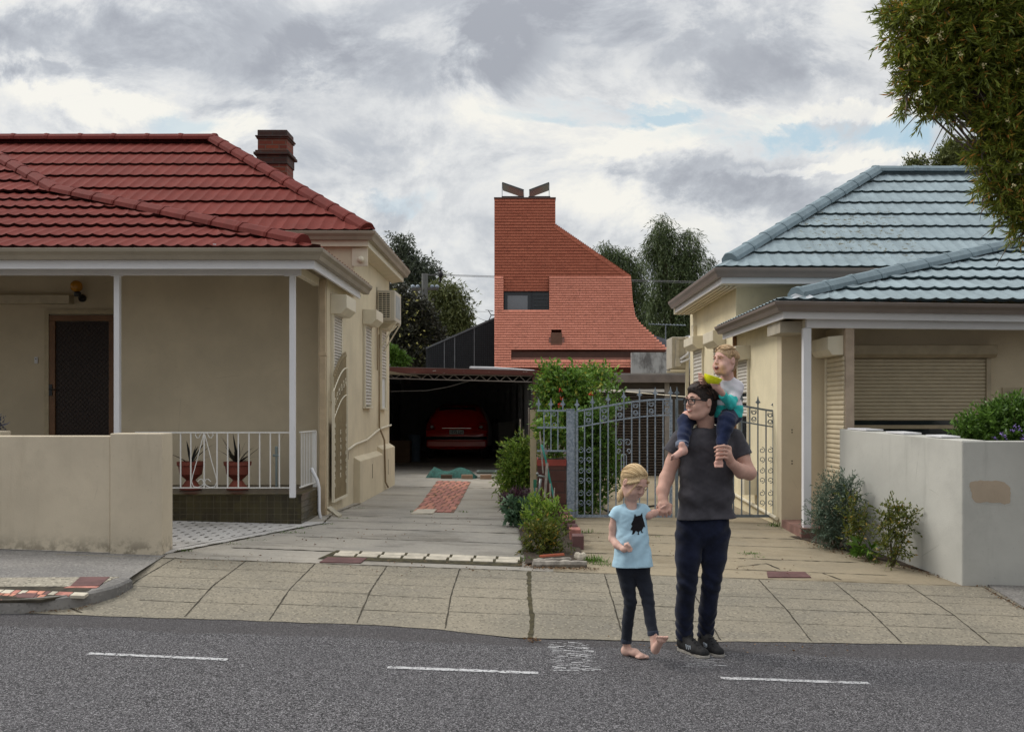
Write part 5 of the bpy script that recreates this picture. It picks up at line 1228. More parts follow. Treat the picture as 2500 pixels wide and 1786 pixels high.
w = MB(); w.box(CX - .78, CX + .78, CY - .045, CY + .10, Zg + .32, Zg + .50); bu = w.build('bumper', M['car'], car, bevel=.03, seg=3); w = MB(); w.box(CX - .80, CX + .80, CY - .05, CY + .06, Zg + .52, Zg + .60); w.build('bumper_strip', M['rubber'], bu, bevel=.015)
for s_ in (-1, 1):
    w = MB(); w.prism([(CX + s_ * .80, CY + .03, Zg + .76), (CX + s_ * .56, CY + .0, Zg + .78), (CX + s_ * .60, CY + .04, Zg + .96), (CX + s_ * .80, CY + .10, Zg + .94)], (0, .1, 0)); tl_ = w.build('tail_light', plain('tail_lens', (.35, .02, .015), .15, spec=.7), car, bevel=.01)
    w = MB(); w.ball((CX + s_ * .64, CY + .02, Zg + .85), (.05, .02, .04)); w.build('lens', plain('clear_lens', (.65, .65, .66), .15), tl_, smooth=True)
    for yw in (.62, 3.05):
        w = MB(); w.lathe([(.20, -.09), (.28, -.085), (.30, -.05), (.30, .05), (.28, .085), (.20, .09)], (CX + s_ * .72, CY + yw, Zg + .30), 22, ax=(1, 0, 0)); wh = w.build('wheel', M['rubber'], car, smooth=True, sharp=40)
        w = MB(); w.lathe([(.05, -.07), (.19, -.06), (.19, .06), (.05, .07)], (CX + s_ * .735, CY + yw, Zg + .30), 18, ax=(1, 0, 0)); w.build('rim', M['galv'], wh)
    w = MB(); w.ball((CX + s_ * .93, CY + 2.0, Zg + 1.0), (.09, .07, .07)); w.build('mirror', M['black'], car, smooth=True)
pz = ZZ(1054, CY); w = MB(); w.box(CX - .19, CX + .19, CY - .03, CY + .04, pz - .058, pz + .058); pl_ = w.build('number_plate', plain('plate_white', (.75, .74, .70), .5), car, bevel=.004)
w = MB(); w.box(CX - .38, CX + .38, CY - .012, CY + .1, pz + .09, pz + .11); w.build('handle_trim', plain('chrome', (.6, .6, .6), .2, .9), car, bevel=.004)
def text_mesh(txt, size, loc, rot, mat, parent, name, bold=0.0, ext=.002, align='CENTER'):
    cu = bpy.data.curves.new(name, 'FONT'); cu.body = txt; cu.size = size; cu.align_x = align; cu.align_y = 'CENTER'; cu.extrude = ext; cu.offset = bold
    t = bpy.data.objects.new('tmp', cu); col.objects.link(t); bpy.context.view_layer.update(); me = bpy.data.meshes.new_from_object(t.evaluated_get(bpy.context.evaluated_depsgraph_get())); bpy.data.objects.remove(t)
    me.transform(Matrix.Translation(Vector(loc) - off(parent)) @ Matrix.Rotation(rot[2], 4, 'Z') @ Matrix.Rotation(rot[0], 4, 'X')); me.materials.clear(); me.materials.append(mat)
    o = bpy.data.objects.new(name, me); link(o, parent); return o
text_mesh('1DFJ·254', .088, (CX, CY - .033, pz), (R(90), 0, 0), M['black'], pl_, 'plate_number', .0015)
# things in the carport's gloom
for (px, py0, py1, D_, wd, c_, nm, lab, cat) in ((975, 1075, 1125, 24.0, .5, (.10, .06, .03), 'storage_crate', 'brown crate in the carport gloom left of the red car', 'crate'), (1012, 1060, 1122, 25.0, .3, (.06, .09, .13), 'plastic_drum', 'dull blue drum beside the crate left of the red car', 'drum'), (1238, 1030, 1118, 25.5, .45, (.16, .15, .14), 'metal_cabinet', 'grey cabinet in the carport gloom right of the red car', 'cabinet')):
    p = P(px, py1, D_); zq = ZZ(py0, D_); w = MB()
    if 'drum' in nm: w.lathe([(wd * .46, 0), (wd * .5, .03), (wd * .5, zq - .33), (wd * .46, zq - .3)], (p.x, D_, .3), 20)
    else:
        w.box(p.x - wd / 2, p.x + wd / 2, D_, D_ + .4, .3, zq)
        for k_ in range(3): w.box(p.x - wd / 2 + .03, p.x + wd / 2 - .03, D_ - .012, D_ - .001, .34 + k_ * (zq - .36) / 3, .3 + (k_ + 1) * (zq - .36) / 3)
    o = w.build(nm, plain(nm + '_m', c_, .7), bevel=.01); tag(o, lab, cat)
w = MB(); w.bar(P(1093, 948, 21), P(1150, 948, 21), .05); 
# ================================================================ terracotta-tiled house
TD = 33.0; te = thing('terracotta_house', (2.5, TD, .3), 'tall terracotta-shingled house with a square tower and sweeping roofline behind the carport', 'house')
z = lambda py: ZZ(py, TD); x = lambda px: XX(px, TD)
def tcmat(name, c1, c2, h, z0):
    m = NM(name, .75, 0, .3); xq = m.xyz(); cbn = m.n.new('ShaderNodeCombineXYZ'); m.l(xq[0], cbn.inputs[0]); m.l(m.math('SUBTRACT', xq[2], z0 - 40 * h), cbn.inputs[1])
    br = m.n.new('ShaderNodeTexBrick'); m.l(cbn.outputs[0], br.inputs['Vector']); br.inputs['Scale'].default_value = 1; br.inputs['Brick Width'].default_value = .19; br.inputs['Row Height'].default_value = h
    br.inputs['Mortar Size'].default_value = .0055; br.inputs['Color1'].default_value = c1 + (1,); br.inputs['Color2'].default_value = c2 + (1,); br.inputs['Mortar'].default_value = sc(c1, .5) + (1,); br.inputs['Bias'].default_value = -.2  # dark row lines paint in extra shadow under each course
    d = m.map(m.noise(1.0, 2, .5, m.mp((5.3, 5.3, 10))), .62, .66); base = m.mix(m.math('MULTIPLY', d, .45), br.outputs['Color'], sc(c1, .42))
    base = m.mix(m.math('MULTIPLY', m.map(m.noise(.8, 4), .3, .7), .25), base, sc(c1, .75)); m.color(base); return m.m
hc = .0955
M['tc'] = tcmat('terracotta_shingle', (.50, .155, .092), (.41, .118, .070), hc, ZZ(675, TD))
# silhouette of the front, as half-open spans per height (px)
SIL = [(485, 1356), (549, 1356), (556, 1362), (675, 1540), (680, 1541), (740, 1545), (775, 1551), (790, 1560), (800, 1570), (820, 1592), (840, 1612), (858, 1634)]
def right_px(py):
    for (a, b), (c_, d_) in zip(SIL, SIL[1:]):
        if py <= c_: return b + (d_ - b) * (py - a) / (c_ - a)
    return 1540
up = MB(); 
ztop = z(485); zmid = z(675); zbot = z(905)
def course(mb, xa, xb_, z0, h, y0, y1, lip=.03):
    """one course of shingles: lower edge proud by lip"""
    mb.add([(xa, y0 - lip, z0), (xb_, y0 - lip, z0), (xb_, y1 - .002, z0 + h), (xa, y1 - .002, z0 + h), (xa, y0 + .05, z0), (xb_, y0 + .05, z0)], [(0, 1, 2, 3), (0, 4, 5, 1)])
zz_ = zmid
zc_ = z(711)   # upper wall continues down to the window head inside the recess
while zz_ < ztop - .01:
    h = min(hc, ztop - zz_); py = PY0 - ((zz_ + h / 2) - EYE) * F / TD; course(up, x(1207), x(min(right_px(py), 1540)), zz_, h, TD, TD); zz_ += hc
zz_ = zmid - hc
while zz_ > zc_ - hc: course(up, x(1229), x(1340), max(zz_, zc_), min(hc, zz_ + hc - zc_), TD, TD); zz_ -= hc
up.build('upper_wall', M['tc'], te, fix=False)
lo_ = MB(); zz_ = zmid - .083; slope = .85
hl = .083
M['tc2'] = tcmat('terracotta_shingle_lit', (.66, .25, .17), (.56, .20, .13), hl, ZZ(675, TD))  # the same shingles lightened: light on the slope put into their colour
bands = []
while zz_ > zbot - .02:
    py = PY0 - ((zz_ + hl / 2) - EYE) * F / TD; y0 = TD - .06 - slope * (zmid - zz_) * .55; y1 = TD - .06 - slope * (zmid - zz_ - hl) * .55; k = F / TD * TD / y0
    def xat(px): return XX(px, y0)
    xr_ = right_px(py) if py < 859 else 1541
    cuts = [(1207, xr_)]
    if py < 773 - 10: pass
    if 675 < py < 763: cuts = [(1207, 1229), (1341, xr_)]
    if 812 < py < 842: cuts = [(1207, 1346), (1371, xr_)]
    if 858 < py < 880: cuts = [(1207, 1248)]
    for a, b in cuts: course(lo_, xat(a), xat(b), zz_, hl, y0, y1, .03)
    zz_ -= hl
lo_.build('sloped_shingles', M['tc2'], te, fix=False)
w = MB(); yb = TD + .12
w.prism([P(a, b, yb) for a, b in [(1207.5, 902), (1207.5, 486), (1355, 486), (1355, 552), (1538, 676), (1540, 740), (1548, 780), (1590, 822), (1628, 857), (1540, 857), (1540, 902)]][::-1], (0, 4, 0)); w.build('core', plain('terracotta_body', (.16, .05, .03), .8), te)
w = MB(); a = [P(1356, 549, TD), P(1540, 675, TD)]; w.add([a[0], a[1], a[1] + Vector((0, 5, 0)), a[0] + Vector((0, 5, 0))], [(0, 1, 2, 3)])
n = 44
for i in range(n): 
    p = a[0].lerp(a[1], i / n); q2 = a[0].lerp(a[1], (i + 1) / n); nn = Vector((.03, 0, .045)); w.add([p - Vector((.10, .03, .07)), q2 - Vector((.10, .03, .07)), q2 + nn * .2, p + nn * .9], [(0, 1, 2, 3)]); w.add([p + nn * .9 + Vector((0, -.02, 0)), q2 + nn * .2, q2 + nn * .2 + Vector((0, 5, 0)), p + nn * .9 + Vector((0, 5, 0))], [(0, 1, 2, 3)])
w.build('roof_edge_tiles', M['tc'], te, fix=False)
w = MB(); w.box(x(1206), x(1357), TD - .04, TD + 2.2, ztop, ztop + .04); w.build('parapet_cap', plain('dark_cap', (.10, .055, .045), .5), te)
for (a, b, fl_) in ((1224, 1279, 0), (1290, 1344, 1)):
    w = MB(); w.box(x(a), x(b), TD + .3, TD + 1.6, ztop + .04, z(474)); sk_ = w.build('skylight', plain('skylight_frame', (.035, .032, .035), .5), te)
    w = MB()
    if not fl_: p, q2 = P(1227, 455, TD + .9), P(1279, 473, TD + .9)
    else: p, q2 = P(1292, 473, TD + .9), P(1340, 455, TD + .9)
    w.bar(p + Vector((0, 0, 0)), q2, 1.1, .05); w.build('open_lid', plain('lid', (.03, .035, .035), .2, spec=.8), sk_)
    w = MB(); e_ = (p if not fl_ else q2); w.bar(e_ + Vector((.0, -.5, -.02)), Vector((e_.x, TD + .4, z(475))), .02); w.build('strut', M['galv'], sk_)
w = MB(); frame(w, x(1230), x(1342), z(762), z(711), .035, TD + .02, TD + .08, True); w.box(x(1296), x(1300), TD + .02, TD + .08, z(761), z(712)); wo_ = w.build('window', plain('window_black', (.025, .028, .034), .4), te)
w = MB(); w.box(x(1232), x(1340), TD + .06, TD + .066, z(761), z(712)); w.build('dark_pane', M['glass'], wo_); w = MB(); w.box(x(1239), x(1288), TD + .05, TD + .058, z(760), z(721)); w.build('pane', M['skyglass'], wo_)
w = MB()
for i in range(5): zq = z(722 + i * 8.5); w.bar((x(1303), TD + .03, zq), (x(1338), TD + .03, zq), .05, .008)
w.build('louvres', plain('louvre_glass', (.07, .08, .085), .15), wo_)
w = MB(); yq = TD - .62; w.box(XX(1225, yq), XX(1346, yq), yq, TD + .02, ZZ(767, yq), ZZ(762.5, yq)); w.build('sill', plain('rosy_sill', (.32, .17, .13), .7), te)
yq = TD - .06 - slope * (zmid - z(845)) * .55 - .03
w = MB(); w.box(XX(1345, yq), XX(1372, yq), yq, yq + .3, ZZ(843, yq), ZZ(812, yq)); vt = w.build('vent_hood', plain('brown_vent', (.15, .072, .045), .5), te, bevel=.01); w = MB(); w.box(XX(1340, yq), XX(1378, yq), yq + .03, yq + .2, ZZ(843, yq), ZZ(823, yq)); w.build('vent_cheek', plain('pink_vent', (.30, .15, .12), .7), vt)
yq -= .05; w = MB(); w.box(XX(1247, yq), XX(1541, yq), yq + .10, yq + .14, ZZ(872, yq), ZZ(858, yq)); w.build('slot_window', plain('brown_slot', (.10, .042, .028), .4), te); w = MB(); w.box(XX(1247, yq), XX(1541, yq), yq, yq + .139, ZZ(882, yq), ZZ(872.5, yq)); w.build('ledge', plain('rosy_ledge', (.34, .16, .12), .7), te)
w = MB(); w.box(XX(1207, yq), XX(1541, yq), yq - .02, yq + .2, ZZ(912, yq), ZZ(893, yq)); w.build('lower_band', brickmat('dark_terracotta_band', (.24, .07, .045), (.20, .055, .038), (.10, .03, .02), w=.30, h=.30, axis='xz'), te)
# concrete parapet beside it
cw = thing('concrete_wall', (4.2, 31, .3), 'stained pale concrete wall beside the foot of the terracotta house', 'wall')
D = 31.2; w = MB(); w.box(XX(1542, D), XX(1700, D), D, D + .3, .2, ZZ(860, D))
m = NM('stained_concrete', .9, 0, .2); m.color(m.mix(m.map(m.noise(1, 6, .7, m.mp((2.2, 2, 1.0))), .42, .62), (.46, .46, .45), (.17, .165, .16))); w.build('panel', m.m, cw)
# far roofs at right
fr_ = thing('far_house', (5.5, 36, .3), 'distant house of which only a pale corrugated roof edge and dark gable show', 'house')
w = MB(); D = 37; w.prism([P(1600, 858, D), P(1680, 858, D), P(1680, 845, D), P(1596, 818, D)], (0, 3, 0)); w.build('gable', plain('slate_gable', (.16, .17, .19), .7), fr_)
w = MB(); w.prism([P(1628, 850, D - 1), P(1680, 818, D - 1), P(1760, 818, D - 1), P(1760, 862, D - 1), P(1628, 862, D - 1)], (0, 2, 0)); w.build('roof', plain('pale_iron', (.55, .57, .58), .5), fr_)
# dark lattice screen left of the terracotta house
sc_ = thing('lattice_screen', (-2, 35, .3), 'black lattice screen with a raking top beside the terracotta tower', 'screen')
D = 35.0
def top_py(px): return 838 + (778 - 838) * (px - 1070) / (1207 - 1070)
w = MB(); X0 = XX(1040, D); X1 = XX(1210, D); pitch = .065; k = 0; xq = X0
while xq < X1: px = PX0 + xq * F / D; w.box(xq, xq + .028, D, D + .02, 1.6, ZZ(top_py(px), D)); xq += pitch
zq = 2.2
while zq < ZZ(778, D):
    pxl = 1070 + (PY0 - (zq - EYE) * F / D - 838) * (1207 - 1070) / (778 - 838); xl = max(X0, XX(pxl, D))
    if xl < X1: w.box(xl, X1, D + .021, D + .04, zq, zq + .028)
    zq += pitch
w.build('lattice', plain('black_lattice', (.020, .022, .026), .5), sc_, fix=False)
w = MB(); w.prism([P(1040, top_py(1040), D + .1), P(1210, top_py(1210), D + .1), P(1210, 900, D + .1), P(1040, 900, D + .1)], (0, .3, 0)); w.build('backing', plain('grey_backing', (.085, .092, .10), .7), sc_)
w = MB()
for px in (1110, 1158, 1085): w.box(XX(px, D) - .02, XX(px, D) + .02, D - .02, D - .001, 1.6, ZZ(top_py(px), D))
w.bar(P(1040, top_py(1040) - 1, D), P(1210, top_py(1210) - 1, D), .10, .06); w.build('frame', plain('screen_frame', (.13, .14, .15), .5), sc_)
# antennas
an = thing('tv_antenna', P(1200, 770, TD), 'small dark Y-shaped antenna on the left wall of the terracotta house', 'antenna'); w = MB(); D = TD
w.bar(P(1207, 769, D), P(1199, 769, D), .03); w.bar(P(1199, 769, D), P(1192, 757, D), .025); w.bar(P(1199, 769, D), P(1193, 783, D), .025); w.bar(P(1185, 756, D), P(1203, 758.5, D), .012); w.bar(P(1183, 782, D), P(1204, 784, D), .012); w.build('elements', M['black'], an)
an = thing('tv_antenna', P(1625, 795, 36), 'tall grey rooftop antenna in front of the weeping tree on the right', 'antenna'); D = 36; w = MB(); w.tube([P(1625, 832, D), P(1625, 791, D)], .02, 6); w.bar(P(1583, 791, D), P(1674, 794, D), .025)
for i in range(11): p = P(1586 + i * 8.6, 791 + i * .3, D); w.bar(p + Vector((0, -.2, -.02 - .0)), p + Vector((0, .2, .05)), .012)
w.build('elements', M['galv'], an)
# power pole, wires, bird
M['wire'] = plain('wire', (.20, .20, .21), .6)
WL = {((1037, 670), 0): 'overhead wire running right from the pole top past the terracotta tower, the middle one', ((1045, 672), 0): 'lowest of the three long wires passing behind the terracotta tower', ((1060, 669), 0): 'highest of the three long wires passing behind the terracotta tower', ((1160, 760), 0): 'short low wire meeting the tower wall near the small antenna', ((1155, 768), 0): 'sloping service wire dropping above the lattice screen', ((1100, 760), 0): 'low wire emerging from the rounded olive-green tree'}
D = 41; po = thing('power_pole', P(1038, 900, D), 'grey timber power pole with a crossarm among the trees on the left', 'pole'); w = MB(); w.tube([P(1038, 1000, D), P(1037, 668, D)], [.15, .13], 10); w.build('pole', plain('old_pole', (.16, .165, .16), .85), po); w = MB(); w.bar(P(1005, 706, D), P(1070, 704, D), .12); w.bar(P(1020, 715, D), P(1035, 727, D), .07)
w.build('crossarm', plain('old_wood', (.12, .11, .10), .8), po); w = MB()
for px in (1008, 1020, 1055, 1067): w.ball(P(px, 700, D), .09)
build_split(w, 'insulator', M['galv'], po)
for (a, b, c_) in (((1037, 670), (1205, 680), 0), ((1045, 672), (1205, 683), 0), ((1060, 669), (1205, 677), 0), ((1160, 760), (1205, 759), 0), ((1540, 687), (1700, 691), 1), ((1540, 690), (1700, 694), 1), ((1540, 693), (1700, 697), 1), ((1155, 768), (1190, 785), 0), ((1100, 762), (1160, 760), 2)):
    if c_ == 0 and b[0] == 1205 and a[0] < 1100: b = (1700, b[1] + (8 if a[1] != 669 else 10))
    if c_ in (1, 2): continue
    if a[0] == 1160 or a[0] == 1100: b = (1205, 759)
    w = MB(); w.tube([P(a[0], a[1], D - 1), P((a[0] + b[0]) / 2, (a[1] + b[1]) / 2 + 1, D - 1), P(b[0], b[1], D - 1)], .007, 4)
    o = w.build('overhead_wire', M['wire']); tag(o, WL[(a, c_)], 'wire', 'overhead wires')
bd = thing('bird', P(1076, 672, D - 1), 'black bird perched on the overhead wire beside the left trees', 'bird'); w = MB(); p = P(1076, 670, D - 1); w.ball(p, (.10, .13, .16)); w.ball(p + Vector((-.03, 0, .17)), (.07, .08, .07)); w.bar(p + Vector((0, .05, -.1)), p + Vector((-.05, .12, -.32)), .08, .03); w.bar(p + Vector((-.08, 0, .17)), p + Vector((-.16, 0, .15)), .02); w.build('body', M['black'], bd, smooth=True)
# ================================================================ implicit-surface modeller (numpy) for the figures
class Sdf:
    def __init__(s, lo, hi, vox=.005):
        s.lo = np.array(lo, dtype=np.float64); s.vox = vox; s.n = np.ceil((np.array(hi) - s.lo) / vox).astype(int) + 1
        s.d = np.full(tuple(s.n), 1.0, dtype=np.float32)
    def reg(s, a, b):
        i0 = np.clip(np.floor((np.minimum(a, b) - s.lo) / s.vox).astype(int), 0, s.n); i1 = np.clip(np.ceil((np.maximum(a, b) - s.lo) / s.vox).astype(int) + 1, 0, s.n)
        sl_ = tuple(slice(i0[k], i1[k]) for k in range(3))
        ax = [(s.lo[k] + s.vox * np.arange(i0[k], i1[k])).astype(np.float32) for k in range(3)]
        return sl_, ax[0][:, None, None], ax[1][None, :, None], ax[2][None, None, :]
    def _app(s, sl_, dp, k, op):
        d = s.d[sl_]
        if d.size == 0: return
        if op == 'sub': dp = -dp
        if k > 0:
            h = np.maximum(k - np.abs(d - dp), 0) / k; m_ = h * h * k * .25
        else: m_ = 0
        s.d[sl_] = (np.minimum(d, dp) - m_) if op == 'add' else (np.maximum(d, dp) + m_)
    def cap(s, a, b, ra, rb=None, k=.02, op='add', cut=None, sy=1.0):
        rb = ra if rb is None else rb; a = np.array(a, dtype=np.float64); b = np.array(b, dtype=np.float64); m_ = max(ra, rb) + k + 3 * s.vox
        sl_, X, Y, Z_ = s.reg(np.minimum(a, b) - m_, np.maximum(a, b) + m_); ba = b - a; L2 = max(1e-9, float((ba * ba).sum()))
        px, py, pz_ = X - a[0], (Y - a[1]), Z_ - a[2]
        t = np.clip((px * ba[0] + py * ba[1] + pz_ * ba[2]) / L2, 0, 1)
        dp = np.sqrt((px - t * ba[0]) ** 2 + ((py - t * ba[1]) / sy) ** 2 + (pz_ - t * ba[2]) ** 2) - (ra + (rb - ra) * t)
        if cut is not None:
            p, n = cut; dp = np.maximum(dp, (X - p[0]) * n[0] + (Y - p[1]) * n[1] + (Z_ - p[2]) * n[2])
        s._app(sl_, dp, k, op); return s
    def chain(s, pts, rs, k=.015, **kw):
        for i in range(len(pts) - 1): s.cap(pts[i], pts[i + 1], rs[i], rs[i + 1], k, **kw)
        return s
    def ell(s, c, r, k=.02, op='add', fr=None, cut=None):
        c = np.array(c, dtype=np.float64); r = np.array(r, dtype=np.float64); m_ = r.max() + k + 3 * s.vox; sl_, X, Y, Z_ = s.reg(c - m_, c + m_)
        if fr is None: q_ = [(X - c[0]) / r[0], (Y - c[1]) / r[1], (Z_ - c[2]) / r[2]]
        else: q_ = [((X - c[0]) * f[0] + (Y - c[1]) * f[1] + (Z_ - c[2]) * f[2]) / rr for f, rr in zip(fr, r)]
        kk = np.sqrt(q_[0] ** 2 + q_[1] ** 2 + q_[2] ** 2); dp = (kk - 1) * r.min() * np.where(kk > 1, 1.0, 1.0)
        k2 = np.sqrt((q_[0] / r[0]) ** 2 + (q_[1] / r[1]) ** 2 + (q_[2] / r[2]) ** 2) + 1e-6; dp = kk * (kk - 1) / k2
        if cut is not None:
            p, n = cut; dp = np.maximum(dp, (X - p[0]) * n[0] + (Y - p[1]) * n[1] + (Z_ - p[2]) * n[2])
        s._app(sl_, dp, k, op); return s
    def plane(s, p, n, k=0.0):
        sl_, X, Y, Z_ = s.reg(s.lo, s.lo + s.vox * s.n); dp = (X - p[0]) * n[0] + (Y - p[1]) * n[1] + (Z_ - p[2]) * n[2] + 0 * s.d
        s.d = np.maximum(s.d, dp.astype(np.float32)); return s
    def disp(s, fn):
        sl_, X, Y, Z_ = s.reg(s.lo, s.lo + s.vox * s.n); s.d = (s.d + fn(X, Y, Z_)).astype(np.float32); return s
    def mesh(s, smooth=1):
        d = s.d; ins = d < 0; n = d.shape; acc = np.zeros(tuple(k - 1 for k in n) + (3,), np.float32); cnt = np.zeros(tuple(k - 1 for k in n), np.float32)
        mixed = np.zeros(tuple(k - 1 for k in n), bool)
        c0 = ins[:-1, :-1, :-1]
        for dx in (0, 1):
            for dy in (0, 1):
                for dz in (0, 1): mixed |= ins[dx:n[0] - 1 + dx, dy:n[1] - 1 + dy, dz:n[2] - 1 + dz] != c0
        idx = np.argwhere(mixed); 
        if len(idx) == 0: return np.zeros((0, 3)), np.zeros((0, 4), int)
        pos = np.zeros((len(idx), 3)); c_ = np.zeros(len(idx))
        for ax in range(3):
            o1, o2 = [k for k in range(3) if k != ax]
            for a in (0, 1):
                for b in (0, 1):
                    i0 = idx.copy(); i0[:, o1] += a; i0[:, o2] += b; i1 = i0.copy(); i1[:, ax] += 1
                    d0 = d[i0[:, 0], i0[:, 1], i0[:, 2]]; d1 = d[i1[:, 0], i1[:, 1], i1[:, 2]]; cr = (d0 < 0) != (d1 < 0)
                    t = np.where(cr, d0 / np.where(cr, d0 - d1, 1), 0); p = i0.astype(float); p[:, ax] += t; pos[cr] += p[cr]; c_[cr] += 1
        pos /= c_[:, None]; vid = np.full(mixed.shape, -1, np.int64); vid[idx[:, 0], idx[:, 1], idx[:, 2]] = np.arange(len(idx)); F_ = []
        for ax in range(3):
            o1, o2 = [k for k in range(3) if k != ax]
            sa = [slice(None)] * 3; sb_ = [slice(None)] * 3; sa[ax] = slice(0, -1); sb_[ax] = slice(1, None)
            A, B = ins[tuple(sa)], ins[tuple(sb_)]; e_ = np.argwhere(A != B); e_ = e_[(e_[:, o1] > 0) & (e_[:, o2] > 0) & (e_[:, o1] < n[o1] - 1) & (e_[:, o2] < n[o2] - 1)]
            q_ = []
            for (a, b) in ((-1, -1), (0, -1), (0, 0), (-1, 0)):
                c2 = e_.copy(); c2[:, o1] += a; c2[:, o2] += b; q_.append(vid[c2[:, 0], c2[:, 1], c2[:, 2]])
            q_ = np.stack(q_, 1); fl_ = A[e_[:, 0], e_[:, 1], e_[:, 2]]
            if ax == 1: fl_ = ~fl_
            q_[~fl_] = q_[~fl_][:, ::-1]; F_.append(q_)
        Fq = np.concatenate(F_); Fq = Fq[(Fq >= 0).all(1)]
        for _ in range(smooth):
            sm_ = np.zeros_like(pos); cn = np.zeros(len(pos))
            for a, b in ((0, 1), (1, 2), (2, 3), (3, 0)):
                for u_, v_ in ((a, b), (b, a)): np.add.at(sm_, Fq[:, u_], pos[Fq[:, v_]]); np.add.at(cn, Fq[:, u_], 1)
            pos = pos * .45 + .55 * sm_ / np.maximum(cn, 1)[:, None]
        return s.lo + pos * s.vox, Fq
    def build(s, name, mat, parent, smooth=1):
        v, f = s.mesh(smooth); return npmesh(name, v, f, mat, parent, True)
def nse(X, Y, Z_, f, seed=0):
    a = np.sin(X * f + 1.7 * seed + 2.1 * np.sin(Z_ * f * .7 + seed)) * np.sin(Z_ * f * 1.1 + 2.3 * seed + 1.4 * np.sin(Y * f * .9)) * np.cos(Y * f * .8 + seed)
    return a
def skinmat(name, c, k=1.0):
    m = NM(name, .62, 0, .25); a = m.map(m.noise(22, 4, .6), .3, .7); base = m.mix(a, sc(c, .93), sc(c, 1.06)); r_ = m.map(m.noise(9, 3), .5, .75)
    base = m.mix(m.math('MULTIPLY', r_, .22), base, (c[0] * 1.0, c[1] * .68, c[2] * .62)); m.color(base)
    m.b.inputs['Subsurface Weight'].default_value = .05; m.b.inputs['Subsurface Radius'].default_value = (.012, .005, .003); m.bump(m.noise(160, 3), .08, .002); return m.m
M['skin_man'] = skinmat('skin_adult', (.58, .35, .275)); M['skin_girl'] = skinmat('skin_girl', (.64, .41, .335)); M['skin_boy'] = skinmat('skin_toddler', (.66, .40, .33))
def cloth(name, c, var=.12, scale=30, weave=600, bump=.15, rough=.9):
    m = NM(name, rough, 0, .15); m.color(m.mix(m.map(m.noise(scale, 5, .7), .3, .7), sc(c, 1 - var), sc(c, 1 + var))); m.b.inputs['Sheen Weight'].default_value = .15; m.bump(m.noise(weave, 2), bump, .001); return m.m
M['tee'] = cloth('charcoal_tee', (.058, .055, .063), .22, 10); M['denim'] = cloth('dark_denim', (.009, .012, .028), .45, 7); M['denim_boy'] = cloth('blue_denim', (.016, .024, .062), .3, 12); M['cuff'] = cloth('pale_denim_cuff', (.17, .20, .27), .2, 30)
M['girl_tee'] = cloth('pale_blue_tee', (.42, .62, .74), .05, 20); M['legging'] = cloth('navy_jeggings', (.016, .019, .028), .2, 16); M['print'] = cloth('black_print', (.012, .010, .012), .1)
M['white_knit'] = cloth('white_knit', (.68, .66, .70), .04, 25); M['teal_knit'] = cloth('teal_knit', (.04, .50, .47), .08, 25); M['slate_knit'] = cloth('slate_knit', (.05, .085, .105), .1)
def hairmat(name, c1, c2, sc_=(1, 1, 1), rough=.45):
    m = NM(name, rough, 0, .5); s_ = m.noise(1, 5, .7, m.mp(sc_)); m.color(m.mix(m.map(s_, .32, .68), c1, c2)); m.bump(s_, .9, .006); return m.m
M['hair_dark'] = hairmat('dark_brown_hair', (.010, .006, .005), (.030, .017, .012), (160, 160, 60), .7); M['hair_blond'] = hairmat('blond_hair', (.38, .25, .12), (.66, .49, .28), (190, 190, 28)); M['hair_boy'] = hairmat('fair_short_hair', (.28, .17, .09), (.52, .35, .19), (180, 180, 60))
M['eye_white'] = plain('eye_white', (.62, .60, .58), .2); M['iris'] = plain('dark_iris', (.02, .014, .012), .2); M['lash'] = plain('lashes', (.07, .035, .025), .6); M['lip'] = plain('lip', (.44, .16, .13), .45); M['mouth'] = plain('open_mouth', (.10, .02, .02), .6); M['teeth'] = plain('teeth', (.66, .64, .58), .3)
M['shoe'] = plain('black_sneaker', (.008, .008, .009), .75, var=.3, scale=60, bump=.3, bscale=200); M['sole'] = plain('pale_sole', (.30, .28, .25), .7, var=.3, scale=25); M['lace'] = plain('shoe_mark', (.38, .42, .46), .5)
class Frame:
    def __init__(s, c, f, up=(0, 0, 1), k=1.0):
        s.c = Vector(c); s.f = Vector(f).normalized(); u = Vector(up); s.s = s.f.cross(u).normalized(); s.u = s.s.cross(s.f).normalized(); s.k = k
    def __call__(s, f, si, u): return s.c + (s.f * f + s.s * si + s.u * u) * s.k
    def fr(s): return (s.f, s.s, s.u)
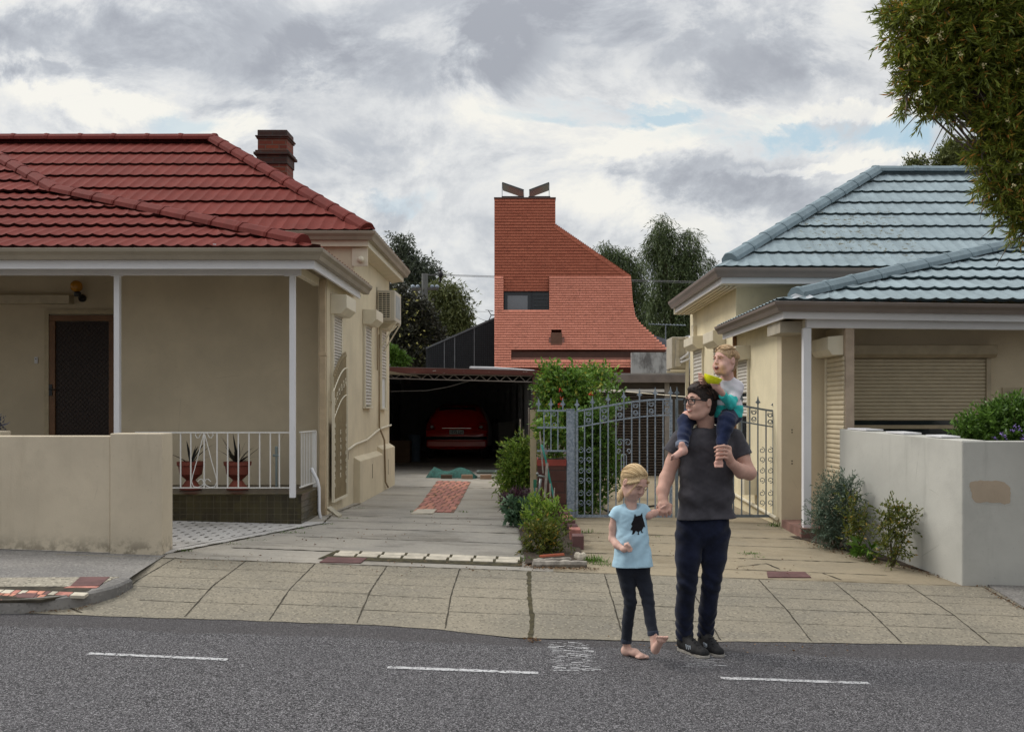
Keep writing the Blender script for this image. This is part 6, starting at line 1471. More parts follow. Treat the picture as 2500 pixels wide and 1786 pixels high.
def head(S, h, kid=0.0, smile=0.0, ears=True):
    """skull, jaw, nose, brow, sockets, cheeks, lips and ears in the frame h; kid = 0 adult .. 1 toddler"""
    k = h.k; E = lambda c, r, kk=.02, op='add': S.ell(h(*c), tuple(x * k for x in r), kk * k, op, fr=h.fr())
    C_ = lambda a, b, ra, rb, kk=.01, op='add': S.cap(h(*a), h(*b), ra * k, rb * k, kk * k, op)
    E((-.008, 0, .018), (.098, .077, .092), .02)
    E((.022, 0, -.045), (.066, .060 + .006 * kid, .072), .03)
    C_((.035, -.032, -.088), (.035, .032, -.088), .030, .030, .03); E((.066 - .004 * kid, 0, -.098 + .008 * kid), (.024, .026 + .004 * kid, .020), .025)
    for s_ in (-1, 1):
        C_((-.01, s_ * .052, -.06), (.035, s_ * .034, -.092), .022, .022, .025)
        E((.060 + .002 * kid, s_ * (.036 + .004 * kid), -.042 - .008 * kid), (.026, .024 + .006 * kid, .024 + .006 * kid), .02)                    # cheek
        E((.097, s_ * .033, .006), (.018, .019, .012), .014, 'sub')                  # socket
        C_((.090 - .003 * kid, s_ * .016, .022), (.080 - .003 * kid, s_ * .050, .020), .008 - .003 * kid, .008 - .003 * kid, .012)       # brow ridge
        if ears:
            E((-.008, s_ * .081, -.010), (.019, .010, .031), .005); E((-.002, s_ * .091, -.008), (.010, .006, .018), .003, 'sub')
    C_((.088, 0, .012), (.104 - .008 * kid, 0, -.026 + .004 * kid), .008 - .002 * kid, .0125 - .001 * kid, .010); E((.100 - .006 * kid, -.010, -.030), (.010, .008, .007), .006); E((.100 - .006 * kid, .010, -.030), (.010, .008, .007), .006)
    C_((.088, -.012, -.058), (.088, .012, -.058), .007, .007, .008); C_((.086, -.011, -.071), (.086, .011, -.071), .008, .008, .008)
def face_parts(body, h, browm, mouth='smile', eyes=True, look=None):
    k = h.k
    def ballf(w, c, r, n=10): 
        c = h(*c); R_ = Matrix((h.f, h.s, h.u)).transposed(); b = MB().ball((0, 0, 0), tuple(x * k for x in r), n, 8); w.add([c + R_ @ Vector(v) for v in b.v], b.f)
    for s_ in (-1, 1):
        if not eyes:
            w = MB(); c_ = .004 if mouth == 'open' else -.003
            w.tube([h(.088, s_ * .018, .002), h(.0945, s_ * .026, .002 + c_), h(.0945, s_ * .036, .002 + c_), h(.086, s_ * .046, .001)], [.0012 * k, .0026 * k, .0026 * k, .0012 * k], 5); w.build('closed_eyelid', M['lash'], body, smooth=True)
        if eyes:
            w = MB(); ballf(w, (.083, s_ * .032, .003), (.011, .013, .0075)); e_ = w.build('eye', M['eye_white'], body, smooth=True)
            w = MB(); ballf(w, (.0925, s_ * .032, .003), (.003, .0055, .0055)); w.build('iris', M['iris'], e_, smooth=True)
            w = MB(); w.tube([h(.090, s_ * .020, .008), h(.0955, s_ * .031, .012), h(.088, s_ * .046, .006)], .0024 * k, 5); w.build('eyelid', M['iris'], e_, smooth=True)
        w = MB(); w.tube([h(.098, s_ * .014, .024), h(.096, s_ * .030, .030), h(.082, s_ * .050, .025)], [.003 * k, .0036 * k, .002 * k], 6); w.build('eyebrow', browm, body, smooth=True)
    w = MB()
    if mouth == 'smile':
        w.tube([h(.080, -.029, -.056), h(.093, -.015, -.066), h(.099, 0, -.069), h(.093, .015, -.066), h(.080, .029, -.056)], [.002 * k, .0045 * k, .005 * k, .0045 * k, .002 * k], 6); w.build('lips', M['lip'], body, smooth=True)
        w = MB(); w.tube([h(.087, -.022, -.0585), h(.0985, 0, -.0615), h(.087, .022, -.0585)], [.001 * k, .0048 * k, .001 * k], 6); w.build('teeth', M['teeth'], body, smooth=True)
    elif mouth == 'open':
        ballf(w, (.090, 0, -.066), (.008, .023, .015), 14); mo_ = w.build('mouth', M['mouth'], body, smooth=True)
        w = MB(); n = 14; pts = [h(.092, .0235 * math.cos(2 * math.pi * i / n), -.066 + .0155 * math.sin(2 * math.pi * i / n)) for i in range(n + 1)]; w.tube(pts, .0022 * k, 5); w.build('lips', M['lip'], mo_, smooth=True)
        w = MB(); w.tube([h(.093, -.012, -.057), h(.096, 0, -.056), h(.093, .012, -.057)], .003 * k, 5); w.build('teeth', M['teeth'], mo_, smooth=True)
    else:
        w.tube([h(.084, -.019, -.065), h(.093, 0, -.064), h(.084, .019, -.065)], [.002 * k, .0048 * k, .002 * k], 6); w.build('lips', M['lip'], body, smooth=True)
def finger(S, pts, r, k=.004):
    rs = [r * (1 - .12 * i) for i in range(len(pts))]; S.chain(pts, rs, k)
def strandmat(name, c1, c2, rough=.5):
    m = NM(name, rough, 0, .35); m.color(m.mix(m.geo.outputs['Random Per Island'], c1, c2)); return m.m
def strands(h, co, r, mode, n, seed, mat, parent, thick=.0022, lift=1.0, seg=7, jit=.012, tip=0.0):
    rs = np.random.RandomState(seed); w = MB()
    def sl(a, b, t):
        a = Vector(a).normalized(); b = Vector(b).normalized(); o = math.acos(max(-1, min(1, a.dot(b))))
        return a if o < 1e-4 else (a * math.sin((1 - t) * o) + b * math.sin(t * o)) / math.sin(o)
    for i in range(n):
        w0, w1 = mode(rs); k0 = lift + rs.normal() * jit; tp = tip * rs.random(); pts = []; wob = rs.normal() * .04
        for j in range(seg + 1):
            t = j / seg; d = sl(w0, w1, t); d = Vector((d.x, d.y + wob * math.sin(t * 3.1), d.z)); kk = k0 * (1 + .012 * math.sin(t * math.pi) + tp * t * t); pts.append(h(co[0] + r[0] * d.x * kk, co[1] + r[1] * d.y * kk, co[2] + r[2] * d.z * kk))
        th = thick * (.7 + .7 * rs.random()); w.tube(pts, [th * (.5 + math.sin(math.pi * (j + .6) / (seg + 1.4))) for j in range(seg + 1)], 4)
    return w.build('hair_locks', mat, parent, smooth=True, fix=False)
def person(name, loc, label, group=None): return thing(name, loc, label, 'person', group)
# ---------------------------------------------------------------- man
DM = 6.60
def m_(px, py, dy=0.0): return P(px, py, DM + dy)
gm = lambda px, dy: H(XX(px, DM + dy), DM + dy)
man = thing('person', (m_(1700, 1600).x, DM, 0), 'man in charcoal t-shirt, dark jeans and black-rimmed glasses carrying a child on his shoulders', 'person')
hm = Frame(m_(1711, 979, -.03), (-.885, -.46, .02), (.05, 0, 1), 1.0)
lo = (m_(1590, 0, 0).x - .05, DM - .45, -.08); hi = (m_(1860, 0, 0).x + .05, DM + .25, 1.9)
S = Sdf(lo, hi, .005)
head(S, hm)
S.cap(m_(1724, 1000, .03), m_(1724, 1050, .03), .052, .056, .02); S.cap(hm(.0, 0, -.07), m_(1722, 1045, .02), .040, .046, .02)
S.cap(m_(1700, 1080, .025), m_(1750, 1080, .025), .066, .066, .04); S.cap(m_(1705, 1150, .02), m_(1745, 1150, .02), .075, .075, .05); S.cap(m_(1705, 1250, .02), m_(1745, 1250, .02), .075, .075, .05)
S.chain([m_(1660, 1078, .02), m_(1641, 1130, .03), m_(1627, 1168, .02), m_(1618, 1198, -.03), m_(1618, 1218, -.07)], [.052, .045, .047, .040, .031], .02)
S.chain([m_(1792, 1076, .02), m_(1812, 1118, .0), m_(1829, 1154, -.02)], [.052, .049, .045], .02); S.chain([m_(1829, 1154, -.02), m_(1810, 1150, -.08), m_(1786, 1130, -.15)], [.046, .046, .030], .018)
# image-left hand: back of the hand towards us, fingers curled down over the girl's hand
S.cap(m_(1618, 1218, -.07), m_(1624, 1234, -.105), .030, .030, .012, sy=.8); S.cap(m_(1612, 1232, -.10), m_(1636, 1234, -.10), .017, .017, .012)
for i, (x_, y_) in enumerate(((1611, 1256), (1618.5, 1259), (1627, 1259), (1635, 1255))): finger(S, [m_(1611 + i * 8.2, 1234, -.108), m_(x_, y_ - 9, -.128), m_(x_, y_, -.115), m_(x_ + 1, y_ - 1, -.085)], .0112)
S.chain([m_(1612, 1222, -.06), m_(1606, 1238, -.045), m_(1612, 1250, -.045)], [.014, .012, .010], .006)
# image-right hand: fingers wrapped around the toddler's ankle
S.cap(m_(1786, 1130, -.15), m_(1775, 1108, -.185), .029, .030, .012); S.cap(m_(1780, 1094, -.175), m_(1778, 1122, -.178), .018, .018, .012)
for i in range(4):
    y_ = 1091 + i * 9.3; finger(S, [m_(1779, y_ + 1, -.185), m_(1768, y_ - 3, -.232), m_(1752 + i, y_ - 1, -.238), m_(1744 + i * 1.5, y_ + 2, -.215)], .0120 - .0004 * i)
S.chain([m_(1783, 1108, -.155), m_(1776, 1090, -.15), m_(1764, 1084, -.155)], [.014, .012, .010], .006)
# legs inside the jeans
S.chain([m_(1690, 1290, .03), m_(1680, 1425, .0), m_(1674, 1560, .06)], [.07, .045, .035], .03); S.chain([m_(1742, 1290, .03), m_(1735, 1425, .05), m_(1722, 1550, .12)], [.07, .045, .035], .03)
bo = S.build('body', M['skin_man'], man)
face_parts(bo, hm, M['hair_dark'], 'smile')
# hair
S = Sdf(hm.c - Vector((.17, .17, .16)), hm.c + Vector((.17, .17, .2)), .004)
S.ell(hm(-.014, 0, .033), (.104, .085, .096), .01, fr=hm.fr()); S.ell(hm(.040, 0, .082), (.055, .050, .026), .03, fr=hm.fr()); S.cap(hm(-.07, 0, -.03), hm(-.068, 0, -.060), .050, .044, .03)
S.ell(hm(.125, 0, -.04), (.105, .115, .102), .012, 'sub', fr=hm.fr()); [S.ell(hm(-.003, q_ * .100, -.018), (.027, .030, .034), .004, 'sub', fr=hm.fr()) for q_ in (-1, 1)]; S.ell(hm(.030, .098, -.052), (.055, .055, .056), .008, 'sub', fr=hm.fr()); S.ell(hm(.030, -.098, -.052), (.055, .055, .056), .008, 'sub', fr=hm.fr())
S.disp(lambda X, Y, Z_: .0022 * nse(X, Y, Z_, 190, 1) + .0022 * nse(X, Y, Z_, 90, 4)); ho = S.build('hair', M['hair_dark'], bo, 1)
def man_mode(rs):
    if rs.random() < .6:
        a = rs.uniform(-1.2, 1.2); w0 = (-.75 + rs.random() * 1.15, math.sin(a) * .8, .75); w1 = (w0[0] + .55, w0[1] * 1.05 + .08, w0[2] - .12 - .2 * abs(w0[1])); return w0, w1
    s_ = rs.choice([-1, 1]); x_ = rs.uniform(-.9, .25); return (x_, s_ * rs.uniform(.75, .95), rs.uniform(.15, .65)), (x_ - .18, s_ * .95, -.25 if x_ < -.1 else .05)
strands(hm, (-.014, 0, .033), (.106, .087, .098), man_mode, 420, 5, strandmat('dark_strand', (.009, .005, .004), (.065, .034, .022), .6), ho, .0019, jit=.022, tip=.10)
# glasses
w = MB()
for s_ in (-1, 1):
    n = 18; pts = []
    for i in range(n + 1):
        a = 2 * math.pi * i / n; cx2 = math.copysign(abs(math.cos(a)) ** .6, math.cos(a)) * .026; cz2 = math.copysign(abs(math.sin(a)) ** .6, math.sin(a)) * .019
        pts.append(hm(.108 - abs(s_ * .036 + cx2) ** 1.5 * .9, s_ * .035 + cx2, -.004 + cz2))
    w.tube(pts, .0030, 6); w.bar(hm(.098, s_ * .061, .009), hm(-.005, s_ * .083, .006), .004, .006)
w.bar(hm(.108, -.009, .006), hm(.108, .009, .006), .004, .005); w.build('glasses', M['black'], bo)
# t-shirt
S = Sdf((lo[0], DM - .35, m_(0, 1300).z), (hi[0], DM + .25, m_(0, 1020).z), .005)
hem = m_(1725, 1265)
S.cap(m_(1695, 1092, .02), m_(1757, 1090, .02), .105, .108, .05); S.cap(m_(1693, 1150, .015), m_(1756, 1150, .015), .098, .098, .08); S.cap(m_(1691, 1210, .005), m_(1757, 1210, .005), .097, .099, .08); S.cap(m_(1687, 1275, .0), m_(1764, 1278, .0), .102, .102, .07)
S.cap(m_(1722, 1062, .03), m_(1662, 1074, .02), .066, .054, .04); S.cap(m_(1726, 1062, .03), m_(1792, 1068, .02), .066, .056, .04)
a, b = m_(1660, 1074, .02), m_(1639, 1112, .03); n_ = (b - a).normalized(); S.cap(a, b, .058, .069, .03, cut=(m_(1641, 1105, .03), n_)); a, b = m_(1793, 1068, .02), m_(1817, 1125, .0); n_ = (b - a).normalized(); S.cap(a, b, .060, .072, .03, cut=(m_(1814, 1113, .0), n_))
S.ell(m_(1724, 1060, .022), (.098, .088, .052), .03); S.cap(m_(1724, 985, .02), m_(1724, 1050, .02), .058, .058, .004, 'sub')
S.disp(lambda X, Y, Z_: .0060 * nse(X, Y, Z_, 22, 2) + .0075 * np.sin((X * .9 + Z_ * 1.3) * 42 + 3 * np.sin(Z_ * 11)) * np.clip((1.25 - Z_) * 1.5, .1, .8) + .0016 * nse(X, Y, Z_, 70, 3))
S.plane(hem, Vector((.03, 0, -1)).normalized()); ts = S.build('t_shirt', M['tee'], man, 2)
c0 = m_(1724, 1048, .02); w = MB(); w.tube([c0 + Vector((math.cos(a) * .062, math.sin(a) * .061, -.010 + .020 * math.sin(a))) for a in np.linspace(0, 2 * math.pi, 29)], .0075, 8); w.build('collar', M['tee'], ts, smooth=True)
# jeans
S = Sdf((lo[0], DM - .25, -.05), (hi[0], DM + .3, m_(0, 1240).z), .005)
S.cap(m_(1690, 1270, .02), m_(1743, 1270, .02), .095, .095, .04); S.cap(m_(1688, 1300, .02), m_(1744, 1300, .02), .099, .099, .05)
S.chain([m_(1684, 1305, .02), m_(1680, 1360, .01), m_(1677, 1425, -.01), m_(1671, 1490, .03), m_(1671, 1560, .06)], [.097, .084, .064, .060, .056], .02)
S.chain([m_(1746, 1305, .02), m_(1743, 1360, .03), m_(1736, 1425, .04), m_(1728, 1490, .09), m_(1722, 1545, .12)], [.097, .082, .062, .058, .054], .02)
def jf(X, Y, Z_):
    low_ = np.clip((.30 - Z_) * 4, 0, 1); kn = np.exp(-((Z_ - .47) / .09) ** 2); hp_ = np.exp(-((Z_ - .82) / .09) ** 2)
    return .0060 * low_ * np.sin(Z_ * 105 + 3 * np.sin(X * 38) + 2 * np.sin(Y * 25)) + .0045 * kn * np.sin(Z_ * 75 + X * 50 + 2 * np.sin(Y * 30)) + .004 * hp_ * np.sin(Z_ * 60 - np.abs(X - 1.13) * 60) + .003 * nse(X, Y, Z_, 32, 5)
S.disp(jf); S.plane((0, 0, .075), (0, 0, -1)); S.plane(m_(0, 1250), (0, 0, 1)); je = S.build('jeans', M['denim'], man, 1)
def shoe(hpx, hd, tpx, td, nm='shoe'):
    a = m_(hpx, 0, hd); b = m_(tpx, 0, td); za = H(a.x, a.y); zb = H(b.x, b.y); a.z = za; b.z = zb; d = (b - a).normalized(); L = .285; b = a + d * (L - .075); up_ = Vector((0, 0, 1)); sd_ = d.cross(up_)
    S = Sdf((min(a.x, b.x) - .1, min(a.y, b.y) - .1, -.06), (max(a.x, b.x) + .1, max(a.y, b.y) + .1, .22), .004)
    S.cap(a + up_ * .045, a + d * .13 + up_ * .042, .040, .042, .02); S.cap(a + d * .10 + up_ * .04, b + up_ * .030, .043, .032, .02); S.cap(a + d * .15 + sd_ * .012 + up_ * .03, b - sd_ * .006 + up_ * .026, .036, .030, .02); S.cap(a + d * .0 + up_ * .06, a + up_ * .115 + d * .015, .040, .040, .02); S.cap(a + d * .04 + up_ * .09, a + d * .12 + up_ * .06, .036, .03, .02)
    S.plane((a.x, a.y, za + .018), (0, 0, -1)); o = S.build(nm, M['shoe'], man, 1)
    w = MB(); pr = []
    for i in range(25):
        t = i / 24; ang = math.pi / 2 + math.pi * t; pr.append(a + d * (math.cos(ang) * .046) + sd_ * (math.sin(ang) * .040))
    for i in range(25):
        t = i / 24; ang = -math.pi / 2 + math.pi * t; pr.append(b + d * (math.cos(ang) * .042) + sd_ * (math.sin(ang) * .042))
    pr = [Vector((p.x, p.y, za + .002)) for p in pr]; w.prism(pr, (0, 0, .015)); w.build('sole', M['sole'], o)
    w = MB()
    for i in range(4): c_ = a + d * (.105 + i * .026) + up_ * (.100 - i * .012); w.bar(c_ - sd_ * .022, c_ + sd_ * .022 + d * .01, .006, .004)
    build_split(w, 'lace', M['black'], o)
    w = MB()
    for i in range(3): c_ = a + d * (.10 + i * .02) + sd_ * .046 + up_ * .05; w.bar(c_ + up_ * -.012, c_ + up_ * .018 + d * -.012, .006, .006)
    build_split(w, 'side_mark', M['lace'], o)
    return o
shoe(1668, .06, 1716, -.12); shoe(1719, .13, 1750, -.05)
# ---------------------------------------------------------------- girl
DG = 6.42
def g_(px, py, dy=0.0): return P(px, py, DG + dy)
girl = thing('person', (g_(1545, 0).x, DG, 0), 'barefoot blond girl in pale blue t-shirt with black owl print, holding the man\'s hand', 'person')
hg = Frame(g_(1549, 1176, -.01), (.50, -.66, -.50), (.10, .0, 1), .90)
lo = (g_(1470, 0).x, DG - .42, -.06); hi = (g_(1650, 0).x, DG + .2, 1.35)
S = Sdf(lo, hi, .0042); head(S, hg, .6)
S.cap(g_(1540, 1200, .02), g_(1540, 1240, .02), .036, .040, .02)
S.cap(g_(1527, 1262, .02), g_(1556, 1262, .02), .045, .045, .03); S.cap(g_(1545, 1270, .02), g_(1545, 1370, .02), .045, .050, .04)
S.chain([g_(1504, 1251, .02), g_(1497, 1285, .03), g_(1495, 1314, .03)], [.030, .026, .024], .012); S.chain([g_(1495, 1314, .03), g_(1506, 1329, -.03), g_(1520, 1339, -.08)], [.025, .024, .017], .012)
S.cap(g_(1524, 1340, -.09), g_(1532, 1337, -.10), .022, .022, .01)
for i in range(4): finger(S, [g_(1526 + i * 3.4, 1327 + i * 3.5, -.098), g_(1533 + i * 3, 1325 + i * 4.6, -.118), g_(1536 + i * 1.6, 1331 + i * 4.4, -.128), g_(1530 + i * 1.5, 1334 + i * 4.0, -.122)], .0078)
S.chain([g_(1526, 1331, -.105), g_(1531, 1328, -.125), g_(1538, 1333, -.132)], [.009, .008, .007], .004)
S.chain([g_(1571, 1246, .02), g_(1583, 1257, .0), g_(1597, 1252, .05), g_(1610, 1248, .075)], [.030, .026, .023, .017], .012); S.cap(g_(1610, 1248, .075), g_(1621, 1245, .085), .020, .020, .01)
for i in range(4): finger(S, [g_(1622, 1237 + i * 5.5, .08), g_(1632, 1235 + i * 5.5, .075), g_(1640, 1236 + i * 5, .07)], .0075)
S.chain([g_(1614, 1240, .06), g_(1624, 1234, .05)], [.010, .008], .004)
S.chain([g_(1531, 1390, .02), g_(1541, 1469, .0), g_(1530, 1565, .04), g_(1529, 1590, .05)], [.045, .030, .022, .026], .02)
S.chain([g_(1562, 1390, .02), g_(1581, 1466, -.03), g_(1596, 1548, -.13)], [.045, .030, .022], .02)
zg = H(g_(1530, 0).x, DG)
f0 = Vector((g_(1528, 0).x, DG + .06, zg)); fd = Vector((.75, -.66, 0)).normalized(); fs_ = Vector((.66, .75, 0))
S.cap(f0 + Vector((0, 0, .03)), f0 + fd * .08 + Vector((0, 0, .030)), .027, .024, .015); S.cap(f0 + fd * .08 + Vector((0, 0, .028)), f0 + fd * .135 + Vector((0, 0, .014)), .024, .018, .015); S.cap(f0 + fd * .125 + fs_ * .022 + Vector((0, 0, .014)), f0 + fd * .13 - fs_ * .022 + Vector((0, 0, .012)), .013, .012, .012)
for i in range(5): c0 = f0 + fd * (.140 - .004 * abs(i - 1) - .006 * max(0, i - 1)) + fs_ * (.026 - .0135 * i) + Vector((0, 0, .011)); S.cap(c0, c0 + fd * (.020 if i else .024) - Vector((0, 0, .002)), .009 if i else .011, .008 if i else .010, .003)
# raised foot: heel low, sole towards us
h0 = g_(1600, 1586, -.16); t0 = g_(1614, 1560, -.265); ud = (t0 - h0).normalized(); sx_ = ud.cross(Vector((0, 1, 0))).normalized(); ub = ud.cross(sx_)
S.cap(g_(1596, 1548, -.13), h0 + Vector((0, .012, .01)), .026, .027, .02); S.cap(h0, t0, .026, .022, .015); S.cap(t0 - sx_ * .020, t0 + sx_ * .020, .015, .014, .012)
for i in range(5): c0 = t0 + ud * (.020 - .004 * i) + sx_ * ((-1) * (.028 - .0145 * i)); S.cap(c0, c0 + ud * (.024 - .002 * i), .0100 - .0008 * i, .0092 - .0008 * i, .001)
bo = S.build('body', M['skin_girl'], girl); face_parts(bo, hg, plain('fair_brow', (.36, .22, .12), .6), 'closed', eyes=False)
# hair swept back into a low ponytail
S = Sdf(hg.c - Vector((.2, .17, .17)), hg.c + Vector((.17, .2, .17)), .004); k = hg.k
S.ell(hg(-.016, 0, .028), (.102 * k, .084 * k, .091 * k), .01, fr=hg.fr()); S.cap(hg(-.07, 0, -.01), hg(-.07, .0, -.06), .055 * k, .035 * k, .03)
S.ell(hg(.124, 0, -.022), (.100 * k, .108 * k, .102 * k), .012, 'sub', fr=hg.fr()); S.ell(hg(.02, .095, -.075), (.06 * k, .05 * k, .055 * k), .01, 'sub', fr=hg.fr()); S.ell(hg(.02, -.095, -.075), (.06 * k, .05 * k, .055 * k), .01, 'sub', fr=hg.fr())
for s_ in (-1, 1): S.cap(hg(.072, s_ * .050, .050), hg(.02, s_ * .082, -.002), .012 * k, .011 * k, .012)
S.chain([g_(1524, 1196, .03), g_(1516, 1206, .02), g_(1513, 1216, .01), g_(1511, 1224, .0)], [.026, .021, .015, .007], .02)
S.disp(lambda X, Y, Z_: .0010 * nse(X, Y, Z_, 120, 1)); ha = S.build('hair', M['hair_blond'], bo, 2)
def girl_mode(rs):
    b = rs.uniform(-1.45, 1.45); w0 = (.70 * math.cos(b) + rs.normal() * .05, math.sin(b) * .92, .66 * math.cos(b) + .06 + rs.normal() * .05)
    if rs.random() < .35: w0 = (w0[0] - .5, w0[1], w0[2] + .35)
    return w0, (-.86 + rs.normal() * .03, .10 * math.sin(b) + rs.normal() * .05, -.42 + rs.normal() * .06)
gsm = strandmat('blond_strand', (.40, .26, .12), (.75, .57, .33), .5)
strands(hg, (-.016, 0, .028), (.104, .086, .093), girl_mode, 300, 6, gsm, ha, .0020, seg=12)
vsb, fsb = [], []; r9 = random.Random(4)
for i in range(60):
    a = r9.uniform(-1.2, 1.2); p = hg(.02 + .06 * math.cos(a), .06 * math.sin(a), .10 + r9.uniform(-.005, .004)); q2 = hg(-.05, .05 * math.sin(a) , .085); c3 = hg(-.09, .02 * math.sin(a), .0)
    nst = len(vsb)
for s_, lst in ((1, [(.074, .052, .045), (.075, .066, .0), (.062, .070, -.06), (.055, .066, -.10)]), (-1, [(.074, -.052, .045), (.078, -.064, .0), (.066, -.068, -.05), (.06, -.066, -.09)]), (1, [(.07, .058, .04), (.068, .074, -.02), (.05, .078, -.08), (.048, .07, -.12)])):
    w = MB(); w.tube([hg(*q_) for q_ in lst], [.0022, .002, .0015, .0008], 5); w.build('loose_strand', gsm, ha, smooth=True)
# t-shirt
S = Sdf((lo[0], DG - .3, g_(0, 1400).z), (hi[0], DG + .2, g_(0, 1215).z), .004)
S.chain([g_(1526, 1258, .02), g_(1530, 1315, .01), g_(1524, 1390, .0)], [.062, .064, .078], .02); S.chain([g_(1555, 1256, .02), g_(1558, 1315, .01), g_(1568, 1390, .0)], [.062, .064, .078], .02); S.chain([g_(1540, 1256, .02), g_(1545, 1315, .01), g_(1546, 1390, .0)], [.066, .069, .083], .03); S.cap(g_(1541, 1244, .02), g_(1507, 1249, .02), .040, .034, .03); S.cap(g_(1541, 1243, .02), g_(1571, 1242, .02), .040, .034, .03)
a, b = g_(1507, 1249, .02), g_(1494, 1272, .02); n_ = (b - a).normalized(); S.cap(a, b, .036, .044, .02, cut=(g_(1496, 1264, .02), n_)); a, b = g_(1570, 1243, .02), g_(1584, 1262, .01); n_ = (b - a).normalized(); S.cap(a, b, .034, .038, .02, cut=(g_(1579, 1253, .01), n_))
S.ell(g_(1545, 1232, -.03), (.047, .06, .034), .008, 'sub')
S.disp(lambda X, Y, Z_: .0030 * nse(X, Y, Z_, 30, 2) + .0030 * np.sin((X * 1.3 - Z_ * .8) * 62 + 2 * np.sin(Z_ * 20)) * np.clip((.98 - Z_) * 3, .15, 1) + .0012 * nse(X, Y, Z_, 90, 3))
S.plane(g_(1545, 1382), Vector((.02, 0, -1)).normalized()); ts2 = S.build('t_shirt', M['girl_tee'], girl, 2)
# black bird motif on the shirt, lying on the cloth
def decal(target, poly, D, mat, name, step=1.1, lift=.0025):
    dg = bpy.context.evaluated_depsgraph_get(); bv = BVHTree.FromObject(target, dg); o_ = off(target); C0 = Vector((0, 0, EYE))
    xs2 = [p[0] for p in poly]; ys2 = [p[1] for p in poly]
    def inside(x, y):
        c = False; n = len(poly)
        for i in range(n):
            (x1, y1), (x2, y2) = poly[i], poly[(i + 1) % n]
            if (y1 > y) != (y2 > y) and x < (x2 - x1) * (y - y1) / (y2 - y1) + x1: c = not c
        return c
    nx2 = int((max(xs2) - min(xs2)) / step) + 1; ny2 = int((max(ys2) - min(ys2)) / step) + 1; ids = {}; vs, fs = [], []
    def vid(i, j):
        if (i, j) not in ids:
            q_ = P(min(xs2) + i * step, min(ys2) + j * step, D); d = (q_ - C0).normalized(); hit = bv.ray_cast(C0 + d * (D - .8) - o_, d)
            if hit[0] is None: return None
            ids[i, j] = len(vs); vs.append(hit[0] + o_ + hit[1] * lift)
        return ids[i, j]
    for i in range(nx2):
        for j in range(ny2):
            if inside(min(xs2) + (i + .5) * step, min(ys2) + (j + .5) * step):
                q_ = [vid(i, j), vid(i, j + 1), vid(i + 1, j + 1), vid(i + 1, j)]
                if None not in q_: fs.append(q_)
    return MB().add(vs, fs).build(name, mat, target, fix=False)
bpy.context.view_layer.update()
owl = [(295, 452), (303, 470), (318, 468), (334, 463), (346, 445), (351, 480), (362, 520), (369, 550), (358, 547), (350, 562), (344, 570), (348, 584), (356, 590), (343, 592), (337, 574), (324, 582), (323, 597), (330, 604), (314, 603), (317, 583), (302, 577), (286, 600), (274, 602), (280, 574), (262, 568), (276, 540), (268, 528), (282, 500), (288, 478)]
decal(ts2, [(1450 + a * .3386, 1100 + b * .3386) for a, b in owl], DG, M['print'], 'bird_print', .8)
S = Sdf((lo[0], DG - .3, -.02), (hi[0], DG + .2, g_(0, 1355).z), .004)
S.cap(g_(1529, 1385, .02), g_(1562, 1385, .02), .068, .068, .03); S.chain([g_(1529, 1395, .02), g_(1533, 1430, .01), g_(1539, 1469, .0), g_(1532, 1520, .03), g_(1529, 1572, .04)], [.062, .049, .040, .037, .033], .010)
S.chain([g_(1563, 1395, .02), g_(1575, 1430, .0), g_(1582, 1466, -.03), g_(1588, 1515, -.08), g_(1594, 1543, -.12)], [.062, .049, .040, .036, .033], .010)
S.disp(lambda X, Y, Z_: .0022 * np.exp(-((Z_ - .38) / .08) ** 2) * np.sin(Z_ * 120 + X * 60) + .0018 * nse(X, Y, Z_, 50, 2)); S.plane(g_(1529, 1568, .04), (0, 0, -1)); lg = S.build('leggings', M['legging'], girl, 1)
w = MB(); w.lathe([(.034, 0), (.0365, .004), (.0365, .028), (.034, .031)], g_(1529, 1569, .04), 18); w.lathe([(.034, 0), (.0365, .004), (.0365, .026), (.034, .03)], g_(1595, 1551, -.125), 18, ax=(-.10, .25, 1)); build_split(w, 'rolled_cuff', cloth('navy_cuff', (.030, .036, .055), .2), lg, smooth=True)
# ---------------------------------------------------------------- toddler
DB = 6.62
def b_(px, py, dy=0.0): return P(px, py, DB + dy)
boy = thing('person', (b_(1772, 0).x, DB + .05, 1.35), 'laughing fair-haired toddler in white and teal top riding on the man\'s shoulders', 'person')
hb_ = Frame(b_(1771, 879, -.02), (-.84, -.52, .04), (-.04, 0, 1), .84)
lo = (b_(1606, 0).x, DB - .42, b_(0, 1150).z); hi = (b_(1830, 0).x, DB + .25, b_(0, 825).z)
S = Sdf(lo, hi, .004); head(S, hb_, 1.0)
S.cap(b_(1774, 900, .03), b_(1776, 930, .04), .040, .046, .02); S.cap(b_(1764, 950, .05), b_(1788, 950, .05), .055, .055, .03); S.cap(b_(1775, 960, .06), b_(1770, 1005, .08), .07, .07, .03)
S.chain([b_(1799, 948, .04), b_(1785, 984, -.05), b_(1762, 958, -.13)], [.030, .026, .019], .01); S.cap(b_(1760, 955, -.135), b_(1751, 946, -.15), .019, .021, .01)
for i in range(4): finger(S, [b_(1752 - i * 3.2, 943 + i * 1.5, -.165), b_(1749 - i * 3.6, 935 + i * 1.2, -.182), b_(1744 - i * 3.4, 931 + i * 1, -.178)], .0072)
S.chain([b_(1756, 946, -.15), b_(1756, 936, -.158), b_(1750, 930, -.162)], [.009, .008, .007], .004)
S.chain([b_(1757, 945, .03), b_(1735, 962, .02), b_(1716, 934, -.10)], [.028, .022, .018], .01); S.cap(b_(1716, 932, -.105), b_(1714, 922, -.12), .018, .019, .008)
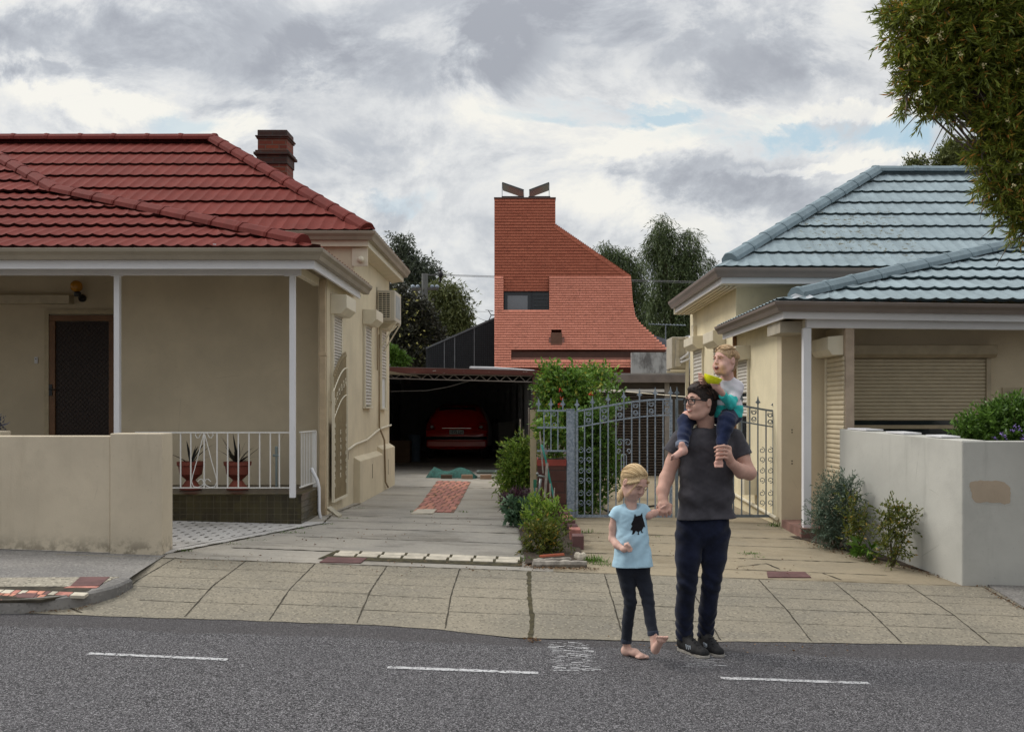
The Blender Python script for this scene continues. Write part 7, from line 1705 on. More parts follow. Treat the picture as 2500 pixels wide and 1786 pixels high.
for i in range(4): finger(S, [b_(1711, 913 + i * 5.4, -.125), b_(1706 + i * .4, 911.5 + i * 5.8, -.15), b_(1713 + i * .4, 912 + i * 5.8, -.168)], .0070)
S.chain([b_(1755, 1000, .10), b_(1679, 1018, .03), b_(1665, 1085, -.135)], [.06, .04, .026], .02); S.chain([b_(1665, 1085, -.155), b_(1669, 1100, -.155)], [.027, .027], .01); S.cap(b_(1668, 1100, -.16), b_(1647, 1114, -.235), .026, .019, .012)
for i in range(5): c0 = b_(1646 - i * 1.0, 1110 + i * 2.6, -.24 + .012 * i); S.cap(c0, c0 + Vector((-.018 + i * .001, -.018, -.006)), .0085 - .0006 * i, .0075 - .0005 * i, .003)
S.chain([b_(1780, 1005, .08), b_(1771, 1030, -.12), b_(1759, 1095, -.185)], [.06, .04, .025], .02); S.cap(b_(1758, 1100, -.185), b_(1755, 1124, -.225), .026, .022, .012); S.cap(b_(1748, 1130, -.23), b_(1761, 1130, -.23), .014, .014, .01)
for i in range(5): c0 = b_(1746.5 + i * 4.0, 1134, -.235 ); S.cap(c0, c0 + Vector((0, -.012, -.012)), .0072 if i else .0088, .0065 if i else .008, .002)
bo = S.build('body', M['skin_boy'], boy); face_parts(bo, hb_, plain('fair_brow_short', (.40, .24, .15), .6), 'open', eyes=False)
S = Sdf(hb_.c - Vector((.14, .14, .12)), hb_.c + Vector((.14, .14, .15)), .0035); k = hb_.k
S.ell(hb_(-.014, 0, .028), (.101 * k, .082 * k, .089 * k), .01, fr=hb_.fr()); S.cap(hb_(-.07, 0, -.03), hb_(-.065, 0, -.055), .040 * k, .032 * k, .03)
S.ell(hb_(.118, 0, -.045), (.105 * k, .115 * k, .102 * k), .010, 'sub', fr=hb_.fr()); S.ell(hb_(.02, .095, -.085), (.07 * k, .05 * k, .065 * k), .01, 'sub', fr=hb_.fr()); S.ell(hb_(.02, -.095, -.085), (.07 * k, .05 * k, .065 * k), .01, 'sub', fr=hb_.fr())
S.disp(lambda X, Y, Z_: .0010 * nse(X, Y, Z_, 150, 1)); ho = S.build('hair', M['hair_boy'], bo, 1)
def boy_mode(rs):
    if rs.random() < .6:
        a = rs.uniform(-1.2, 1.2); w0 = (-.6 + rs.random() * 1.0, math.sin(a) * .8, .8); return w0, (w0[0] + .55, w0[1] * 1.1 + .15, w0[2] - .1 - .25 * abs(w0[1]))
    s_ = rs.choice([-1, 1]); x_ = rs.uniform(-.9, .2); return (x_, s_ * .85, rs.uniform(.1, .6)), (x_ + .05, s_ * .95, -.22 if x_ < -.1 else .05)
strands(hb_, (-.014, 0, .028), (.103, .084, .091), boy_mode, 380, 8, strandmat('fair_strand', (.30, .18, .09), (.66, .47, .27), .5), ho, .0018, jit=.018, tip=.08)
# top: white body, dark band, teal hem
def torso(mat, nm, parent, zl, zh, grow=0.0):
    S = Sdf((lo[0], DB - .25, b_(0, 1040).z), (hi[0], DB + .25, b_(0, 905).z), .004)
    S.cap(b_(1766, 952, .05), b_(1788, 952, .045), .068 + grow, .068 + grow, .03); S.cap(b_(1765, 990, .06), b_(1786, 992, .055), .074 + grow, .074 + grow, .04); S.cap(b_(1766, 1010, .06), b_(1782, 1012, .06), .078 + grow, .078 + grow, .03)
    S.cap(b_(1775, 931, .045), b_(1801, 944, .04), .048 + grow, .040 + grow, .02); S.cap(b_(1775, 931, .045), b_(1757, 940, .04), .048 + grow, .036 + grow, .02)
    if zh is None:
        a, b = b_(1799, 948, .04), b_(1787, 978, -.03); S.cap(a, b, .038, .037, .02); S.cap(b_(1772, 895, .01), b_(1774, 916, .02), .036, .042, .006, 'sub')
    S.disp(lambda X, Y, Z_: .0022 * nse(X, Y, Z_, 45, 2) + .0015 * np.sin(Z_ * 110 + X * 60)); S.plane(b_(0, zl), (0, 0, -1))
    if zh is not None: S.plane(b_(0, zh), (0, 0, 1))
    return S.build(nm, mat, parent, 1)
top_ = torso(M['white_knit'], 'top', boy, 990, None); torso(M['teal_knit'], 'top_hem', top_, 1019, 989, .0035); torso(M['slate_knit'], 'top_band', top_, 976, 958, .0012)
S = Sdf((b_(1725, 0).x, DB - .3, b_(0, 1010).z), (hi[0], DB + .1, b_(0, 930).z), .004)
S.chain([b_(1787, 976, -.03), b_(1784, 986, -.055)], [.038, .036], .01); S.cap(b_(1784, 986, -.055), b_(1762, 961, -.125), .035, .027, .015, cut=(b_(1764, 963, -.12), (b_(1762, 961, -.125) - b_(1784, 986, -.055)).normalized()))
S.disp(lambda X, Y, Z_: .002 * np.sin(X * 150 + Z_ * 60)); S.build('sleeve', M['teal_knit'], top_, 1)
S = Sdf(lo, (hi[0], hi[1], b_(0, 985).z), .004)
S.cap(b_(1760, 1012, .07), b_(1786, 1012, .07), .072, .072, .02); S.chain([b_(1757, 1008, .10), b_(1690, 1014, .06), b_(1674, 1030, .02), b_(1667, 1084, -.135)], [.066, .056, .054, .038], .02); S.chain([b_(1781, 1010, .06), b_(1774, 1028, -.11), b_(1769, 1045, -.135), b_(1760, 1096, -.185)], [.064, .056, .050, .034], .02)
S.disp(lambda X, Y, Z_: .003 * np.sin(Z_ * 100 + X * 55 + 2 * np.sin(Y * 30)) * .8 + .002 * nse(X, Y, Z_, 50, 7)); S.plane(b_(0, 1083), (0, 0, -1)); jb = S.build('jeans', M['denim_boy'], boy, 1)
w = MB(); w.lathe([(.038, 0), (.042, .004), (.043, .030), (.038, .036)], b_(1665, 1091, -.142), 20, ax=(.10, .45, 1)); w.build('rolled_cuff', M['cuff'], jb, smooth=True)
w = MB(); w.tube([b_(1760, 1005, -.03), b_(1768, 1001, -.035), b_(1776, 1003, -.03), b_(1778, 1009, -.025)], .004, 6); w.build('drawstring', M['white'], jb, smooth=True)
# yellow bowl
by = NM('yellow_plastic', .3, 0, .5); by.color((.86, .88, .015)); by.b.inputs['Subsurface Weight'].default_value = .3; by.b.inputs['Subsurface Radius'].default_value = (.02, .02, .005)
w = MB(); ax = Vector((.30, -.10, .95)).normalized(); c0 = b_(1735.5, 938, -.150); w.lathe([(.0, 0), (.026, .001), (.045, .014), (.057, .034), (.062, .056), (.060, .056), (.055, .035), (.042, .017), (.0, .004)], c0, 28, ax=ax); o = w.build('bowl', by.m, smooth=True, sharp=50); tag(o, 'bright yellow plastic bowl held up by the toddler above the man\'s hair', 'bowl')
# ================================================================ foliage
def leafmat(name, c1, c2, c3=None, trans=.25, rough=.5, spec=.4):
    m = NM(name, rough, 0, spec); rnd = m.geo.outputs['Random Per Island']
    rp = m.n.new('ShaderNodeValToRGB'); m.l(rnd, rp.inputs[0]); e = rp.color_ramp.elements; e[0].color = c1 + (1,); e[1].color = c2 + (1,)
    e[0].position = 0; e[1].position = .88
    if c3: x = e.new(.97); x.color = c3 + (1,)
    base = m.mix(m.math('MULTIPLY', m.map(m.noise(2.2, 3), .35, .65), .35), rp.outputs[0], sc(c1, .75)); m.color(base)
    if trans:
        t = m.n.new('ShaderNodeBsdfTranslucent'); m.l(base, t.inputs[0]); mx = m.n.new('ShaderNodeMixShader'); mx.inputs[0].default_value = trans
        m.l(m.b.outputs[0], mx.inputs[1]); m.l(t.outputs[0], mx.inputs[2]); m.l(mx.outputs[0], m.n['Material Output'].inputs[0])
    return m.m
def unit(a): return a / np.maximum(1e-9, np.linalg.norm(a, axis=1, keepdims=True))
def leafmesh(name, c, d, L, W, mat, parent, rs, shape=.45, fold=0.0):
    n = len(c); r = rs.normal(size=(n, 3)); side = unit(np.cross(d, r)); nr = np.cross(side, d); L = L[:, None]; W = W[:, None]
    v = np.stack([c, c + d * L * shape + side * W / 2 + nr * W * fold, c + d * L, c + d * L * shape - side * W / 2 + nr * W * fold], 1).reshape(-1, 3)
    f = np.arange(4 * n).reshape(-1, 4); return npmesh(name, v, f, mat, parent)
def clumps(rs, ells, per, clump=.35, twig=9, tl=.10, droop=0.0, out=.6, spread=.9, hollow=2.2):
    """leaf bases and directions: each ellipsoid is filled with small twigs bearing leaves"""
    C_, D_ = [], []
    for (c, r, k) in ells:
        n = max(1, int(per * k)); u = unit(rs.normal(size=(n, 3))); rad = rs.random(n) ** (1 / hollow); rad *= 1 + .30 * np.sin(u[:, 0] * 7 + u[:, 2] * 5 + k * 9) * np.cos(u[:, 1] * 6); rad = np.where(rs.random(n) < .10, rad * 1.0 + rs.random(n) * .45, rad)
        base = np.array(c) + u * rad[:, None] * np.array(r); td = unit(u * out + rs.normal(size=(n, 3)) * .6 + np.array([0, 0, .25 - droop]))
        for j in range(twig):
            t = j / max(1, twig - 1); p = base + td * tl * t + np.array([0, 0, -droop * tl * t * t]); ld = unit(td * (1.0 + t * .6) + rs.normal(size=(n, 3)) * spread + np.array([0, 0, -droop])); C_.append(p); D_.append(ld)
    return np.concatenate(C_), np.concatenate(D_)
def ellpx(lst, D, dz=.5, jit=0.0, rs=None):
    out = []
    for q_ in lst:
        px, py, r = q_[:3]; dd = q_[3] if len(q_) > 3 else 0.0; k = q_[4] if len(q_) > 4 else 1.0
        rr = r * D / F; out.append((tuple(P(px, py, D + dd)), (rr, rr * dz if dz < 5 else rr, rr), k * (r / 40.0) ** 2))
    return out
def plant(name, label, cat, base, ells, mat, seed, per, L, W, trunk=None, trunkmat='bark', part='foliage', twigs=True, group=None, **kw):
    rs = np.random.RandomState(seed); t = thing(name, base, label, cat, group); c, d = clumps(rs, ells, per, **kw); n = len(c)
    leafmesh(part, c, d, L * (.7 + .6 * rs.random(n)), W * (.75 + .5 * rs.random(n)), mat, t, rs, fold=.15)
    if trunk: w = MB(); [w.tube(p, r, 8) for p, r in trunk]; w.build('trunk' if part == 'crown' else 'stems', M[trunkmat], t, smooth=True)
    if twigs:
        w = MB(); b = Vector(base)
        for (c0, r0, k0) in ells:
            c0 = Vector(c0); mid = (c0 + b) / 2 + Vector((rs.normal() * .05, rs.normal() * .05, 0)) * (c0 - b).length; thick = max(.004, min(.07, r0[0] * .05)); w.tube([b, mid, c0], [thick * 1.6, thick, thick * .5], 5)
            for _ in range(5):
                e_ = c0 + Vector((rs.normal() * r0[0], rs.normal() * r0[1], rs.normal() * r0[2])) * .6; w.tube([c0, (c0 + e_) / 2 + Vector((0, 0, .02)), e_], [thick * .6, thick * .4, thick * .2], 4)
        w.build('branches', M[trunkmat], t, smooth=True)
    return t
M['bark'] = plain('bark', (.10, .075, .055), .9, var=.35, scale=12, bump=.6, bscale=30); M['stem'] = plain('green_stem', (.12, .11, .05), .8, var=.3)
M['lf_bottle'] = leafmat('olive_needle_leaf', (0.105, 0.140, 0.020), (0.332, 0.385, 0.057), (0.698, 0.297, 0.069), .30)
M['lf_euc'] = leafmat('eucalypt_leaf', (0.050, 0.067, 0.045), (0.133, 0.161, 0.100), None, .15); M['lf_olive'] = leafmat('olive_green_leaf', (0.072, 0.093, 0.030), (0.218, 0.243, 0.077), None, .2)
M['lf_dark'] = leafmat('dark_bronze_leaf', (0.031, 0.035, 0.025), (0.100, 0.100, 0.070), (0.175, 0.188, 0.050), .12); M['lf_bright'] = leafmat('bright_leaf', (0.057, 0.127, 0.014), (0.138, 0.253, 0.034), None, .3)
M['lf_pepper'] = leafmat('pepper_leaf', (0.043, 0.071, 0.024), (0.143, 0.190, 0.067), None, .2); M['lf_ger'] = leafmat('geranium_leaf', (0.070, 0.151, 0.024), (0.263, 0.444, 0.070), (0.524, 0.484, 0.081), .3)
M['lf_shrub'] = leafmat('fresh_green_leaf', (0.101, 0.191, 0.026), (0.360, 0.519, 0.079), (0.540, 0.585, 0.112), .3); M['lf_grey'] = leafmat('grey_green_leaf', (0.055, 0.095, 0.061), (0.171, 0.232, 0.163), None, .15)
M['lf_yellow'] = leafmat('yellow_green_leaf', (0.050, 0.075, 0.012), (0.200, 0.220, 0.035), (0.400, 0.240, 0.030), .3); M['lf_gloss'] = leafmat('glossy_leaf', (0.056, 0.124, 0.022), (0.191, 0.337, 0.056), None, .2, .35)
M['lf_kale'] = leafmat('bluish_leaf', (0.054, 0.118, 0.064), (0.144, 0.234, 0.126), None, .2); M['petal_red'] = plain('red_petal', (.55, .02, .015), .6); M['petal_purple'] = plain('purple_petal', (.22, .15, .42), .6); M['petal_cream'] = plain('cream_petal', (.62, .55, .30), .7)
M['lf_dry'] = leafmat('dry_leaf', (0.103, 0.052, 0.023), (0.253, 0.149, 0.069), None, .1)
def flowers(t, pts, r, mat, seed, name='flower', n=9):
    rs = random.Random(seed)
    for p in pts:
        w = MB(); p = Vector(p)
        for _ in range(n):
            o_ = Vector((rs.gauss(0, 1), rs.gauss(0, 1), rs.gauss(0, 1))) * r * .6; d = Vector((rs.gauss(0, 1), rs.gauss(0, 1) - .5, rs.gauss(0, 1))).normalized(); s_ = d.orthogonal().normalized() * r * .45; u_ = d.cross(s_).normalized() * r * .45; w.add([p + o_ + s_, p + o_ + u_, p + o_ - s_, p + o_ - u_], [(0, 1, 2, 3)])
        w.build(name, mat, t, fix=False)
# overhanging verge tree, trunk just outside the picture
D = 8.0
cl = [(2215, 35, 62), (2290, 20, 95), (2390, 40, 110), (2500, 50, 115), (2600, 60, 120), (2208, 120, 48), (2285, 125, 85), (2385, 135, 100), (2480, 150, 100), (2590, 180, 120), (2222, 195, 40), (2285, 215, 58), (2350, 205, 72, .2), (2440, 250, 80), (2530, 240, 95), (2196, 238, 26), (2262, 268, 30), (2310, 285, 28, 0, .8), (2420, 320, 55), (2490, 340, 80), (2580, 340, 90), (2440, 400, 58), (2510, 420, 80), (2425, 462, 42), (2485, 490, 60), (2466, 540, 30, 0, .8), (2545, 540, 70), (2160, 25, 26, 0, .7), (2168, 95, 24, 0, .7), (2190, 160, 26, 0, .8), (2395, 430, 20, 0, .8), (2385, 375, 22, 0, .8), (2500, 585, 24, 0, .7)]
base = (4.75, 8.3, 0.0)
tr = [([(4.75, 8.3, -.1), (4.72, 8.3, 1.2), (4.65, 8.2, 2.4)], [.17, .14, .12]), ([(4.65, 8.2, 2.3), (4.3, 8.1, 3.1), (3.9, 8.0, 3.9), (3.3, 8.0, 4.4)], [.11, .08, .05, .03]), ([(4.65, 8.2, 2.3), (4.8, 8.1, 3.3), (4.5, 8.0, 4.4)], [.10, .07, .04])]
cl = [(2500 + (a[0] - 2500) * .955 + 6, a[1] * .965, a[2] * .86) + tuple(a[3:]) for a in cl]
cl += [(2690, 110, 105), (2790, 170, 100), (2700, 0, 105), (2870, 90, 95), (2730, 270, 95), (2660, 400, 85), (2810, 320, 85), (2600, -70, 100), (2430, -60, 80), (2780, -60, 90), (2900, 220, 80)]
t = plant('verge_tree', 'near bottlebrush tree with narrow olive leaves overhanging the blue roof at top right', 'tree', base, ellpx(cl, D, 1.0), M['lf_bottle'], 11, 88, .075, .0125, trunk=tr, part='crown', twigs=False, twig=15, tl=.12, droop=.22, out=.7, spread=.75, hollow=2.6)
rs = random.Random(3); w = MB()
root = Vector((4.65, 8.2, 2.4))
for q_ in cl:
    c0 = P(q_[0], q_[1], D); m0 = root.lerp(c0, .55) + Vector((rs.gauss(0, .1), 0, rs.gauss(.1, .1))); w.tube([root.lerp(c0, .2) + Vector((.1, 0, .2)), m0, c0], [.020, .013, .006], 5)
    for _ in range(5):
        e_ = c0 + Vector((rs.gauss(0, .13), rs.gauss(0, .12), rs.gauss(-.1, .12))); w.tube([c0, (c0 + e_) / 2 + Vector((rs.gauss(0, .02), 0, .03)), e_], [.006, .0045, .002], 4)
w.build('branches', plain('grey_twig', (.15, .12, .10), .9, var=.3), t, smooth=True)
flowers(t, [P(a, b, 7.72) for a, b in ((2231, 42), (2267, 98), (2297, 93), (2296, 84), (2344, 132), (2429, 38), (2461, 293), (2486, 173), (2474, 453), (2402, 160), (2215, 158), (2494, 404))], .016, M['petal_cream'], 2, 'blossom', 12)
# left background trees
t = plant('eucalyptus_tree', 'tall dark eucalyptus with open crown behind the corner of the red-roofed house', 'tree', tuple(P(990, 900, 46)), ellpx([(985, 590, 20), (968, 615, 22), (1000, 620, 18), (1010, 655, 34), (1040, 660, 30), (985, 660, 26, 0, .6), (1050, 690, 22), (1020, 690, 24, 0, .7), (960, 578, 9), (965, 690, 30, 0, .5)], 46, .9), M['lf_euc'], 21, 420, .17, .055, trunk=[([P(985, 960, 46), P(978, 760, 46), P(1000, 660, 46)], [.22, .16, .07]), ([P(978, 760, 46), P(965, 700, 46), P(980, 600, 46)], [.12, .08, .04])], part='crown', twig=6, tl=.30, droop=.5, out=.4, spread=.8)
t = plant('olive_tree', 'rounded olive-green tree beside the black lattice screen', 'tree', tuple(P(1085, 900, 43)), ellpx([(1080, 710, 34), (1105, 720, 32), (1060, 730, 30), (1120, 760, 34), (1095, 770, 42), (1130, 790, 24), (1070, 790, 44), (1110, 820, 36), (1143, 775, 12)], 43, .9), M['lf_olive'], 22, 420, .16, .045, trunk=[([P(1085, 960, 43), P(1085, 830, 43), P(1090, 760, 43)], [.2, .15, .07])], part='crown', twig=7, tl=.28, droop=.6, out=.4, spread=.8)
t = plant('dark_shrub', 'large dark shrub dotted with yellow flowers rising behind the maroon carport fascia', 'shrub', tuple(P(1010, 930, 38.5)), ellpx([(975, 740, 34), (1010, 760, 34), (985, 790, 40), (1025, 810, 42), (970, 840, 40), (1040, 860, 40), (1000, 860, 42), (1060, 830, 24), (1035, 775, 25), (950, 780, 30), (1075, 870, 26), (960, 720, 20)], 38.5, .8), M['lf_dark'], 23, 620, .15, .07, part='foliage', twig=6, tl=.22, out=.6)
rs = random.Random(9); flowers(t, [P(rs.gauss(1010, 36), rs.uniform(700, 860), 37.2) for _ in range(24)], .045, plain('yellow_blossom', (.55, .52, .16), .7), 4, 'blossom', 7)
t = plant('bright_bush', 'bright green bush just behind the carport roof beside the wall corner', 'bush', tuple(P(965, 900, 35)), ellpx([(962, 872, 20), (980, 880, 16), (950, 862, 14)], 35, .8), M['lf_bright'], 24, 900, .12, .05, twig=6, tl=.16)
# right background trees
pep = [(1612, 540, 28), (1598, 570, 30), (1632, 565, 28), (1585, 600, 26), (1622, 610, 40), (1690, 565, 26), (1700, 600, 28), (1675, 620, 36), (1705, 650, 30), (1655, 660, 44), (1610, 670, 36), (1690, 700, 46), (1640, 720, 50), (1600, 730, 36), (1660, 780, 50), (1620, 800, 44), (1700, 770, 40), (1690, 820, 40), (1715, 730, 22)]
t = plant('weeping_tree', 'tall weeping pepper tree filling the gap right of the terracotta house', 'tree', tuple(P(1640, 950, 47)), ellpx([(1650 + (a - 1650) * .88, b + 8, c * .80) for a, b, c in pep], 47, .9), M['lf_pepper'], 31, 420, .20, .036, trunk=[([P(1640, 1000, 47), P(1638, 760, 47), P(1618, 620, 47)], [.3, .2, .08]), ([P(1640, 780, 47), P(1680, 640, 47)], [.16, .07])], part='crown', twig=9, tl=.55, droop=.95, out=.3, spread=.5, hollow=2.4)
t = plant('weeping_tree', 'lower weeping tree directly behind the slope of the terracotta roof', 'tree', tuple(P(1520, 950, 50)), ellpx([(1490, 618, 26), (1520, 628, 30), (1550, 650, 30), (1475, 606, 16), (1545, 690, 36), (1570, 730, 34), (1560, 780, 40), (1590, 800, 34), (1505, 640, 24)], 50, .9), M['lf_pepper'], 32, 380, .20, .036, trunk=[([P(1540, 1000, 50), P(1540, 760, 50), P(1520, 650, 50)], [.3, .2, .08])], part='crown', twig=8, tl=.5, droop=.9, out=.3, spread=.5)
t = plant('roofline_tree', 'dark tree crown showing above the blue ridge beneath the overhanging leaves', 'tree', tuple(P(2340, 600, 34)), ellpx([(2320, 385, 30), (2355, 378, 32), (2385, 390, 30), (2298, 400, 18), (2330, 365, 16)], 34, .8), M['lf_olive'], 33, 520, .13, .05, part='crown', trunk=[([(13.6, 34, -.2), P(2340, 400, 34)], [.2, .08])], twig=6, tl=.2)
t = plant('roofline_tree', 'small tuft of a distant tree above the left half of the blue ridge', 'tree', tuple(P(2236, 600, 34)), ellpx([(2236, 402, 16), (2222, 404, 10), (2252, 405, 10)], 34, .8), M['lf_olive'], 34, 520, .12, .05, part='crown', trunk=[([(12.6, 34, -.2), P(2236, 405, 34)], [.16, .05])], twig=5, tl=.2)
t = plant('roofline_tree', 'thin tree tip beside the left gutter corner of the blue roof', 'tree', tuple(P(1742, 760, 48)), ellpx([(1743, 646, 11), (1735, 660, 10), (1750, 655, 8)], 48, .8), M['lf_euc'], 35, 420, .15, .05, part='crown', trunk=[([P(1742, 1000, 48), P(1742, 655, 48)], [.16, .04])], twig=5, tl=.2)
# geranium and climber behind the gate
t = plant('geranium_bush', 'tall red-flowered geranium bush rising over the short fence panel and planter', 'bush', (XX(1350, 12.5), 12.5, .9), ellpx([(1340, 925, 26), (1362, 935, 30), (1400, 930, 26), (1425, 950, 26), (1335, 965, 28), (1385, 965, 32), (1350, 1000, 34), (1400, 1005, 34), (1345, 1045, 30, -.3), (1390, 1060, 30), (1438, 985, 24), (1460, 925, 26, .6), (1485, 918, 16, .6), (1440, 915, 20, .5), (1345, 905, 10)], 12.6, .9), M['lf_ger'], 41, 150, .052, .032, trunkmat='stem', twig=8, tl=.13, out=.6)
flowers(t, [P(a, b, 12.2) for a, b in ((1367, 953), (1371, 970), (1441, 962), (1365, 988), (1472, 1032))], .020, M['petal_red'], 5, 'flower', 14)
t = plant('climbing_vine', 'dense leafy vine standing behind the left leaf of the spear-topped gate', 'vine', (XX(1435, 12.3), 12.3, .35), ellpx([(1425, 1040, 34), (1450, 1060, 32), (1430, 1095, 36), (1475, 1075, 24), (1425, 1140, 36), (1455, 1150, 34), (1425, 1190, 34), (1440, 1220, 30), (1490, 1120, 22), (1485, 1190, 22, 0, .6), (1505, 1165, 16, 0, .6), (1412, 1235, 22), (1500, 960, 22, .5, .6), (1520, 985, 14, .5, .5), (1470, 1010, 26)], 12.2, .6), M['lf_gloss'], 42, 150, .050, .028, trunkmat='stem', twig=8, tl=.12, out=.6)
t = plant('geranium_plant', 'low geranium leaves hanging through the short fence panel over the planter rim', 'plant', (XX(1340, 11.8), 11.8, 1.0), ellpx([(1333, 1060, 20), (1350, 1072, 18), (1365, 1060, 14), (1325, 1045, 12), (1362, 1108, 9), (1340, 1112, 8)], 11.75, .6), M['lf_ger'], 43, 260, .045, .034, trunkmat='stem', twig=6, tl=.05)
t = plant('leafy_shrub', 'fresh green shrub at the left face of the cream divider fence', 'shrub', (XX(1262, 13), 13, .35), ellpx([(1280, 1085, 20), (1262, 1105, 24), (1278, 1120, 26), (1250, 1140, 24), (1270, 1155, 30), (1248, 1180, 26), (1275, 1190, 28), (1255, 1215, 24), (1240, 1165, 12), (1285, 1145, 18)], 12.9, .7), M['lf_shrub'], 44, 230, .062, .017, trunkmat='stem', twig=9, tl=.15, out=.6, droop=.25)
t = plant('kale_plant', 'dark bluish leafy clump at the left edge of the planting bed', 'plant', (XX(1258, 10.8), 10.8, .35), ellpx([(1262, 1250, 20), (1280, 1238, 18), (1275, 1265, 18), (1250, 1232, 14), (1252, 1270, 10)], 10.7, .8), M['lf_kale'], 45, 170, .06, .045, trunkmat='stem', twig=6, tl=.05)
t = plant('dark_pot_plant', 'plum-tinged dark plant at the foot of the cream fence end', 'plant', (XX(1265, 11.3), 11.3, .35), ellpx([(1262, 1212, 14), (1280, 1210, 10), (1243, 1225, 12)], 11.4, .8), leafmat('plum_leaf', (.03, .02, .02), (.10, .04, .06), None, .1), 46, 200, .09, .02, trunkmat='stem', twig=5, tl=.05)
bedl = [(a, b + 10, c) for a, b, c in [(1318, 1222, 16), (1350, 1236, 15), (1300, 1238, 14), (1374, 1240, 10), (1330, 1262, 18), (1302, 1276, 16), (1362, 1272, 15), (1285, 1255, 10)]]
t = plant('bed_shrub', 'light green leafy growth at the back of the planting bed, before the planter', 'plant', (XX(1335, 10.4), 10.4, .33), ellpx(bedl, 10.3, .9), M['lf_shrub'], 47, 150, .055, .017, trunkmat='stem', twig=9, tl=.11, out=.25, spread=.7)
t = plant('bed_shrub', 'yellowish bushy growth at the front of the planting bed by the timber sleeper', 'plant', (XX(1325, 9.3), 9.3, .3), ellpx([(1308, 1296, 15), (1345, 1290, 17), (1325, 1310, 22), (1298, 1330, 15), (1352, 1322, 18), (1325, 1345, 20), (1375, 1318, 9), (1366, 1350, 10), (1296, 1352, 12), (1345, 1352, 14), (1290, 1368, 7), (1310, 1365, 10)], 9.3, .9), M['lf_yellow'], 48, 120, .050, .015, trunkmat='stem', twig=10, tl=.11, out=.25, spread=.7)
# shrubs at the foot of the grey wall
t = plant('grey_green_bush', 'feathery grey-green bush between the white veranda post and the grey wall', 'bush', (XX(2040, 10.0), 10.0, .2), ellpx([(2030, 1190, 16), (2062, 1184, 15), (2045, 1212, 24), (2078, 1212, 14), (2012, 1235, 18), (2060, 1248, 28), (2000, 1265, 15), (2030, 1275, 28), (2015, 1302, 20), (2060, 1300, 24), (1992, 1300, 9), (2083, 1250, 12)], 9.95, .7), M['lf_grey'], 51, 300, .034, .0085, trunkmat='stem', twig=14, tl=.15, out=.5)
t = plant('wall_shrub', 'small yellow-green shrub against the feathery grey-green bush', 'shrub', (XX(2088, 10), 10, .15), ellpx([(2070, 1222, 7), (2075, 1240, 9), (2085, 1262, 12), (2095, 1288, 12), (2080, 1312, 13), (2110, 1262, 10, 0, .6), (2115, 1285, 10, 0, .6)], 9.6, .6), M['lf_yellow'], 52, 200, .036, .014, trunkmat='stem', twig=10, tl=.14, out=.2, spread=.8)
t = plant('wall_shrub', 'taller freestanding yellow-green shrub against the grey boundary wall', 'shrub', (XX(2178, 9.25), 9.25, .14), ellpx([(2172, 1236, 8), (2162, 1252, 12), (2192, 1252, 11), (2214, 1268, 9), (2178, 1275, 18), (2214, 1290, 11), (2156, 1290, 11), (2185, 1308, 17), (2203, 1322, 11), (2162, 1325, 12), (2180, 1348, 14), (2226, 1282, 5)], 9.2, .7), M['lf_yellow'], 53, 150, .038, .016, trunkmat='stem', twig=11, tl=.16, out=.25, spread=.8)
t = plant('wall_weed', 'broad-leaved weed between the two shrubs at the grey wall', 'plant', (XX(2110, 9.7), 9.7, .13), ellpx([(2105, 1335, 12), (2122, 1340, 10), (2098, 1350, 8)], 9.5, .8), M['lf_bright'], 54, 120, .10, .03, trunkmat='stem', twig=4, tl=.04, out=1.0, spread=.5)
t = plant('flowering_bush', 'glossy green bush with purple flowers behind the grey boundary wall', 'bush', (4.8, 9.7, .3), ellpx([(2345, 1062, 14), (2370, 1045, 20), (2400, 1030, 28), (2395, 1060, 28), (2435, 1020, 28), (2430, 1050, 34), (2470, 1015, 34), (2475, 1050, 38), (2510, 1020, 40), (2540, 1040, 50), (2460, 1000, 20), (2390, 1080, 30), (2450, 1085, 34)], 9.6, .9), M['lf_gloss'], 55, 180, .050, .020, trunkmat='stem', twig=9, tl=.12, out=.4)
flowers(t, [P(a, b, 9.2) for a, b in ((2428, 1068), (2447, 1060), (2478, 1042), (2490, 1044), (2498, 1068), (2455, 1066), (2472, 1050), (2496, 1074))], .018, M['petal_purple'], 7, 'flower', 12)
t = plant('blue_flowering_plant', 'bluish plant just visible over the beige wall at the left edge', 'plant', tuple(P(-20, 1080, 10)), ellpx([(-10, 1045, 14), (-25, 1060, 20)], 10, .9), leafmat('blue_grey_leaf', (.05, .055, .08), (.11, .11, .16), None, .1), 56, 300, .03, .012, trunkmat='stem')
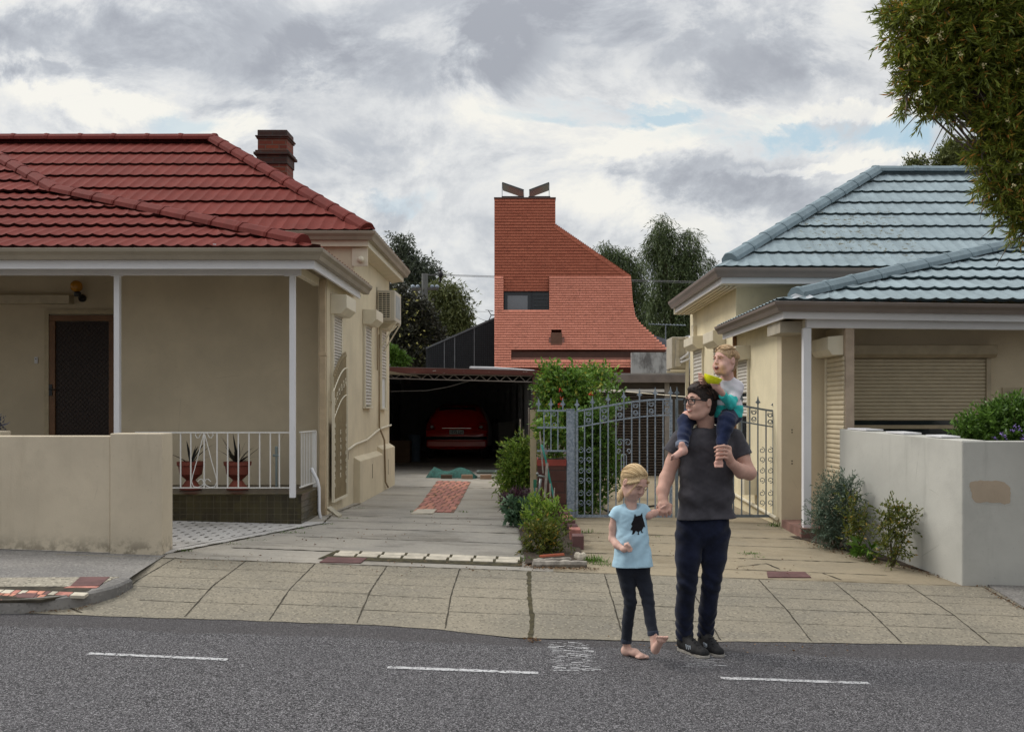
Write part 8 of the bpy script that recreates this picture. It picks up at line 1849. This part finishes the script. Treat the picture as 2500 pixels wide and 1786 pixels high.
# weeds and litter in the joints
rs = np.random.RandomState(77); rr = random.Random(12)
def tufts(lst):
    vs, fs = [], []
    for (px, py, n, h, spread_) in lst:
        g0 = G(px, py)
        for _ in range(n):
            x = g0.x + rr.gauss(0, spread_); y = g0.y + rr.gauss(0, spread_ * .4); a = rr.uniform(0, 6.28); e_ = rr.uniform(.5, 1.4); blade(vs, fs, (x, y, H(x, y)), (math.cos(a) * math.cos(e_), math.sin(a) * math.cos(e_), math.sin(e_)), h * rr.uniform(.5, 1.2), .005 + h * .04, rr.uniform(.2, 1.2), 3)
    return vs, fs
L_ = [(1440, 1370, 160, .07, .08), (1470, 1378, 70, .04, .09), (1410, 1262, 50, .08, .05), (1425, 1300, 30, .05, .05), (1830, 1352, 60, .03, .05), (1850, 1360, 20, .02, .03), (1895, 1285, 60, .07, .07), (1918, 1290, 30, .04, .05), (450, 1346, 30, .03, .03), (560, 1327, 40, .02, .07), (620, 1318, 25, .02, .05), (700, 1300, 60, .025, .09), (735, 1290, 30, .03, .04), (790, 1280, 30, .02, .05), (1060, 1210, 30, .04, .03), (1010, 1250, 20, .03, .02), (1130, 1250, 30, .03, .03), (1300, 1372, 60, .06, .05), (1290, 1320, 60, .07, .06), (2250, 1382, 50, .05, .05), (2140, 1375, 30, .04, .04), (845, 1265, 30, .02, .05), (880, 1240, 30, .02, .03), (1260, 1275, 50, .06, .06), (1600, 1310, 15, .02, .05), (1690, 1262, 20, .03, .03)]
vs, fs = tufts(L_); o = MB().add(vs, fs).build('weeds', M['lf_bright'], fix=False); tag(o, kind='stuff')
def litter(name, regions, mat, size):
    C_, D_ = [], []
    for (pts, n, sp_) in regions:
        for _ in range(n):
            k = rr.randrange(len(pts) - 1); t = rr.random(); px = pts[k][0] * (1 - t) + pts[k + 1][0] * t + rr.gauss(0, sp_); py = pts[k][1] * (1 - t) + pts[k + 1][1] * t + rr.gauss(0, sp_ * .3); g0 = G(px, py); C_.append((g0.x, g0.y, H(g0.x, g0.y) + .014)); a = rr.uniform(0, 6.28); D_.append((math.cos(a), math.sin(a), rr.uniform(-.05, .15)))
    n = len(C_); rs2 = np.random.RandomState(5); o = leafmesh(name, np.array(C_), unit(np.array(D_)), size * (.5 + rs2.random(n)), size * .4 * (.5 + rs2.random(n)), mat, None, rs2); o['kind'] = 'stuff'
litter('leaf_litter', [([(1285, 1372), (1300, 1385)], 160, 12), ([(1300, 1388), (1460, 1392)], 260, 6), ([(1955, 1320), (2100, 1365), (2250, 1395), (2350, 1420)], 520, 10), ([(60, 1498), (200, 1490), (300, 1445)], 110, 6), ([(1297, 1562), (1310, 1568)], 60, 8), ([(2380, 1425), (2500, 1490)], 120, 5), ([(400, 1362), (700, 1372)], 60, 30), ([(800, 1380), (1250, 1390)], 60, 40), ([(1500, 1300), (2000, 1420)], 90, 50), ([(700, 1330), (1250, 1260)], 90, 40), ([(1500, 1575), (2100, 1590)], 60, 30)], M['lf_dry'], .022)
litter('ivory_chips', [([(400, 1400), (2300, 1480)], 70, 60), ([(2300, 1440), (2480, 1470)], 12, 10)], M['brick_cream'], .012)
